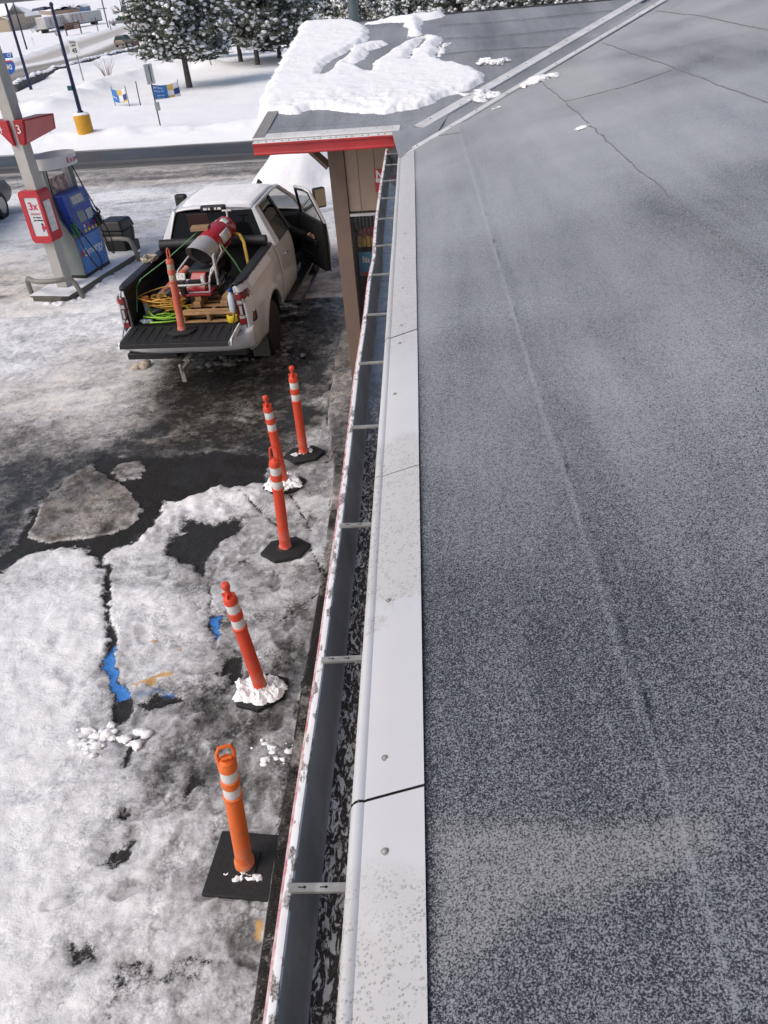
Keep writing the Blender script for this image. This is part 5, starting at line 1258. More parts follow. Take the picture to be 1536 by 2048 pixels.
# tail pillars, bed liner, rails
LINER = mat('bed_liner', (.010, .010, .011), .6, 0, .2, 12, .3, 120)
for s in (-1, 1):
    m = tb_(); m.hexa([(s*.795, -.005, .62), (s*.90, .02, .62), (s*.90, .10, .62), (s*.795, .10, .62)] if s > 0 else [(s*.90, .02, .62), (s*.795, -.005, .62), (s*.795, .10, .62), (s*.90, .10, .62)], [(s*.785, 0, 1.44), (s*.86, .02, 1.44), (s*.86, .10, 1.44), (s*.785, .10, 1.44)] if s > 0 else [(s*.86, .02, 1.44), (s*.785, 0, 1.44), (s*.785, .10, 1.44), (s*.86, .10, 1.44)]); build(m, 'tail_pillar', TP, tk, smooth=0, bevel=.01)
    # tail lamp wraps the corner
    m = tb_(); vs = []; pz = [.90, .94, 1.30, 1.36]; ins = [.03, 0, 0, .03]
    for z, i_ in zip(pz, ins):
        for x, y in ((.80, -.018+i_*.5), (.885, -.012+i_*.5), (.925, .03), (.942, .13), (.945, .23-i_)):
            vs.append((s*(bodyx(y, z)+.014 if y > .1 else x*(1.0 if z < 1.2 else .985)), y, z))
    m.add(vs, [((i*5+k, i*5+k+1, (i+1)*5+k+1, (i+1)*5+k) if s > 0 else (i*5+k, (i+1)*5+k, (i+1)*5+k+1, i*5+k+1)) for i in range(3) for k in range(4)])
    ll = build(m, 'tail_light', mat('lamp_dark_red', (.07, .006, .008), .15, 0, .2, 6, coat=.6), tk, smooth=50, solid=.01)
    for z0, z1, y0, col in ((1.27, 1.34, .0, 'lamp_red'), (.92, .99, .0, 'lamp_red'), (1.20, 1.25, .0, 'lamp_white'), (.995, 1.035, .0, 'lamp_white')):
        mm = mat(col, (.22, .010, .014) if col == 'lamp_red' else (.40, .38, .37), .2); m = tb_(); vs = []
        for z in (z0, z1):
            for x, y in ((.82, -.024), (.885, -.019), (.93, .03)): vs.append((s*x, y, z))
        m.add(vs, [((k, k+1, 3+k+1, 3+k) if s > 0 else (k, 3+k, 3+k+1, k+1)) for k in range(2)]); build(m, 'lens', mm, ll, smooth=0, solid=.004)
    m = tb_(); m.quad((s*.84, -.026, 1.05), (s*.875, -.024, 1.05), (s*.875, -.024, 1.18), (s*.84, -.026, 1.18)); build(m, 'lens', MATS['lamp_white'], ll, smooth=0, solid=.004)
    # black rail cap
    m = tb_(); vs = []
    for j in range(15):
        y = -.0+1.95*j/14; x1 = bodyx(y, 1.45)+.012; 
        for x, z in ((x1, 1.42), (x1+.002, 1.462), (x1-.012, 1.476), (.80, 1.476), (.775, 1.465), (.77, 1.35)): vs.append((s*x, y, z))
    m.add(vs, [((j*6+k, (j+1)*6+k, (j+1)*6+k+1, j*6+k+1) if s < 0 else (j*6+k, j*6+k+1, (j+1)*6+k+1, (j+1)*6+k)) for j in range(14) for k in range(5)]); build(m, 'rail_cap', BLACK, tk, smooth=30, solid=.006)
    m = tb_(); m.box((s*.79, .99, 1.17), (.03, 1.92, .52)); m.box((s*.66, 1.18, 1.02), (.24, .75, .20)); build(m, 'bed_wall', LINER, tk, smooth=0, bevel=.01)
m = tb_(); m.box((0, 1.0, .90), (1.62, 1.96, .05))
for k in range(11): m.box((-.70+.14*k, 1.0, .928), (.06, 1.9, .012))
build(m, 'bed_floor', LINER, tk, smooth=0)
m = tb_(); m.box((0, 1.95, 1.17), (1.66, .04, .55)); build(m, 'bed_front', LINER, tk, smooth=0)
m = tb_(); m.tube([(-.86, 1.84, 1.54), (-.4, 1.85, 1.545), (.4, 1.85, 1.545), (.86, 1.84, 1.54)], .085, 14); build(m, 'rolled_cover', mat('black_vinyl', (.012, .012, .013), .55, 0, .3, 20, .4, 40), tk, smooth=50)
# tailgate, lying open
tgm = tb_(); A0 = .925; A1 = .885
tgm.hexa([(-.785, -.575, A1-.065), (.785, -.575, A1-.065), (.785, -.01, A0-.065), (-.785, -.01, A0-.065)], [(-.785, -.575, A1-.005), (.785, -.575, A1-.005), (.785, -.01, A0-.005), (-.785, -.01, A0-.005)]); tg_ = build(tgm, 'tailgate', TP, tk, smooth=0, bevel=.012)
m = tb_(); m.hexa([(-.775, -.595, A1-.055), (.775, -.595, A1-.055), (.775, -.02, A0-.003), (-.775, -.02, A0-.003)], [(-.77, -.585, A1+.008), (.77, -.585, A1+.008), (.77, -.02, A0+.008), (-.77, -.02, A0+.008)])
for k in range(12):
    x = -.70+.127*k; m.hexa([(x-.03, -.52, A1+.006), (x+.03, -.52, A1+.006), (x+.03, -.08, A0+.006), (x-.03, -.08, A0+.006)], [(x-.022, -.50, A1+.018), (x+.022, -.50, A1+.018), (x+.022, -.10, A0+.018), (x-.022, -.10, A0+.018)])
build(m, 'tailgate_liner', LINER, tg_, smooth=0, bevel=.006)
for s in (-1, 1):
    m = tb_(); m.tube([(s*.79, -.38, A0), (s*.79, .02, 1.2)], .008, 6); build(m, 'tailgate_cable', BLACK, tg_)
    m = tb_(); m.hexa([(s*.80-.012, -.56, A1-.06), (s*.80+.012, -.56, A1-.06), (s*.80+.012, -.03, A0-.06), (s*.80-.012, -.03, A0-.06)], [(s*.80-.012, -.50, A1+.02), (s*.80+.012, -.50, A1+.02), (s*.80+.012, -.03, A0+.015), (s*.80-.012, -.03, A0+.015)]); build(m, 'tailgate_edge', TP, tg_, smooth=0, bevel=.004)
# bumper, hitch
m = tb_(); vs = []; pr = [(.0, .80), (-.14, .80), (-.20, .77), (-.215, .70), (-.20, .62), (-.15, .57), (-.02, .56)]
for j in range(25):
    x = -1.0+2.0*j/24; c_ = .14*abs(x)**4
    for y, z in pr: vs.append((x*(.985), y+c_+.02, z+(.06*max(0, abs(x)-.78)/.2 if z > .65 else 0)))
m.add(vs, [(j*7+k, j*7+k+1, (j+1)*7+k+1, (j+1)*7+k) for j in range(24) for k in range(6)]); bp = build(m, 'bumper', TP, tk, smooth=50, solid=.015)
m = tb_(); m.box((-.55, -.05, .52), (.75, .16, .09)); m.box((.55, -.02, .52), (.6, .14, .08)); build(m, 'bumper_valance', BLACK, bp, smooth=0, bevel=.01)
m = tb_(); m.box((0.02, -.17, .50), (.075, .25, .075)); m.box((.02, -.37, .47), (.055, .34, .055)); m.box((.02, -.52, .40), (.06, .05, .20)); m.lathe([(.02, 0), (.018, .05), (.024, .07), (.026, .095), (.018, .115), (0, .12)], 12, (.02, -.56, .46)); m.cyl((-.06, -.25, .50), (.10, -.25, .50), .009, None, 8); build(m, 'hitch', mat('hitch_steel', (.40, .38, .34), .4, .6, .3, 20), tk, smooth=30)
# frame and underside
m = tb_(); m.box((0, 2.9, .55), (1.5, 5.3, .20)); m.cyl((-.85, AX1, .42), (.85, AX1, .42), .06); m.box((.1, 1.0, .62), (1.3, 1.9, .3)); build(m, 'chassis', DARK, tk, smooth=0)
m = tb_()
for s in (-1, 1):
    for ya in (AX1, AX2):
        n_ = 14; vs = []
        for k in range(n_+1):
            a = math.pi*k/n_; 
            for x in (.62, .95): vs.append((s*x, ya+math.cos(a)*AR, AZ+math.sin(a)*AR))
        m.add(vs, [(k*2, k*2+1, k*2+3, k*2+2) for k in range(n_)])
build(m, 'wheel_well', DARK, tk, smooth=40)
for s in (-1, 1):
    for ya in (AX1, AX2):
        Mw = TM @ Matrix.Translation((s*.83, ya, .405)) @ Matrix.Rotation(math.pi/2*s, 4, 'Y')
        m = MB(); m.M = Mw; m.lathe([(.24, -.135), (.34, -.14), (.385, -.125), (.405, -.09), (.405, .09), (.385, .125), (.34, .14), (.24, .135)], 36)
        for k in range(44): a = 2*math.pi*k/44; m.box((.405*math.cos(a), .405*math.sin(a), .06*(-1)**k), (.018, .028, .11), rz=a)
        w = build(m, 'wheel', RUB, tk, smooth=35)
        m = MB(); m.M = Mw; m.lathe([(.24, .12), (.235, .06), (.10, .05), (.09, .10), (.05, .11), (0, .11)], 24)
        for k in range(6): a = 2*math.pi*k/6; m.box((.16*math.cos(a), .16*math.sin(a), .085), (.16, .05, .03), rz=a)
        build(m, 'rim', mat('rim_alloy', (.35, .35, .35), .35, .8, .1, 9), w, smooth=30)
    m = tb_(); m.box((s*.86, AX1-.60, .40), (.26, .012, .46)); build(m, 'mud_flap', mat('mud_flap_grey', (.10, .095, .09), .8, 0, .3, 9), tk, smooth=0)
    m = tb_(); m.box((s*1.0, 3.05, .50), (.18, 2.1, .05)); m.box((s*.93, 2.4, .52), (.06, .06, .1)); m.box((s*.93, 3.8, .52), (.06, .06, .1)); build(m, 'running_board', BLACK, tk, smooth=0, bevel=.012)
# cab shell
def ghx(z, base=.945): t = (z-1.40)/.56; return base-.245*t-.03*t*t       # half width of the greenhouse
ROOFZ = 1.97
m = tb_(); nu, nv = 25, 15
def roofp(u, v):
    x = (2*u-1)*(.645-.02*abs(2*v-1)); y = 2.17+1.62*v; c = (2*u-1)
    return (x, y, ROOFZ+.035*(1-c**4)*1.0+.02*math.sin(math.pi*v)-.045*max(0, v-.8)/.2-.02*max(0, .12-v)/.12)
m.grid(nu, nv, roofp); cabr = build(m, 'cab_roof', TP, tk, smooth=60, solid=.02)
GL = glass('dark_tinted_glass')
# rear glass with frame pillars
def rg(x, z): return (x, 2.02+.17*(z-1.42)/.5, z)
m = tb_(); m.add([rg(-.80, 1.44), rg(.80, 1.44), rg(.62, 1.93), rg(-.62, 1.93)], [(0, 1, 2, 3)]); build(m, 'rear_window', GL, tk, smooth=0, solid=.006)
m = tb_(); m.hexa([(-.95, 1.99, .62), (.95, 1.99, .62), (.95, 2.06, .62), (-.95, 2.06, .62)], [(-.93, 1.99, 1.44), (.93, 1.99, 1.44), (.93, 2.06, 1.44), (-.93, 2.06, 1.44)]); build(m, 'cab_back', TP, tk, smooth=0, bevel=.01)
for s in (-1, 1):
    def bar(pts, w0, w1, name, m_=TP):
        m = tb_(); m.tube([(s*x, y, z) for x, y, z in pts], [w0]*(len(pts)-1)+[w1], 8, flat=.8); return build(m, name, m_, tk, smooth=50)
    m = tb_(); A_ = [(s*.955, 2.00, 1.40), (s*.955, 2.24, 1.40), (s*.67, 2.34, 1.95), (s*.66, 2.17, 1.97), (s*.80, 2.00, 1.42), (s*.62, 2.15, 1.95)]
    m.add([A_[0], A_[1], A_[2], A_[3], A_[4], A_[5]], [(0, 1, 2, 3), (0, 3, 5, 4)] if s > 0 else [(3, 2, 1, 0), (4, 5, 3, 0)]); build(m, 'rear_pillar', TP, tk, smooth=0, solid=.03, bevel=.01)
    m = tb_(); m.add([(s*.95, 3.00, 1.40), (s*.95, 3.10, 1.40), (s*.665, 3.06, 1.95), (s*.665, 2.98, 1.95)], [(0, 1, 2, 3) if s > 0 else (3, 2, 1, 0)]); build(m, 'door_pillar', BLACK, tk, smooth=0, solid=.04)
    m = tb_(); m.tube([(s*.93, 4.46, 1.36), (s*.84, 4.12, 1.66), (s*.66, 3.76, 1.93)], .038, 8); build(m, 'front_pillar', TP, tk, smooth=50)
    m = tb_(); m.tube([(s*.662, 2.18, 1.955), (s*.668, 2.7, 1.965), (s*.666, 3.3, 1.965), (s*.66, 3.78, 1.93)], .026, 8); build(m, 'roof_rail', TP, tk, smooth=50)
    m = tb_(); m.add([(s*.938, 2.22, 1.42), (s*.938, 3.0, 1.42), (s*.675, 2.98, 1.93), (s*.68, 2.42, 1.93)], [(0, 1, 2, 3) if s > 0 else (3, 2, 1, 0)]); build(m, 'side_window', GL, tk, smooth=0, solid=.006)
    m = tb_(); m.tube([(s*.95, 2.2, 1.41), (s*.95, 3.02, 1.41)], .013, 6); build(m, 'window_seal', BLACK, tk)
m = tb_(); m.add([(-.938, 3.10, 1.42), (-.93, 4.40, 1.40), (-.675, 3.74, 1.93), (-.675, 3.06, 1.93)], [(3, 2, 1, 0)]); build(m, 'side_window', GL, tk, smooth=0, solid=.006)
m = tb_(); m.add([(-.90, 4.48, 1.36), (.90, 4.48, 1.36), (.64, 3.80, 1.94), (-.64, 3.80, 1.94)], [(0, 1, 2, 3)]); build(m, 'windscreen', glass('clear_screen', (.05, .06, .06), .05, .35), tk, smooth=0, solid=.006)
m = tb_(); m.grid(20, 12, lambda u, v: ((2*u-1)*(.90-.06*v), 4.42+1.40*v, 1.36+.05*(1-abs(2*u-1)**3)-.10*v*v)); build(m, 'bonnet', TP, tk, smooth=60, solid=.02)
m = tb_(); m.box((0, 5.84, .90), (1.75, .12, .75)); build(m, 'grille', BLACK, tk, smooth=0, bevel=.03)
m = tb_(); m.box((0, 5.95, .62), (1.95, .14, .24)); build(m, 'front_bumper', TP, tk, smooth=0, bevel=.04)
# third brake lamp and fin
m = tb_(); m.box((0, 2.17, 1.985), (.40, .10, .085)); tl3 = build(m, 'brake_light', BLACK, tk, smooth=0, bevel=.02)
m = tb_()
for k, x in enumerate((-.13, -.10, -.05, .05, .10, .13)): m.box((x, 2.115, 1.985), (.03, .012, .032))
build(m, 'lens', mat('lens_white', (.8, .8, .8), .15), tl3, smooth=0)
m = tb_(); m.hexa([(.36, 3.56, 2.0), (.44, 3.56, 2.0), (.44, 3.74, 2.0), (.36, 3.74, 2.0)], [(.39, 3.58, 2.08), (.41, 3.58, 2.08), (.41, 3.63, 2.08), (.39, 3.63, 2.08)]); build(m, 'aerial_fin', BLACK, tk, smooth=0, bevel=.008)
# door handle, cab interior
m = tb_(); m.tube([(.985, 2.30, 1.19), (1.02, 2.33, 1.195), (1.02, 2.47, 1.20), (.985, 2.50, 1.20)], .016, 8); build(m, 'door_handle', mat('chrome', (.75, .75, .75), .12, 1, .05, 6), tk)
INT = mat('cab_black', (.012, .012, .013), .7, 0, .3, 12)
m = tb_(); m.box((0, 3.3, .62), (1.8, 2.4, .06)); m.box((0, 4.35, 1.12), (1.78, .30, .45)); build(m, 'dashboard', INT, tk, smooth=0, bevel=.03)
for x in (-.45, .45):
    for y, nm in ((3.45, 'front_seat'), (2.55, 'rear_seat')):
        m = tb_(); m.box((x, y, .86), (.56, .55, .22)); m.box((x, y-.28, 1.22), (.54, .17, .66), rx=-.2); m.box((x, y-.36, 1.62), (.28, .10, .20), rx=-.1); build(m, nm, mat('seat_dark', (.018, .017, .016), .75, 0, .3, 14), tk, smooth=30, bevel=.04)
# open right front door, hinged at the front pillar
DH = Vector((.965, 4.16, 0)); DA = R(33)
MD = TM @ Matrix.Translation(DH) @ Matrix.Rotation(DA, 4, 'Z') @ Matrix.Translation(-DH)
def db(): m = MB(); m.M = MD; return m
dr = build((lambda m: (m.grid(16, 10, lambda u, v: ((.955+.035*math.sin(v*math.pi))*1.0, 3.06+1.10*u, .56+.84*v)), m)[1])(db()), 'front_door', TP, tk, smooth=60, solid=.012)
m = db(); m.hexa([(.86, 3.09, .58), (.945, 3.075, .58), (.945, 4.14, .58), (.86, 4.12, .58)], [(.88, 3.09, 1.40), (.945, 3.075, 1.40), (.945, 4.14, 1.40), (.88, 4.12, 1.40)]); build(m, 'door_trim', INT, dr, smooth=0, bevel=.015)
m = db(); m.box((.85, 3.62, 1.02), (.05, .62, .10)); m.box((.845, 3.75, .72), (.05, .6, .14)); build(m, 'armrest', INT, dr, smooth=0, bevel=.02)
m = db(); m.tube([(.945, 3.075, 1.40), (.73, 3.08, 1.94), (.725, 3.30, 1.955), (.73, 3.74, 1.92), (.94, 4.14, 1.40)], .026, 8); build(m, 'window_frame', TP, dr, smooth=50)
m = db(); m.tube([(.93, 3.11, 1.40), (.722, 3.12, 1.915), (.718, 3.32, 1.93), (.722, 3.70, 1.895), (.925, 4.10, 1.40)], .024, 8); build(m, 'window_seal', BLACK, dr, smooth=50)
m = db(); m.add([(.935, 3.10, 1.40), (.935, 4.10, 1.40), (.73, 3.73, 1.91), (.73, 3.10, 1.91)], [(0, 1, 2, 3)]); build(m, 'pane', glass('door_glass', (.35, .42, .42), .04, .18), dr, smooth=0, solid=.005)
m = db(); m.tube([(.95, 3.065, .60), (.955, 3.06, 1.0), (.95, 3.06, 1.38)], .012, 6); build(m, 'door_seal', BLACK, dr)
m = db(); m.box((.975, 3.85, .60), (.02, .5, .09)); build(m, 'mud_edge', BLACK, dr, smooth=0)
m = db(); m.tube([(.95, 4.02, 1.42), (1.06, 4.00, 1.47), (1.16, 3.99, 1.52)], .03, 8); mi_ = build(m, 'mirror_arm', BLACK, dr)
m = db(); m.box((1.26, 3.99, 1.60), (.23, .12, .34)); build(m, 'mirror', BLACK, dr, smooth=0, bevel=.03)
m = db(); m.box((1.26, 3.925, 1.61), (.20, .008, .29)); build(m, 'mirror_glass', mat('mirror_silver', (.50, .52, .46), .06, 1, .05, 4), dr, smooth=0, bevel=.003)
m = tb_(); m.tube([(-.95, 4.12, 1.44), (-1.10, 4.08, 1.52)], .03, 8); build(m, 'mirror_arm', BLACK, tk)
m = tb_(); m.box((-1.20, 4.06, 1.64), (.22, .13, .36)); build(m, 'mirror', BLACK, tk, smooth=0, bevel=.04)
# thin snow on the cab roof and rails
ts = tb_(); ts.grid(50, 50, lambda u, v: (lambda p: (p[0]*.97, p[1]+.02, p[2]+.010+.028*max(0, float(fbm(u*4, v*4, 4, 8))-.12)*min(1, min(u, 1-u)*9, min(v, 1-v)*9)))(roofp(u, v)))
tag(build(ts, 'cab_snow', HEAP, None, smooth=80), 'thin uneven snow layer on the pickup cab roof', 'snow')
ts = tb_(); rr = random.Random(3)
ts.grid(14, 40, lambda u, v: (bodyx(.5, 1.2)*.0+.865+.10*u, .30+1.25*v, 1.452-.13*u*u+.045*max(0, float(fbm(u*3, v*7, 4, 18))-.30)*min(1, min(u, 1-u)*6, min(v, 1-v)*7)))
tag(build(ts, 'fender_snow', HEAP, None, smooth=80), 'patch of snow on the shoulder of the pickup right bed side', 'snow')

# person in the passenger seat, arm out to the door pull
ps_ = thing('person', 'person in dark jacket seated in the pickup, arm reaching to the open door', 'person', tuple(tl(.42, 3.4, .62)), TA)
def skin(name, joints, edges, m_, root=0, parent=None, lv=2):
    me = bpy.data.meshes.new(name); inv = PM[parent.name].inverted()
    me.from_pydata([tuple(inv @ Vector(j[0])) for j in joints], edges, []); o = bpy.data.objects.new(name, me); COL.objects.link(o); o.parent = parent
    md = o.modifiers.new('skin', 'SKIN'); 
    for k, j in enumerate(joints):
        sv = me.skin_vertices[0].data[k]; sv.radius = (j[1], j[1]*(j[2] if len(j) > 2 else 1)); sv.use_root = (k == root)
    md.use_smooth_shade = True
    s = o.modifiers.new('sub', 'SUBSURF'); s.levels = lv; s.render_levels = lv
    me.materials.append(m_); PM[o.name] = PM[parent.name].copy(); return o
hand = MD @ Vector((.80, 3.42, 1.14)); sh = tl(.62, 3.30, 1.52); el = tl(.98, 3.36, 1.30); el = (sh+hand)/2+Vector((.02, .0, -.06))
wr_ = hand-(hand-el).normalized()*.07
JK = mat('dark_jacket', (.012, .014, .018), .85, 0, .3, 14, .3, 60)
J = [(tl(.42, 3.30, .98), .17, .85), (tl(.42, 3.26, 1.15), .165, .75), (tl(.43, 3.24, 1.36), .18, .65), (tl(.43, 3.26, 1.50), .12, .7), (sh, .075), (el, .056), (wr_, .042), (tl(.24, 3.30, 1.48), .075), (tl(.16, 3.46, 1.22), .055), (tl(.28, 3.68, 1.14), .042), (tl(.44, 3.28, 1.60), .06), (tl(.52, 3.72, 1.02), .085), (tl(.54, 3.86, .70), .06), (tl(.32, 3.72, 1.02), .085), (tl(.31, 3.88, .70), .06)]
E_ = [(0, 1), (1, 2), (2, 3), (3, 4), (4, 5), (5, 6), (3, 7), (7, 8), (8, 9), (3, 10), (0, 11), (11, 12), (0, 13), (13, 14)]
skin('body', J, E_, JK, 0, ps_)
SK = mat('skin', (.50, .27, .19), .5, 0, .1, 20)
hd_ = (hand-el).normalized(); up = Vector((0, 0, 1)); sd = hd_.cross(up).normalized()
J = [(wr_-hd_*.01, .027, .75), (wr_+hd_*.03, .030, .6), (wr_+hd_*.075, .034, .45)]; E_ = [(0, 1), (1, 2)]
for k, (o_, ln) in enumerate(((-.028, .060), (-.009, .070), (.010, .066), (.027, .052))):
    b0 = wr_+hd_*.08+up*o_; i0 = len(J); J += [(b0, .0095), (b0+hd_*ln*.5+sd*.006, .0088), (b0+hd_*ln*.78+sd*.028, .0078)]; E_ += [(2, i0), (i0, i0+1), (i0+1, i0+2)]
i0 = len(J); J += [(wr_+hd_*.045+up*.036, .0105), (wr_+hd_*.075+up*.052+sd*.012, .009)]; E_ += [(1, i0), (i0, i0+1)]
skin('hand', J, E_, SK, 0, ps_)
hc = tl(.46, 3.30, 1.74); m = MB(); m.M = Matrix.Translation(hc) @ Matrix.Rotation(TA-.5, 4, 'Z')
m.grid(20, 16, lambda u, v: (.073*math.sin(math.pi*v)*math.cos(2*math.pi*u), .092*math.sin(math.pi*v)*math.sin(2*math.pi*u)+(.022*math.exp(-((u-.25)/.03)**2-((v-.55)/.09)**2)), -.115*math.cos(math.pi*v))); build(m, 'head', SK, ps_, smooth=80)
m = MB(); m.M = Matrix.Translation(hc) @ Matrix.Rotation(TA-.5, 4, 'Z'); m.grid(20, 10, lambda u, v: (.080*math.sin(math.pi*(.55+.45*v))*math.cos(2*math.pi*u), .100*math.sin(math.pi*(.55+.45*v))*math.sin(2*math.pi*u)-.01, .01-.115*math.cos(math.pi*(.55+.45*v)))); build(m, 'cap', JK, ps_, smooth=80)

# ---------------------------------------------------------------- load in the bed
WOOD = mat('raw_pine', (.42, .25, .115), .7, 0, .3, 14, .3, 60, dirt=(.22, .13, .06), dirtamt=.3)
FZ = .934
pa = thing('pallet', 'pale wooden pallet at the rear of the pickup bed under the heater', 'pallet', tuple(tl(.33, .55, FZ)), TA)
for k, y in enumerate((.10, .22, .42, .60, .80, 1.0)):
    m = tb_(); m.box((.34, y, FZ+.115), (.82, .085, .018)); build(m, 'deck_board', WOOD, pa, smooth=0, bevel=.003)
for x in (-.03, .34, .71):
    m = tb_(); m.box((x, .55, FZ+.06), (.045, 1.0, .09)); build(m, 'stringer', WOOD, pa, smooth=0, bevel=.003)
for y in (.08, .30):
    m = tb_(); m.box((.34, y, FZ+.008), (.80, .09, .016)); build(m, 'bottom_board', WOOD, pa, smooth=0, bevel=.003)
for x, lb in ((.12, 'left short timber bearer on the pallet under the heater'), (.52, 'right short timber bearer on the pallet under the heater')):
    m = tb_(); m.box((x, .56, FZ+.165), (.10, .52, .075)); m.box((x+.015, .60, FZ+.235), (.09, .50, .055)); tag(build(m, 'timber_bearer', WOOD, None, smooth=0, bevel=.004), lb, 'timber', 'timber bearers under the heater')
# torpedo heater
HR = mat('heater_red', (.40, .012, .022), .28, 0, .12, 5, coat=.3, dirt=(.12, .03, .03), dirtamt=.2)
he = thing('torpedo_heater', 'red and silver torpedo heater on a white wheeled frame in the pickup bed', 'heater', tuple(tl(.2, .9, FZ+.25)), TA)
h0 = Vector((.14, .68, 1.66)); h1 = Vector((.30, 1.72, 1.80)); ax = (h1-h0).normalized(); Lh = (h1-h0).length
Mh = TM @ Matrix.Translation(h0) @ Vector((0, 0, 1)).rotation_difference(ax).to_matrix().to_4x4()
m = MB(); m.M = Mh; m.lathe([(.186, .322), (.19, .34), (.19, Lh*.72), (.172, Lh*.74), (.165, Lh), (.10, Lh+.04), (0, Lh+.045)], 28); build(m, 'barrel', HR, he, smooth=40)
m = MB(); m.M = Mh; m.grid(24, 8, lambda u, v: (lambda a: (.193*math.cos(a), -.193*math.sin(a), (-.10+.16*(1-math.sin(a))*.9)+(.32+.10-.16*(1-math.sin(a))*.9)*v))(-1.2+u*(math.pi+2.4))); build(m, 'silver_nose', mat('heater_silver', (.50, .49, .47), .35, .3, .15, 6), he, smooth=40)
m = MB(); m.M = Mh; m.lathe([(.186, .20), (.15, .16), (.06, .15), (.0, .15)], 28, cap=False); build(m, 'nozzle_bore', DARK, he, smooth=40)
m = MB(); m.M = Mh; m.box((.0, -.188, .0), (.001, .001, .001)); m.lathe([(.192, Lh*.735), (.196, Lh*.74), (.196, Lh*.76), (.19, Lh*.765)], 28, cap=False); m.lathe([(.192, .32), (.196, .325), (.196, .345), (.19, .35)], 28, cap=False); build(m, 'clamp_ring', HR, he, smooth=40)
def onb(a, t, w, l, r=.193):            # curved label patch on the barrel
    m = MB(); m.M = Mh; m.grid(6, 2, lambda u, v: (r*math.cos(a+w*(u-.5)/r), -r*math.sin(a+w*(u-.5)/r), t+l*v)); return m
build(onb(.9-.5, .50, .16, .28), 'label', mat('label_white', (.62, .62, .60), .4, 0, .5, 40), he, smooth=60, solid=.001)
build(onb(1.3, Lh*.82, .12, .12, .172), 'label', MATS['label_white'], he, smooth=60, solid=.001); build(onb(2.4, Lh*.82, .12, .10, .172), 'label', MATS['label_white'], he, smooth=60, solid=.001)
m = MB(); m.M = TM; m.box((.06, 1.25, 1.93), (.26, .20, .05), rz=.1); build(m, 'wooden_tray', mat('tan_card', (.30, .20, .12), .7), he, smooth=0); m = MB(); m.M = TM; m.box((.02, 1.32, 2.02), (.30, .02, .18), rz=.1, rx=.2); build(m, 'dark_flap', mat('flap_brown', (.035, .018, .016), .5), he, smooth=0)
# frame, tank, wheels
WHF = mat('frame_white', (.62, .61, .60), .4, 0, .1, 8)
m = tb_(); rr_ = .014
for s in (-.20, .30):
    m.tube([(s, .44, FZ+.30), (s+.01, .46, 1.36), (s+.02, .62, 1.50), (s+.06, 1.6, 1.62)], rr_, 8)
m.tube([(-.20, .46, 1.36), (-.21, .30, 1.40), (-.14, .24, 1.41), (.24, .24, 1.41), (.31, .30, 1.40), (.30, .46, 1.36)], rr_, 8)
m.tube([(-.20, .44, FZ+.30), (.30, .44, FZ+.30)], rr_, 8); m.tube([(.31, .5, 1.42), (.42, .95, 1.66), (.38, 1.0, 1.74)], rr_, 8)
build(m, 'tube_frame', WHF, he, smooth=50)
m = tb_(); m.box((.05, .52, FZ+.285), (.56, .30, .03)); m.hexa([(-.05, .46, FZ+.30), (.22, .46, FZ+.30), (.22, .52, FZ+.30), (-.05, .52, FZ+.30)], [(.02, .62, 1.46), (.22, .62, 1.46), (.22, .68, 1.46), (.02, .68, 1.46)]); build(m, 'red_stand', HR, he, smooth=0, bevel=.006)
m = tb_(); m.box((.12, 1.15, 1.34), (.46, .75, .26)); build(m, 'tank', mat('tank_black', (.012, .012, .013), .4), he, smooth=0, bevel=.05)
m = tb_(); m.box((-.04, .33, 1.48), (.13, .04, .15), rx=-.3); m.box((.27, .34, 1.45), (.05, .05, .12)); m.box((.36, .72, 1.48), (.03, .20, .42), rz=.2); build(m, 'control_box', MATS['label_white'], he, smooth=0, bevel=.006)
m = tb_(); m.box((-.03, .30, 1.42), (.10, .12, .10)); m.cyl((-.08, .40, 1.34), (-.06, .42, 1.14), .05); m.box((.14, .33, 1.42), (.18, .08, .06)); build(m, 'motor', BLACK, he, smooth=30)
for x in (-.30, .46):
    Mw = TM @ Matrix.Translation((x, .80, FZ+.25)) @ Matrix.Rotation(math.pi/2, 4, 'Y'); m = MB(); m.M = Mw; m.lathe([(.09, -.045), (.15, -.05), (.165, -.03), (.165, .03), (.15, .05), (.09, .045), (.0, .03)], 24); build(m, 'wheel', RUB, he, smooth=40)
m = tb_(); m.tube([(.33, 1.74, 1.84), (.34, 1.76, 1.98), (.34, 1.76, 2.04)], .016, 8); m.tube([(.27, 1.76, 2.03), (.41, 1.76, 2.03)], .014, 8); build(m, 'crank_handle', WHF, he)
rr = random.Random(9); m = tb_()
for k in range(7):
    pts = [(.42+rr.gauss(0, .02)+.05*math.sin(a), .72+.10*math.cos(a)+rr.gauss(0, .012), 1.26+.16*math.sin(a)+rr.gauss(0, .02)) for a in np.linspace(0, 6.28, 13)]; m.tube(pts, .008, 6)
tag(build(m, 'black_cable', HOSE, None), 'coiled black cable hanging on the right side of the heater frame', 'cable')
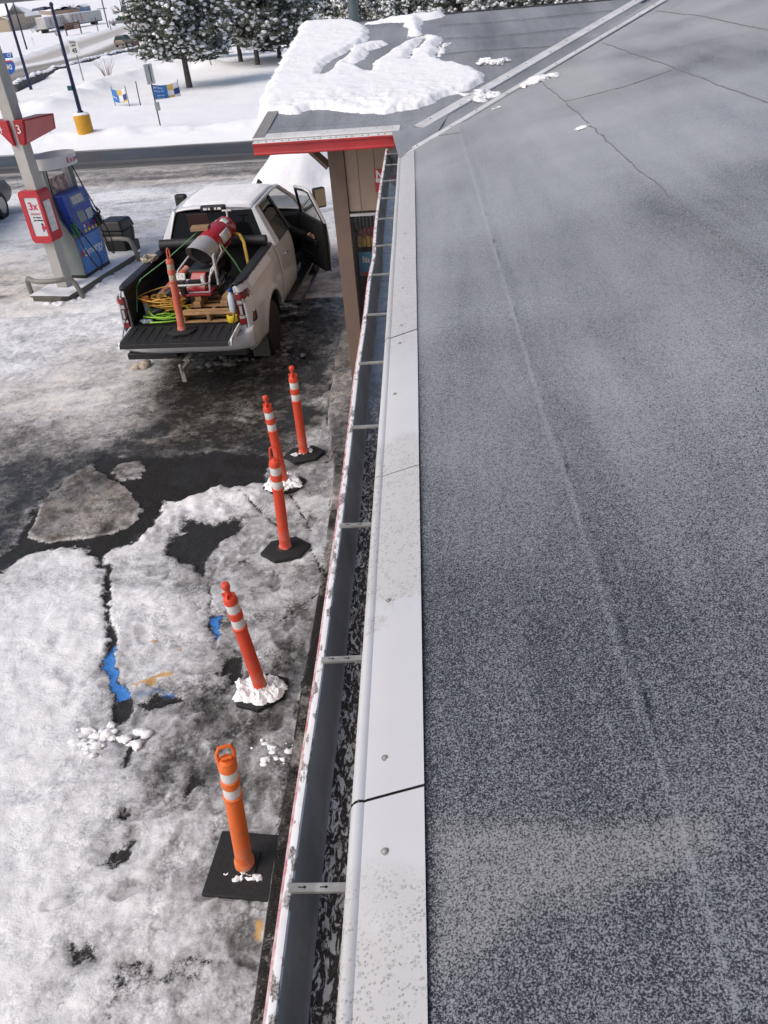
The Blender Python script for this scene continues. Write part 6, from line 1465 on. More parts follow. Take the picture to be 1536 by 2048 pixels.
# green ratchet straps
ST = mat('strap_green', (.10, .26, .10), .6, 0, .25, 30)
m = tb_()
def band(mb, pts, w=.024):
    pts = [Vector(p) for p in pts]
    for a, b in zip(pts[:-1], pts[1:]):
        s = (b-a).cross(Vector((0, 0, 1))).normalized()*w/2; n_ = s.cross(b-a).normalized()*.003
        mb.add([a-s, a+s, b+s, b-s, a-s+n_, a+s+n_, b+s+n_, b-s+n_], [(3, 2, 1, 0), (4, 5, 6, 7), (0, 1, 5, 4), (1, 2, 6, 5), (2, 3, 7, 6), (3, 0, 4, 7)])
band(m, [(.02, 1.22, 1.88), (-.38, .86, 1.62), (-.72, .52, 1.44), (-.77, .42, 1.36), (-.77, .22, 1.06)]); tag(build(m, 'tie_strap', ST, None, smooth=0), 'green tie strap running from the heater to the left bed wall', 'strap', 'green tie straps')
m = tb_(); band(m, [(.36, 1.05, 1.78), (.60, .88, 1.52), (.74, .78, 1.30)]); tag(build(m, 'tie_strap', ST, None, smooth=0), 'green tie strap running from the heater to the right bed wall', 'strap', 'green tie straps')
# coils
def coil(name, m_, c, r, n_, label, seed, rad=.0095, sq=(1, .8), zs=.10):
    rr = random.Random(seed); m = tb_(); pts = []
    for k in range(n_*16):
        a = 2*math.pi*k/16; t = k/(n_*16)
        q = r*(.72+.28*math.sin(a*.31+seed)+.12*math.sin(a*.17+1))
        pts.append((c[0]+q*math.cos(a)*sq[0]+.07*math.sin(a*.23), c[1]+q*math.sin(a)*sq[1]+.05*math.cos(a*.29), c[2]+zs*t+.03*math.sin(a*.43)+.022*math.sin(a*2.2+t*9)+rr.uniform(-.006, .006)))
    m.tube(pts, rad, 7); tag(build(m, name, m_, None, smooth=60), label, 'cable')
coil('extension_cord', mat('cord_yellow', (.58, .31, .04), .4, 0, .12, 10), (-.36, .46, FZ+.12), .33, 13, 'tangled coil of orange yellow extension cord in the pickup bed', 2, .009, (1, .85), .16)
coil('air_hose', mat('hose_lime', (.25, .50, .04), .4, 0, .12, 10), (-.40, .30, FZ+.03), .30, 7, 'lime green hose coiled under the yellow cord in the pickup bed', 5, .0125, (1.15, .75), .06)
m = tb_(); m.tube([(-.42, .58, FZ+.24), (-.30, .62, FZ+.30), (-.16, .66, FZ+.27)], [.05, .055, .03], 10); m.box((-.30, .52, FZ+.25), (.10, .05, .06)); tag(build(m, 'plug_block', BLACK, None, smooth=40), 'black plug block lying in the yellow cord coil', 'plug')
m = tb_(); m.tube([(-.55, .22, FZ+.10), (-.44, .25, FZ+.13), (-.36, .30, FZ+.15)], [.04, .045, .025], 10); tag(build(m, 'hose_fitting', BLACK, None, smooth=40), 'black fitting lying on the lime green hose', 'fitting')
# loose items
delineator(tuple(tl(.04, -.26, A0-.01)), tuple(tl(.09, -.22, 2.1)), 1.13, 'faded orange post with tan bands standing on the lowered pickup tailgate', 'hex', 'loop', OR3, 21, bandm=BANDT, bs=.80, rz=.2, turn=1.3)
q0, q1 = tl(-.30, 1.30, 1.32), tl(-.62, .44, 1.08); dv = (q1-q0).normalized()
dl = thing('delineator_post', 'faded orange post with tan bands lying along the left wall of the pickup bed', 'traffic post', tuple(q0), 0, 'orange delineator posts')
Mt = Matrix.Translation(q0) @ Vector((0, 0, 1)).rotation_difference(dv).to_matrix().to_4x4()
m = MB(); m.M = Mt; m.lathe([(.06, .0), (.052, .02), (.052, .62), (.056, .64), (.056, .66), (.048, .67), (.048, .90), (.03, .93)], 20); build(m, 'tube', OR3, dl, smooth=35)
for z in (.68, .80): m = MB(); m.M = Mt; m.lathe([(.049, z), (.0495, z+.002), (.0495, z+.08), (.049, z+.082)], 20); build(m, 'reflective_band', BANDT, dl, smooth=60)
m = tb_(); m.lathe([(.055, 0), (.06, .01), (.055, .075), (.02, .08), (0, .08)], 16, (-.66, .36, FZ+.22)); tag(build(m, 'orange_cap', mat('cap_orange', (.60, .20, .04), .5), None, smooth=40), 'small orange brown cap at the end of the lying post', 'cap')
m = tb_(); m.cyl((-.66, .36, FZ+.01), (-.66, .36, FZ+.22), .05, .045, 14); tag(build(m, 'grey_bottle', mat('bottle_grey', (.35, .34, .32), .5), None, smooth=40), 'grey bottle standing under the orange cap in the bed corner', 'bottle')
m = tb_(); m.box((-.22, .86, FZ+.20), (.26, .20, .24)); m.box((-.22, .86, FZ+.33), (.22, .17, .03)); tag(build(m, 'white_canister', mat('canister_white', (.60, .60, .60), .5), None, smooth=30, bevel=.03), 'white canister standing behind the cord coil left of the heater', 'canister')
bo = thing('cleaner_bottle', 'light blue and white bottle standing beside the right bed pillar', 'bottle', tuple(tl(.70, .12, FZ)), TA)
m = tb_(); m.lathe([(.05, .0), (.055, .01), (.055, .20), (.045, .25), (.022, .28), (.02, .30)], 18, (.70, .13, FZ+.10)); build(m, 'bottle_body', mat('bottle_white', (.55, .62, .68), .35, 0, .15, 20), bo, smooth=40)
m = tb_(); m.lathe([(.024, .0), (.024, .04), (0, .042)], 14, (.70, .13, FZ+.40)); build(m, 'bottle_cap', mat('cap_blue', (.02, .08, .40), .4), bo, smooth=40)
tr = thing('tape_roll', 'yellow roll of tape on the bed edge below the blue and white bottle', 'tape roll', tuple(tl(.70, .04, FZ)), TA)
m = tb_(); m.lathe([(.045, 0), (.075, 0), (.078, .005), (.078, .085), (.075, .09), (.045, .09), (.045, .0)], 24, (.69, .05, FZ+.004)); build(m, 'tape', mat('tape_yellow', (.72, .52, .02), .4, 0, .1, 12), tr, smooth=40)
hk = thing('hand_truck', 'yellow bent pipe handle of a cart on the right side of the pickup bed', 'cart', tuple(tl(.65, 1.5, FZ)), TA)
m = tb_(); m.tube([(.32, 1.74, 1.70), (.36, 1.70, 1.72), (.52, 1.62, 1.70), (.60, 1.50, 1.62), (.68, 1.28, 1.36), (.70, 1.22, FZ+.05)], .026, 10); build(m, 'pipe_handle', mat('pipe_yellow', (.62, .40, .06), .4, 0, .12, 9), hk, smooth=60)
m = tb_(); m.box((.62, 1.02, FZ+.14), (.22, .34, .26)); build(m, 'machine_body', mat('machine_red', (.26, .03, .03), .5, 0, .5, 25), hk, smooth=0, bevel=.03)
Mw = TM @ Matrix.Translation((.56, .80, FZ+.19)) @ Matrix.Rotation(1.2, 4, 'Y'); m = MB(); m.M = Mw; m.lathe([(.10, -.04), (.17, -.045), (.19, -.02), (.19, .02), (.17, .045), (.10, .04)], 28); w = build(m, 'wheel', RUB, hk, smooth=40)
m = MB(); m.M = Mw
for k in range(5): a = 6.283*k/5; m.box((.06*math.cos(a), .06*math.sin(a), 0), (.12, .03, .03), rz=a)
build(m, 'spokes', mat('spoke_grey', (.3, .3, .3), .4), w, smooth=0)
m = tb_(); m.box((.70, .92, FZ+.36), (.10, .16, .08)); tag(build(m, 'white_rag', MATS['bottle_white'], None, smooth=0, bevel=.03), 'pale cloth lying on the machine at the right bed wall', 'cloth')
m = tb_(); rr = random.Random(6)
for k in range(9):
    a = rr.uniform(0, 6.28); pts = [(-.86+.10*math.cos(b+a)+rr.gauss(0, .015), 1.30+.13*math.sin(b+a)+rr.gauss(0, .02), 1.485+.035*rr.random()+.02*math.sin(b*2+k)) for b in np.linspace(0, 5.2, 12)]; m.tube(pts, .013, 6)
tag(build(m, 'rope_bundle', mat('rope_beige', (.42, .36, .28), .85, 0, .25, 40, .5, 90), None, smooth=50), 'beige rope bundle lying on the left bed rail', 'rope')
m = tb_(); rr = random.Random(16)
for k in range(10): m.blob((-.60+rr.gauss(0, .06), .10+rr.gauss(0, .04), FZ+.03), rr.uniform(.02, .05), k, 8, (1.2, 1, .6), .5)
tag(build(m, 'grey_rag', mat('rag_grey', (.30, .34, .38), .8, 0, .35, 20), None, smooth=60), 'crumpled pale grey rag in the rear left bed corner', 'cloth')
# black cable on the ground by the open door
pts = [ground(x, y) for x, y in ((640, 520), (634, 548), (622, 575), (608, 596), (600, 612))]
m = MB(); m.tube(dens([p+Vector((0, 0, .03)) for p in pts], .06), .035, 8); tag(build(m, 'ground_cable', HOSE, None), 'black flat hose lying on wet ice beside the pickup open door', 'hose')
pts = [ground(x, y)+Vector((0, 0, .03)) for x, y in ((660, 520), (652, 530), (650, 542), (655, 552), (664, 556))]
m = MB(); m.tube(dens(pts, .05), .012, 6); tag(build(m, 'ground_wire', HOSE, None), 'thin black wire loop on the ice beside the wing wall', 'wire')

# ================================================================== SNOW PILE BEHIND THE PICKUP
def mound(px, rx, ry, h, label, seed, res=46):
    p = ground(*px); U, V = np.meshgrid(np.linspace(-1.15, 1.15, res), np.linspace(-1.15, 1.15, res))
    r_ = np.hypot(U, V)*(1+.25*(fbm(U*2+seed, V*2, 3, seed)-.5)); Z = h*np.clip(1-r_**2, -.05, 1)*(.8+.4*fbm(U*3, V*3+seed, 4, seed+3))+.01
    return tag(sheet('snow_pile', p.x+U*rx, p.y+V*ry, Z, HEAP, keep=(r_ < 1.08)), label, 'snow pile')
mound((622, 366), 1.75, 2.6, 1.25, 'smooth white snow pile between the pickup and the wing corner', 4)

# ================================================================== STREET FURNITURE
NAVY = mat('navy_pole', (.016, .022, .075), .4, .2, .15, 5); YEL = mat('yellow_concrete', (.62, .31, .02), .7, 0, .15, 6, .3, 40, dirt=(.35, .2, .05), dirtamt=.2)
def light_pole(bpx, tpx, r, label, head=True, base=False, box=False):
    b = ground(*bpx); t = aty(*tpx, b.y); o = thing('light_pole', label, 'light pole', tuple(b), 0)
    m = MB(); z0 = b.z+(1.0 if base else -.2); m.tube([(b.x, b.y, z0), (b.x, b.y, t.z)], [r, r*.62], 12); build(m, 'pole', NAVY, o)
    m = MB(); m.lathe([(r*1.6, 0), (r*1.6, .06), (r*1.2, .12)], 10, (b.x, b.y, z0)); build(m, 'pole_foot', NAVY, o)
    if head:
        m = MB(); m.tube([(b.x, b.y, t.z-.1), (b.x-.3, b.y-.05, t.z-.10)], r*.5, 8); m.hexa([(b.x-.75, b.y-.22, t.z-.16), (b.x-.25, b.y-.22, t.z-.16), (b.x-.25, b.y+.12, t.z-.16), (b.x-.75, b.y+.12, t.z-.16)], [(b.x-.70, b.y-.18, t.z-.08), (b.x-.25, b.y-.18, t.z-.04), (b.x-.25, b.y+.08, t.z-.04), (b.x-.70, b.y+.08, t.z-.08)]); m.blob((b.x, b.y, t.z), r*1.0, 3, 8, amp=0); build(m, 'lamp_head', NAVY, o, smooth=30)
    if base:
        m = MB(); m.lathe([(.32, -.1), (.33, .0), (.33, .93), (.31, .97)], 22, tuple(b)); build(m, 'yellow_base', YEL, o, smooth=40)
        m = MB(); m.lathe([(.31, .965), (.32, .99), (.27, 1.04), (.10, 1.06), (0, 1.06)], 18, tuple(b)); build(m, 'snow_cap', HEAP, o, smooth=60)
    if box:
        m = MB(); m.box((b.x-.13, b.y-.05, b.z+1.95), (.18, .14, .16)); build(m, 'junction_box', mat('teal_box', (.02, .10, .12), .5), o, smooth=0)
    return o
light_pole((176, 281), (113, 8), .085, 'dark blue light pole with lamp head on a yellow concrete base', True, True, True)
light_pole((63, 181), (8, -35), .11, 'tall dark blue light pole without visible head left of the speed limit sign', False)
light_pole((54, 99), (22, -20), .16, 'distant thin dark blue light pole across the highway', False)
SG = mat('sign_post_steel', (.30, .30, .29), .5, .4, .15, 9); SW = mat('sign_face_white', (.66, .66, .65), .4, 0, .05, 5)
b = ground(167, 161); so = thing('speed_limit_sign', 'white speed limit 45 sign on a steel post beyond the snow field', 'road sign', tuple(b), -.30)
t = aty(148, 80, b.y); bt = aty(156, 110, b.y); hgt = t.z-bt.z; wd = hgt*.76; cx = b.x-.02
Sx = Vector((math.cos(-.1), math.sin(-.1), 0)); ctr = Vector((b.x-.03, b.y-.03, (t.z+bt.z)/2+.02))
m = MB(); m.tube([(b.x, b.y, b.z-.2), (b.x, b.y+.0, t.z)], .045, 6); build(m, 'post', SG, so)
def plate(name, c, w, h, m_, par, x=Sx, d=.012, off=0, r=.0):
    m = MB(); n_ = Vector((x.y, -x.x, 0)); c = Vector(c)+n_*off
    p = [c-x*w/2-Vector((0, 0, h/2)), c+x*w/2-Vector((0, 0, h/2)), c+x*w/2+Vector((0, 0, h/2)), c-x*w/2+Vector((0, 0, h/2))]
    m.add([q for q in p]+[q-n_*d for q in p], [(0, 1, 2, 3), (7, 6, 5, 4), (0, 4, 5, 1), (1, 5, 6, 2), (2, 6, 7, 3), (3, 7, 4, 0)]); return build(m, name, m_, par, smooth=0)
plate('face', ctr, wd, hgt, SW, so, off=.06)
INK = mat('ink_dark', (.02, .035, .04), .5)
def onp(c, x, off): n_ = Vector((x.y, -x.x, 0)); return Vector(c)+n_*off
for s_, dz, sz, bo_ in (('SPEED', .33, .20, .003), ('LIMIT', .13, .20, .003), ('45', -.22, .42, .012)):
    lettering(s_, sz*hgt, INK, so, frame(onp(ctr, Sx, .075)+Vector((0, 0, dz*hgt)), Sx, (0, 0, 1)), bold=bo_*hgt)
# highway shield at the left edge behind the column
b = ground(44, 205); ho = thing('route_sign', 'blue highway route sign assembly half hidden behind the canopy column', 'road sign', (b.x-1.1, b.y, b.z))
c = aty(11, 114, b.y); k = c.z
t0 = aty(22, 106, b.y); t1 = aty(22, 138, b.y); sc_ = (t0.z-t1.z)/.46
BL = mat('sign_blue', (.01, .10, .42), .4, 0, .08, 5)
m = MB(); m.tube([(t0.x-.30*sc_, b.y+.03, b.z-.2), (t0.x-.30*sc_, b.y+.03, t0.z)], .05, 6); build(m, 'post', SG, ho)
X1 = Vector((1, 0, 0)); cA = Vector((t0.x-.28*sc_, b.y, t0.z-.06*sc_))
plate('banner', cA, .62*sc_, .155*sc_, BL, ho, X1); lettering('WEST', .11*sc_, SW, ho, frame(cA+Vector((-.0, -.01, 0)), (1, 0, 0), (0, 0, 1)), name='lettering') if False else lettering('EXACT', .12*sc_, SW, ho, frame(cA+Vector((0, -.012, 0)), (1, 0, 0), (0, 0, 1))) if False else lettering('CT', .13*sc_, SW, ho, frame(cA+Vector((.20*sc_, -.012, 0)), (1, 0, 0), (0, 0, 1)), bold=.006)
cB = cA+Vector((.06*sc_, 0, -.33*sc_)); m = MB()
sh_ = [(-.21, .14), (-.12, .19), (0, .165), (.12, .19), (.21, .14), (.22, -.02), (.14, -.16), (0, -.23), (-.14, -.16), (-.22, -.02)]
m.add([(cB.x+x*sc_, b.y, cB.z+z*sc_) for x, z in sh_]+[(cB.x+x*sc_, b.y+.01, cB.z+z*sc_) for x, z in sh_], [tuple(range(9, -1, -1)), tuple(range(10, 20))]+[(i, (i+1) % 10, 10+(i+1) % 10, 10+i) for i in range(10)]); build(m, 'shield', BL, ho, smooth=0)
m = MB(); m.box((cB.x, b.y-.006, cB.z+.155*sc_), (.34*sc_, .004, .05*sc_)); build(m, 'red_band', mat('sign_red2', (.42, .04, .06), .4), ho, smooth=0)
lettering('90', .22*sc_, SW, ho, frame((cB.x+.0, b.y-.008, cB.z-.02*sc_), (1, 0, 0), (0, 0, 1)), bold=.008)
# grey sign seen edge-on among the snow, on a thin dark post
b = ground(322, 257); so = thing('grey_sign', 'weathered pale board sign on a thin dark post in front of the pine trees', 'sign', tuple(b))
t = aty(294, 128, b.y); z1 = aty(305, 168, b.y).z; z2 = aty(313, 214, b.y).z
m = MB(); m.tube([(b.x, b.y, b.z-.1), (b.x, b.y, t.z)], .028, 6); build(m, 'post', mat('post_dark', (.06, .06, .065), .6), so)
xs_ = Vector((math.cos(.95), math.sin(.95), 0)); plate('board', (b.x, b.y, (t.z+z1)/2), .42, t.z-z1, mat('weathered_white', (.50, .50, .48), .6, 0, .15, 6), so, xs_, .03, .03)
plate('lower_board', (b.x+.04, b.y, z2+.02), .26, .32, MATS['weathered_white'], so, xs_, .02, .03)
n_ = Vector((xs_.y, -xs_.x, 0)); cc = Vector((b.x, b.y, (t.z+z1)/2))+n_*.032
m = MB(); m.add([cc+xs_*.02+Vector((0, 0, -.3)), cc+xs_*.07+Vector((0, 0, -.3)), cc+xs_*.07+Vector((0, 0, .2)), cc+xs_*.09+Vector((0, 0, .2)), cc+xs_*.03+Vector((0, 0, .36)), cc-xs_*.02+Vector((0, 0, .12)), cc+xs_*.02+Vector((0, 0, .2))], [(0, 1, 2, 3, 4, 5, 6)]); build(m, 'arrow', INK, so, smooth=0)
# two banners on stakes
YB = mat('banner_yellow', (.62, .42, .10), .6, 0, .08, 5); BB = mat('banner_blue', (.03, .17, .48), .6, 0, .1, 5); WB = mat('banner_white', (.70, .70, .70), .6); NB = mat('banner_navy', (.015, .05, .20), .6)
STK = mat('stake_dark', (.06, .055, .05), .7)
def banner(pL, pR, top, hp_, label, cols, text, seed):
    a = ground(*pL); b = ground(*pR); o = thing('banner', label, 'banner', tuple((a+b)/2), 0, 'hiring banners on stakes')
    za = aty(*top[0], a.y).z; zb = aty(*top[1], b.y).z; h = hp_
    for p, z in ((a, za), (b, zb)):
        m = MB(); m.tube([(p.x, p.y, p.z-.1), (p.x, p.y, z+.1)], .018, 6); build(m, 'stake', STK, o)
    d = Vector((b.x-a.x, b.y-a.y, 0)); n_ = Vector((d.y, -d.x, 0)).normalized()
    def S(u, v): sag = -.10*math.sin(math.pi*u)*(1-.2*v); return Vector((a.x, a.y, 0))+d*u+n_*(.04+.05*math.sin(u*6+seed)*math.sin(math.pi*u))+Vector((0, 0, za+(zb-za)*u-h*v+sag))
    m = MB(); m.grid(14, 6, lambda u, v: S(u, v)); build(m, 'cloth', WB, o, smooth=60, solid=.004)
    for (u0, u1, v0, v1, mm) in cols:
        m = MB(); m.grid(8, 5, lambda u, v: S(u0+(u1-u0)*u, v0+(v1-v0)*v)+n_*.006); build(m, 'colour_panel', mm, o, smooth=60)
    for (s_, u, v, sz) in text:
        c = S(u, v)+n_*.012; tx_ = (S(u+.03, v)-S(u-.03, v)).normalized(); lettering(s_, sz, WB, o, frame(c, tx_, (0, 0, 1)), bold=.002)
banner((231, 211), (259, 212), ((228, 176), (249, 176)), .62, 'smaller crumpled blue, yellow and white banner on two stakes', [(0, .42, 0, 1, BB), (.34, .68, 0, .42, YB), (.70, 1, .40, .85, NB), (.62, 1, .86, 1, YB)], [('Hiring', .2, .6, .13)], 1)
banner((309, 199), (361, 191), ((306, 169), (352, 163)), .82, 'larger blue, yellow and white hiring banner tied to the grey sign post', [(0, .55, 0, 1, BB), (.55, .77, 0, .36, YB), (.77, 1, .33, .68, NB), (.55, .77, .66, 1, YB)], [('Hi There,', .21, .16, .145), ("We're Hiring", .275, .36, .145), ('apply inside', .26, .62, .10), ('join the team', .26, .78, .09)], 2)
for px, tp, lb in (((281, 211), (274, 162), 'lone dark marker stake between the two banners'), ((300, 152), (299, 140), 'short dark stake near the grey sign top'), ((222, 60), (221, 40), 'thin marker post left of the utility pole beyond the highway'), ((127, 113), (123, 98), 'thin marker post on the highway verge left of the speed limit sign'), ((197, 65), (191, 34), 'thin leaning stake in front of the far trailer')):
    b = ground(*px); t = aty(*tp, b.y); m = MB(); m.tube([(b.x, b.y, b.z-.1), (t.x*.3+b.x*.7, b.y, t.z)], .010+.0004*b.y, 6); tag(build(m, 'marker_stake', STK, None), lb, 'stake')
# small wire frame by the number sign, delineator stub
b = ground(88, 273); m = MB(); m.tube([(b.x-.35, b.y, .0), (b.x-.35, b.y, .22), (b.x+.35, b.y, .24), (b.x+.35, b.y, 0)], .014, 6); m.tube([(b.x-.35, b.y, .1), (b.x+.35, b.y, .12)], .01, 6); tag(build(m, 'wire_frame', SG, None), 'small wire stand half buried in snow behind the red number sign', 'wire stand')

# row of edging stones along the highway
ST_ = mat('edging_stone', (.13, .125, .12), .85, 0, .25, 6, .4, 30)
pts = [ground(x, y) for x, y in ((32, 180), (60, 167), (120, 144), (165, 131), (215, 117), (285, 98))]
row = dens(pts, .9)
m = MB(); m.hexa([(-.42, -.22, -.15), (.42, -.22, -.15), (.42, .22, -.15), (-.42, .22, -.15)], [(-.36, -.17, .46), (.36, -.17, .46), (.36, .17, .46), (-.36, .17, .46)]); proto = build(m, 'edging_stone', ST_, None, smooth=0, bevel=.05); proto['label'] = 'grey edging stone capped with snow in the row along the highway'; proto['category'] = 'stone'; proto['group'] = 'edging stones along the highway'
sc_m = MB(); sc_m.grid(12, 8, lambda u, v: ((u-.5)*.92, (v-.5)*.50, .44+.16*math.sin(math.pi*u)**.6*math.sin(math.pi*v)**.6)); scap = build(sc_m, 'snow_cap', HEAP, proto, smooth=80)
rr = random.Random(4)
for k, p in enumerate(row):
    q = row[min(k+1, len(row)-1)]-row[max(k-1, 0)]; o = proto if k == 0 else copy_tree(proto)
    o.location = (p.x, p.y, p.z+rr.uniform(-.06, .03)); o.rotation_euler = (rr.gauss(0, .04), rr.gauss(0, .05), math.atan2(q.y, q.x)+rr.gauss(0, .08)); s_ = rr.uniform(.85, 1.05); o.scale = (s_, 1, s_)

# ================================================================== TREES
BARK = mat('pine_bark', (.085, .075, .068), .9, 0, .3, 14, .6, 40)
def needle_mat(name, c0, c1):
    t = NT(name); n = t.noise(1.6, 4, .6); g = t.n.new('ShaderNodeObjectInfo')
    t.set('Base Color', t.ramp(n, [(.3, c0), (.7, c1)])); t.set('Roughness', .6); return t.mat
NEED = needle_mat('pine_needles', (.055, .070, .055), (.15, .165, .115)); NEED2 = needle_mat('spruce_needles', (.05, .068, .064), (.12, .14, .12))
TSNOW = mat('tree_snow', (.84, .85, .87), .8, 0, .04, 6)
ICO_V = []; ICO_F = []
def _ico():
    t = (1+5**.5)/2
    v = [(-1, t, 0), (1, t, 0), (-1, -t, 0), (1, -t, 0), (0, -1, t), (0, 1, t), (0, -1, -t), (0, 1, -t), (t, 0, -1), (t, 0, 1), (-t, 0, -1), (-t, 0, 1)]
    f = [(0, 11, 5), (0, 5, 1), (0, 1, 7), (0, 7, 10), (0, 10, 11), (1, 5, 9), (5, 11, 4), (11, 10, 2), (10, 7, 6), (7, 1, 8), (3, 9, 4), (3, 4, 2), (3, 2, 6), (3, 6, 8), (3, 8, 9), (4, 9, 5), (2, 4, 11), (6, 2, 10), (8, 6, 7), (9, 8, 1)]
    l = math.sqrt(1+t*t); return np.array(v)/l, np.array(f)
ICO_V, ICO_F = _ico()
def pine(name, label, base, H, Rc, z0, seed, nb=46, clumps=14, blades=9, cl=.42, snow=.34, shape='round', needle=None, lean=(0, 0), group='snow laden pine trees', tr=.17):
    r_ = np.random.RandomState(seed); needle = needle or NEED
    root = thing(name, label, 'pine tree', tuple(base), 0, group)
    m = MB(); tp = [(lean[0]*(max(z, 0)/H)**1.5+.03*H*.05*math.sin(z), lean[1]*(max(z, 0)/H)**1.5, z) for z in np.linspace(-.3, H*.93, 9)]; tp = [(base[0]+x, base[1]+y, base[2]+z) for x, y, z in tp]
    m.tube(tp, list(np.linspace(tr, tr*.12, 9)), 10)
    C = []; br = MB()
    for k in range(nb):
        f = (k+.5)/nb; z = z0+(H-z0)*f**1.0
        if shape == 'round': L = Rc*(math.sin(math.pi*(.34+.64*f))**.75)*r_.uniform(.70, 1.12)
        else: L = Rc*(1-f)**.85*r_.uniform(.8, 1.1)+.12
        a = k*2.39996+r_.uniform(-.4, .4); up = (.05+.45*f) if shape == 'round' else -.12
        p0 = np.array([lean[0]*(z/H)**1.5, lean[1]*(z/H)**1.5, z]); d = np.array([math.cos(a), math.sin(a), up+r_.uniform(-.12, .12)])
        pts = [p0+d*L*s+np.array([0, 0, .10*L*s*s*(1 if shape == 'round' else -.3)]) for s in (0, .35, .7, 1)]
        br.tube([tuple(np.array(base)+q) for q in pts], [tr*.30*(1-f*.6), tr*.2*(1-f*.6), tr*.1, .012], 5, caps=False)
        nc = max(4, int(clumps*L/Rc+2))
        for c in range(nc):
            s = .30+.74*(c+r_.uniform(0, 1))/nc; q = p0+d*L*s+np.array([0, 0, .10*L*s*s])
            C.append(q+r_.normal(0, 1, 3)*np.array([.17, .17, .11])*L*.55*(.5+.5*s))
    C = np.array(C); n_ = len(C)
    build(m, 'trunk', BARK, root, smooth=60); build(br, 'limbs', BARK, root, smooth=60)
    # needle tufts: every blade a narrow quad radiating from its clump
    D = r_.normal(0, 1, (n_, blades, 3)); D[..., 2] = np.abs(D[..., 2])*.7-.15; D /= np.linalg.norm(D, axis=2, keepdims=True)
    Ln = cl*r_.uniform(.6, 1.15, (n_, blades, 1)); Wd = cl*.085
    S_ = np.cross(D, r_.normal(0, 1, (n_, blades, 3))); S_ /= np.linalg.norm(S_, axis=2, keepdims=True)+1e-9
    P0 = C[:, None, :]+D*Ln*.08; P1 = C[:, None, :]+D*Ln
    q = np.stack([P0-S_*Wd*.5, P0+S_*Wd*.5, P1+S_*Wd*.8, P1-S_*Wd*.8], 2).reshape(-1, 3)
    me = bpy.data.meshes.new('crown'); me.from_pydata(q.tolist(), [], np.arange(len(q)).reshape(-1, 4).tolist()); me.materials.append(needle); me.update()
    o = bpy.data.objects.new('crown', me); COL.objects.link(o); o.parent = root; PM[o.name] = PM[root.name].copy()
    # snow sitting on the tufts
    pick = r_.rand(n_) < snow; Cs = np.concatenate([C[pick], C[r_.rand(n_) < snow]+r_.normal(0, cl*.35, (1, 3)), C[r_.rand(n_) < snow]+r_.normal(0, cl*.3, (1, 3))]); Cs = Cs+r_.normal(0, cl*.22, Cs.shape)
    big = r_.uniform(.13, .36, (len(Cs), 1, 1))*cl
    sq = np.stack([r_.uniform(.8, 1.4, len(Cs)), r_.uniform(.8, 1.4, len(Cs)), r_.uniform(.6, 1.0, len(Cs))], 1)[:, None, :]
    jit = 1+r_.uniform(-.25, .3, (len(Cs), 12, 1))
    vs = (Cs[:, None, :]+np.array([0, 0, cl*.34])+ICO_V[None]*jit*big*sq).reshape(-1, 3)
    fs = (ICO_F[None]+12*np.arange(len(Cs))[:, None, None]).reshape(-1, 3)
    me = bpy.data.meshes.new('snow_load'); me.from_pydata(vs.tolist(), [], fs.tolist()); me.materials.append(TSNOW); me.polygons.foreach_set('use_smooth', [True]*len(me.polygons)); me.update()
    o = bpy.data.objects.new('snow_load', me); COL.objects.link(o); o.parent = root; PM[o.name] = PM[root.name].copy()
    return root
def gz(p): return (p.x, p.y, p.z+(.10 if p.y > 33 else 0))
b1 = ground(379, 174); pine('pine_tree', 'large snowy pine with a bare trunk right behind the hiring banner', gz(b1), 6.6, 3.1, 1.3, 3, 84, 28, 18, .44, .66, tr=.20, lean=(-.1, 0))
b2 = ground(516, 131); pine('pine_tree', 'snowy pine with the rightmost visible trunk near the wing roof edge', gz(b2), 7.2, 3.6, 1.0, 5, 76, 24, 17, .48, .64, tr=.20)
b3 = ground(482, 125); pine('pine_tree', 'snowy pine whose low trunk shows between the two nearer pines', gz(b3), 7.0, 3.0, 1.0, 8, 64, 20, 16, .50, .62, tr=.19)
b4 = ground(418, 118); pine('pine_tree', 'dark snowy pine with hanging limb behind the banner pine', gz(b4), 7.6, 3.1, 1.0, 11, 62, 20, 16, .52, .64, tr=.2)
b5 = ground(560, 118); pine('pine_tree', 'low dense snowy pine partly behind the snow covered wing roof', gz(b5), 6.4, 3.2, .5, 14, 60, 20, 16, .50, .62, tr=.19)
# copies behind: a row of trees past the wing ridge
src = pine('pine_tree', 'background snowy pine in the row behind the wing ridge', gz(ground(700, 75)), 8.0, 3.2, .5, 21, 60, 20, 10, .58, .80, tr=.2, group='background trees behind the wing roof')
src2 = pine('spruce_tree', 'background narrow snowy spruce in the row behind the wing ridge', gz(ground(760, 72)), 9.5, 2.6, .3, 25, 70, 16, 10, .56, .72, 'cone', NEED2, tr=.18, group='background trees behind the wing roof')
rr = random.Random(12)
for k, (x, y) in enumerate(((610, 66), (640, 80), (668, 60), (735, 84), (790, 66), (815, 86), (850, 70), (885, 60), (915, 78), (950, 58), (985, 72), (1015, 55), (1060, 66), (1110, 52), (1160, 60), (1215, 50), (1270, 56), (585, 48), (548, 40), (470, 58))):
    o = copy_tree(src2 if k % 4 in (2,) else src); o.location = ground(x, y); o.rotation_euler = (0, 0, rr.uniform(0, 6.28)); s_ = rr.uniform(.72, 1.08); o.scale = (s_, s_, s_*rr.uniform(.9, 1.1))
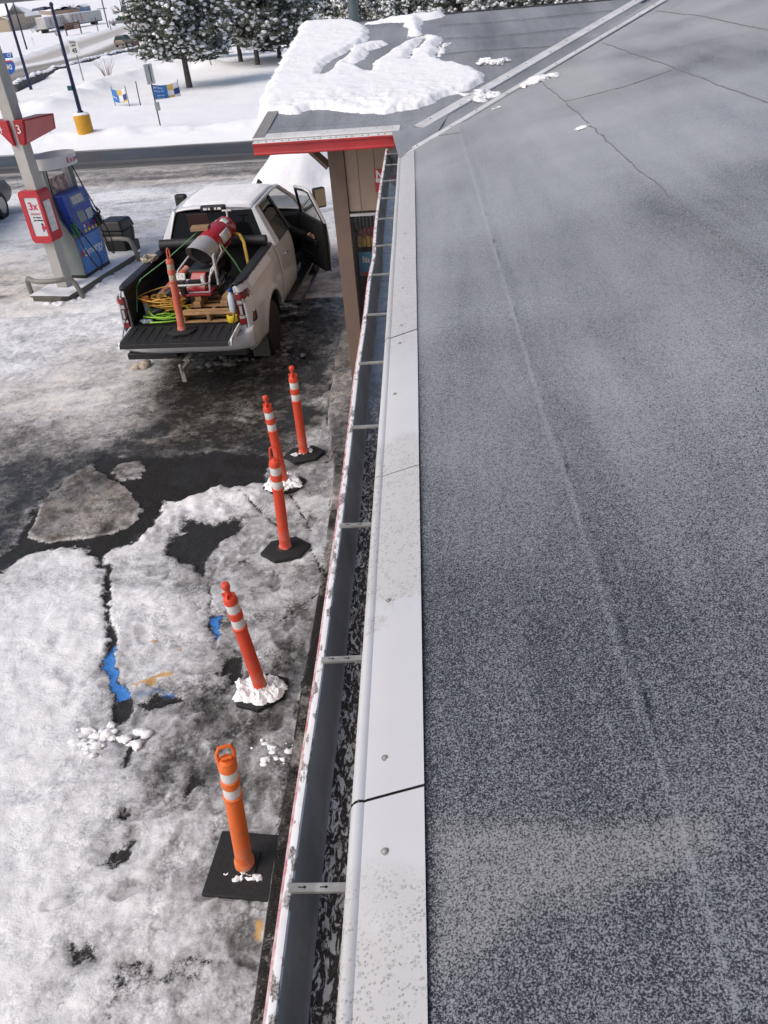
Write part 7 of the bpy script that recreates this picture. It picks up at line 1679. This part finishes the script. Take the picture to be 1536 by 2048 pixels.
def bare_tree(base, H, seed, label, col=(.16, .125, .105), n=26, name='bare_tree', spread=.35, group=None, th=1.0, cat='bare tree'):
    r_ = random.Random(seed); o = thing(name, label, cat, tuple(base), 0, group); m = MB()
    def grow(p, d, L, r0, lv):
        q = p+d*L; m.tube([tuple(p), tuple((p+q)/2+Vector((r_.gauss(0, L*.04), r_.gauss(0, L*.04), 0))), tuple(q)], [r0, r0*.8, r0*.55], 4, caps=False)
        if lv <= 0: return
        for k in range(3 if lv > 1 else 4):
            nd = (d+Vector((r_.gauss(0, spread), r_.gauss(0, spread), r_.uniform(0, .25)))).normalized(); grow(p.lerp(q, r_.uniform(.45, 1)), nd, L*r_.uniform(.5, .8), r0*.55, lv-1)
    if n:
        for k in range(n): grow(Vector(base)+Vector((r_.gauss(0, .2*H*spread), r_.gauss(0, .2*H*spread), -.1)), Vector((r_.gauss(0, spread), r_.gauss(0, spread), 1)).normalized(), H*.42, .014*H*th, 2)
    build(m, 'branches', mat('twig'+str(col[0]), col, .9), o, smooth=60); return o
def shrub(base, H, seed, label, n=16, r=.012, spread=.35):
    r_ = random.Random(seed); o = thing('shrub', label, 'shrub', tuple(base)); m = MB()
    for k in range(n):
        a = r_.uniform(0, 6.28); t = r_.uniform(.1, spread); b = Vector(base)+Vector((math.cos(a)*.18, math.sin(a)*.18, -.05)); h = H*r_.uniform(.6, 1)
        m.tube([b, b+Vector((math.cos(a)*t*h*.5, math.sin(a)*t*h*.5, h*.55)), b+Vector((math.cos(a)*t*h*1.2, math.sin(a)*t*h*1.2, h))], [r, r*.8, r*.4], 4, caps=False)
    build(m, 'stems', mat('straw_stems', (.26, .19, .13), .9), o, smooth=60)
shrub(ground(216, 154), 1.3, 3, 'dry straw coloured shrub poking out of the snow field', 18, .016, .55)
shrub(ground(115, 72), 2.2, 7, 'dry grass tuft on the bank below the far wooden sign', 22, .03, .8)
shrub(ground(228, 48), 1.9, 9, 'dry stems beside the utility pole across the highway', 14, .03, .3)
shrub(ground(20, 345), .01, 5, 'dry stems', 1, .001, .1) if False else None
bare_tree(gz(ground(146, 26)), 8.0, 3, 'grey bare trees standing above the far trailers', (.22, .19, .18), 7, spread=.42)
bare_tree(gz(ground(234, 29)), 5.0, 5, 'reddish bare shrubs behind the far parked pickups', (.24, .17, .15), 9, spread=.5)
bare_tree(gz(ground(268, 24)), 6.0, 6, 'tall bare tree between the far spruce and the big pine', (.23, .20, .18), 6, spread=.3)
bare_tree(gz(ground(62, 66)), 3.4, 8, 'small leafless tree in front of the long far building', (.13, .11, .10), 3, spread=.5)
bare_tree(gz(ground(68, 92)), 2.2, 18, 'thin sapling on the snow bank across the highway', (.16, .12, .10), 1, spread=.25, th=.7)
bare_tree(gz(ground(640, 26)), 7.0, 9, 'brownish bare tree between background pines left of the steel pole', (.24, .17, .13), 9, spread=.4)
bare_tree(gz(ground(1040, 18)), 7.0, 10, 'brownish bare tree among the background pines at the top right', (.24, .17, .13), 9, spread=.4)
for (x, y), H, lb in (((252, 30), 7.2, 'small dark spruce behind the far grey pickup'), ((128, 26), 4.5, 'tiny dark spruce left of the grey bare trees')):
    p = ground(x, y); pine('spruce_tree', lb, gz(p), H, H*.24, .2, int(x), 46, 10, 9, .55, .12, 'cone', NEED2, tr=.15, group=None)
# steel pole behind the wing ridge
p = ground(709, 42); p = aty(709, 46, 42.0); m = MB(); m.tube([(p.x, p.y, 0), (p.x, p.y, 12)], .24, 16); tag(build(m, 'steel_pole', mat('pole_greenish', (.085, .115, .125), .5, .2, .1, 4), None), 'thick grey green steel pole rising behind the wing roof ridge', 'pole')
for (bx, tx_, lb, r) in (((217, 57), (203, -5), 'grey wooden utility pole right of the far trailer', .20), ((247, 33), (240, -20), 'thin far utility pole above the parked pickups', .18)):
    b = ground(*bx); t = aty(*tx_, b.y); o = thing('utility_pole', lb, 'utility pole', tuple(b)); m = MB(); m.tube([(b.x, b.y, b.z-.3), (b.x, b.y, t.z+3)], r, 8); build(m, 'pole', mat('pole_wood', (.17, .16, .16), .8, 0, .2, 8), o)
    if r == .20: m = MB(); m.box((b.x-.5, b.y, aty(207, 17, b.y).z), (2.6, .15, .18)); build(m, 'cross_arm', MATS['pole_wood'], o, smooth=0)

# ================================================================== VEHICLES
def car(name, label, cat, loc, rz, prof, W, paint, glassy, lamps=None, group=None, wr=.34, axles=(.9, -1.7), z=0):
    """prof: list of (y, z_low, z_belt, z_top, half_top) from rear to front"""
    o = thing(name, label, cat, loc, rz, group); M_ = Matrix.Translation(Vector(loc)) @ Matrix.Rotation(rz, 4, 'Z'); h = W/2
    m = MB(); m.M = M_; vs = []
    for y, zl_, zb_, zt_, ht in prof: vs += [(-h*.94, y, zl_), (-h, y, zl_+(zb_-zl_)*.5), (-h*.96, y, zb_), (h*.96, y, zb_), (h, y, zl_+(zb_-zl_)*.5), (h*.94, y, zl_)]
    n_ = len(prof); m.add(vs, [(i*6+k, i*6+(k+1) % 6, (i+1)*6+(k+1) % 6, (i+1)*6+k)[::-1] for i in range(n_-1) for k in range(6)]+[tuple(range(5, -1, -1))[::-1], tuple((n_-1)*6+k for k in range(6))[::-1]]); build(m, 'body', paint, o, smooth=35, bevel=.03)
    g = [p for p in prof if p[3] > p[2]]
    if g:
        m = MB(); m.M = M_; vs = []; 
        ya, yb = g[0][0], g[-1][0]
        ring = [(-h*.94, p[0], p[2]) for p in g], [(-p[4], p[0]*.88+(ya+yb)/2*.12, p[3]) for p in g], [(p[4], p[0]*.88+(ya+yb)/2*.12, p[3]) for p in g], [(h*.94, p[0], p[2]) for p in g]
        for i in range(len(g)): vs += [ring[k][i] for k in range(4)]
        m.add(vs, [(i*4+k, i*4+k+1, (i+1)*4+k+1, (i+1)*4+k)[::-1] for i in range(len(g)-1) for k in (0, 2)]+[(0, 1, 2, 3), tuple((len(g)-1)*4+k for k in (3, 2, 1, 0))]); build(m, 'window', glassy, o, smooth=0)
        m = MB(); m.M = M_; m.add([(x*1.02, y, z_+.02) for i in range(len(g)) for (x, y, z_) in (ring[1][i], ring[2][i])]+[(x, y, z_-.03) for i in range(len(g)) for (x, y, z_) in (ring[1][i], ring[2][i])], [(2*i, 2*i+1, 2*i+3, 2*i+2) for i in range(len(g)-1)]+[(0, 2*len(g), 2*len(g)+1, 1), (2*len(g)-2, 2*len(g)-1, 4*len(g)-1, 4*len(g)-2)]); build(m, 'roof', paint, o, smooth=0, solid=.03)
        m = MB(); m.M = M_
        for i in range(len(g)):
            for k, k2 in ((0, 1), (3, 2)): m.tube([ring[k][i], ring[k2][i]], .045, 5)
        build(m, 'pillar', paint, o, smooth=50)
    for s in (-1, 1):
        for ya in axles:
            Mw = M_ @ Matrix.Translation((s*(h-.10), ya, wr)) @ Matrix.Rotation(math.pi/2, 4, 'Y'); m = MB(); m.M = Mw; m.lathe([(wr*.6, -.10), (wr*.95, -.11), (wr, -.08), (wr, .08), (wr*.95, .11), (wr*.6, .10), (wr*.55, .06), (.0, .06)], 20); w = build(m, 'wheel', RUB, o, smooth=40)
            m = MB(); m.M = Mw @ (Matrix.Rotation(math.pi, 4, 'X') if s < 0 else Matrix()); m.lathe([(wr*.6, .112), (wr*.5, .09), (wr*.12, .10), (0, .11)], 14); build(m, 'rim', MATS['rim_alloy'], w, smooth=40)
    if lamps:
        for s in (-1, 1):
            m = MB(); m.M = M_; y0 = prof[0][0]; m.box((s*h*.82, y0-.01, lamps), (.22, .06, .20)); build(m, 'tail_light', mat('car_lamp', (.30, .02, .02), .25), o, smooth=0, bevel=.02)
    return o
CG = glass('car_glass', (.03, .06, .06), .05)
hwd = (Vector(HWN[2])-Vector(HWN[1])).normalized() if True else None
ha = -math.atan2(hwd[0], hwd[1])
suv = [(-2.25, .45, .78, .78, .6), (-2.2, .35, .98, .98, .6), (-2.05, .32, 1.02, 1.55, .60), (-1.2, .32, 1.0, 1.62, .62), (0, .30, .98, 1.62, .62), (.9, .30, .96, 1.50, .60), (1.35, .32, .95, .95, .6), (2.1, .36, .84, .84, .5), (2.3, .42, .70, .70, .5)]
p = ground(249, 95); car('station_wagon', 'beige station wagon driving away on the highway behind the dark red pickup', 'car', gz(p+Vector((0, .5, .05))), ha-.25, suv, 1.85, mat('car_beige', (.30, .27, .21), .4, .2, .1, 5, dirt=(.2, .18, .15), dirtamt=.3), CG, .92, axles=(1.4, -1.35))
pk = [(-2.7, .55, .75, .75, .6), (-2.68, .45, 1.12, 1.12, .6), (-.9, .42, 1.12, 1.12, .6), (-.85, .42, 1.14, 1.80, .62), (.2, .40, 1.12, 1.84, .64), (.95, .40, 1.10, 1.72, .60), (1.55, .42, 1.08, 1.08, .6), (2.5, .46, 1.0, 1.0, .5), (2.75, .5, .8, .8, .5)]
p = ground(290, 99); car('pickup_truck', 'dark red pickup on the highway half hidden by the big pine', 'pickup truck', gz(p+Vector((0, .5, .05))), ha-.20, pk, 1.95, mat('car_darkred', (.07, .035, .045), .4, .2, .1, 5), CG, .95, axles=(1.8, -1.75), wr=.40)
DG = mat('car_darkgrey', (.035, .035, .036), .45, .1, .2, 5, dirt=(.12, .11, .10), dirtamt=.3)
p = ground(272, 48); car('pickup_truck', 'dark grey pickup parked sideways across the highway right of the utility pole', 'pickup truck', gz(p), R(-68), pk, 2.0, DG, CG, None, axles=(1.8, -1.75), wr=.42)
p = ground(240, 51); car('pickup_truck', 'snow covered pale pickup parked left of the dark grey one', 'pickup truck', gz(p), R(-62), pk, 2.0, mat('car_snowy', (.42, .42, .42), .6, 0, .3, 3, dirt=(.08, .08, .07), dirtamt=.3), CG, None, axles=(1.8, -1.75), wr=.42)
p = ground(284, 44); car('pickup_truck', 'dark vehicle front peeking out behind the big pine across the highway', 'pickup truck', gz(p+Vector((5, 6, 0))), R(-60), pk, 2.0, mat('car_charcoal', (.05, .05, .055), .45, .1, .2, 5), CG, None, axles=(1.8, -1.75), wr=.42)
p = ground(226, 44); car('tractor', 'green and yellow farm vehicle behind the parked pickups', 'tractor', gz(p+Vector((2, 9, 0))), R(-60), pk, 2.2, mat('tractor_green', (.05, .16, .08), .5, 0, .3, 3), mat('tractor_yellow', (.45, .40, .10), .5), None, axles=(1.6, -1.6), wr=.6)
# left edge car on the forecourt
lc = atz(-26, 470, 0); cg = mat('car_graphite', (.055, .06, .07), .3, .4, .1, 5, dirt=(.16, .16, .16), dirtamt=.25)
lp_ = [(-2.35, .45, .80, .80, .6), (-2.28, .30, 1.0, 1.0, .6), (-2.1, .28, 1.04, 1.50, .58), (-1.0, .28, 1.02, 1.62, .60), (.2, .28, 1.0, 1.60, .60), (1.0, .28, .98, 1.45, .56), (1.5, .30, .98, .98, .6), (2.2, .34, .88, .88, .55), (2.4, .42, .7, .7, .5)]
wp_ = atz(10, 463, 0); ca = R(172)
co_ = Vector((wp_.x, wp_.y, 0))-Matrix.Rotation(ca, 3, 'Z') @ Vector((-.90, -1.40, 0))
co_ = Vector((wp_.x-1.42, wp_.y-.1, 0)); ca = R(4)
lc_ = car('parked_car', 'dark grey car cut off by the left photo edge on the snowy forecourt', 'car', gz(co_), ca, lp_, 1.9, cg, CG, .92, axles=(1.45, -1.38), wr=.36)
m = MB(); m.M = Matrix.Translation(co_) @ Matrix.Rotation(ca, 4, 'Z'); m.box((1.06, .92, 1.12), (.22, .12, .16)); build(m, 'mirror', BLACK, lc_, smooth=0, bevel=.04)
# far trailers across the highway
TRW = mat('trailer_white', (.62, .61, .57), .5, 0, .10, 1.5, dirt=(.42, .38, .33), dirtamt=.35, dscale=.5); LR = mat('faded_letter_red', (.45, .04, .05), .5)
def trailer(pL, pR, topL, label, text, tcols):
    a, b = ground(*pL), ground(*pR); d = (b-a); d.z = 0; L_ = d.length; d.normalize(); n_ = Vector((d.y, -d.x, 0)); zt_ = aty(*topL, a.y).z; z0 = a.z+1.0; h = max(2.2, zt_-z0)
    o = thing('semi_trailer', label, 'trailer', gz(a)); c0 = a; back = -n_*2.5
    m = MB(); q = [c0, c0+d*L_, c0+d*L_+back, c0+back]; m.hexa([(p.x, p.y, z0) for p in q], [(p.x, p.y, z0+h) for p in q]); build(m, 'box_body', TRW, o, smooth=0, bevel=.05)
    m = MB()
    for f in (.05, .12, .78, .86):
        w = c0+d*L_*f+back*.2; m.tube([(w.x, w.y, a.z+.5), (w.x+back.x*.6, w.y+back.y*.6, a.z+.5)], .5, 14)
    m.hexa([(p.x, p.y, a.z+.75) for p in q], [(p.x, p.y, z0-.02) for p in q]); build(m, 'undercarriage', BLACK, o, smooth=40)
    m = MB(); q2 = [c0-d*.05, c0+d*(L_+.05), c0+d*(L_+.05)+back, c0-d*.05+back]; m.hexa([(p.x, p.y, z0+h+.01) for p in q2], [(p.x, p.y, z0+h+.22) for p in q2]); build(m, 'snow_top', HEAP, o, smooth=0, bevel=.08)
    for s_, f, v, sz in text:
        p = c0+d*L_*f+n_*.03; lettering(s_, sz*h, LR, o, frame((p.x, p.y, z0+h*v), d, (0, 0, 1)), bold=.02*h)
    return o
trailer((96, 66), (140, 56), (90, 36), 'rear far trailer with faded red letters left of the wooden sign', [('N', .22, .50, .95), ('E', .66, .50, .95)], None)
trailer((143, 57), (207, 46), (134, 29), 'long far white trailer with red letters beside the utility pole', [('V', .10, .50, 1.0), ('L', .24, .50, 1.0), ('E', .36, .52, 1.0)], None)
# brown wooden sign board
a, b = ground(134, 72), ground(164, 66); o = thing('wooden_sign', 'weathered brown wooden sign board on two posts before the trailers', 'sign', gz((a+b)/2))
d = (b-a); d.z = 0; z1 = aty(134, 46, a.y).z
WBR = mat('weathered_brown', (.17, .085, .065), .85, 0, .25, 4); 
m = MB(); n_ = Vector((d.y, -d.x, 0)).normalized()*.1
for f in (.02, .97): p = a+d*f; m.tube([(p.x, p.y, a.z-.2), (p.x, p.y, z1+.2)], .17, 6)
build(m, 'post', WBR, o)
m = MB(); dz = z1-a.z
for k in range(4):
    q = [a-n_, b-n_, b+n_, a+n_]; z0 = a.z+dz*(.42+.145*k); m.hexa([(p.x, p.y, z0) for p in q[::1]], [(p.x, p.y, z0+dz*.12) for p in q])
build(m, 'board', WBR, o, smooth=0)
# long yellowish building with snow roof
def far_building(pL, pR, topL, depth, label, wall, nw, roofh=2.0, ov=.4):
    a, b = ground(*pL), ground(*pR); d = b-a; d.z = 0; L_ = d.length; d.normalize(); n_ = Vector((d.y, -d.x, 0)); h = max(2.4, aty(*topL, a.y).z-a.z)
    o = thing('far_building', label, 'building', gz(a)); back = -n_*depth
    q = [a, a+d*L_, a+d*L_+back, a+back]; m = MB(); m.hexa([(p.x, p.y, a.z-.5) for p in q], [(p.x, p.y, a.z+h) for p in q])
    build(m, 'wall', wall, o, smooth=0)
    e0, e1 = a-d*ov+n_*ov, a+d*(L_+ov)+n_*ov; r0, r1 = a-d*ov+back*.5, a+d*(L_+ov)+back*.5; f0, f1 = a-d*ov+back-n_*ov, a+d*(L_+ov)+back-n_*ov
    m = MB(); Zs = lambda p, z: (p.x, p.y, a.z+z)
    m.add([Zs(e0, h), Zs(e1, h), Zs(r1, h+roofh), Zs(r0, h+roofh), Zs(f0, h), Zs(f1, h), Zs(e0, h+.25), Zs(e1, h+.25), Zs(r1, h+roofh+.25), Zs(r0, h+roofh+.25), Zs(f0, h+.25), Zs(f1, h+.25)], [(6, 7, 8, 9), (9, 8, 11, 10), (0, 1, 7, 6), (1, 2, 8, 7), (2, 5, 11, 8), (0, 6, 9, 3), (3, 9, 10, 4), (4, 10, 11, 5), (0, 3, 2, 1), (3, 4, 5, 2)]); build(m, 'snowy_roof', HEAP, o, smooth=0)
    for k in range(nw):
        for v, hh in (((.62, .20), (.18, .24)) if nw > 6 else ((.45, .3),)):
            c = a+d*L_*((k+.7)/nw)+n_*.03; w = L_/nw*.38
            m = MB(); m.add([Zs(c-d*w/2, h*v), Zs(c+d*w/2, h*v), Zs(c+d*w/2, h*(v+hh)), Zs(c-d*w/2, h*(v+hh))], [(0, 1, 2, 3)]); build(m, 'window', mat('far_window', (.09, .09, .10), .3), o, smooth=0, solid=.04)
    return o
far_building((22, 63), (88, 50), (24, 38), 14, 'long two storey cream building with dark windows under a snowy roof', mat('cream_wall', (.46, .39, .28), .8, 0, .06, 1), 11, 3.0)
far_building((-14, 66), (22, 63), (-10, 33), 10, 'cream gable building with a yellow mark left of the long far building', mat('cream_wall2', (.50, .40, .30), .8, 0, .06, 1), 2, 3.0)
far_building((168, 23), (182, 20), (168, 14), 6, 'tiny blue hut on the snowy slope behind the trailers', mat('hut_blue', (.10, .20, .32), .7), 2, 1.5)
far_building((78, 28), (104, 30), (78, 23), 20, 'low far building with snow roof and brown eave behind the trailers', mat('far_tan', (.28, .22, .18), .8), 3, 2.0)
p = ground(11, 62); q = aty(11, 45, p.y-.6); m = MB(); m.lathe([(1.3, -.05), (1.5, 0), (1.3, .06), (0, .07)], 20, (q.x, q.y, q.z), Matrix.Rotation(math.pi/2, 3, 'X')); tag(build(m, 'yellow_emblem', mat('emblem_yellow', (.60, .34, .04), .6), None), 'round yellow mark on the far cream gable wall', 'emblem')
# snow covered car by the long building
p = ground(85, 64); car('parked_car', 'snow covered parked car in front of the long far building', 'car', gz(p), R(-70), suv, 1.8, mat('car_under_snow', (.62, .63, .66), .7, 0, .15, 2), mat('car_bluish', (.25, .30, .36), .3), None, axles=(1.4, -1.35))

for o in bpy.data.objects:
    if o.type == 'MESH': o.data.update()
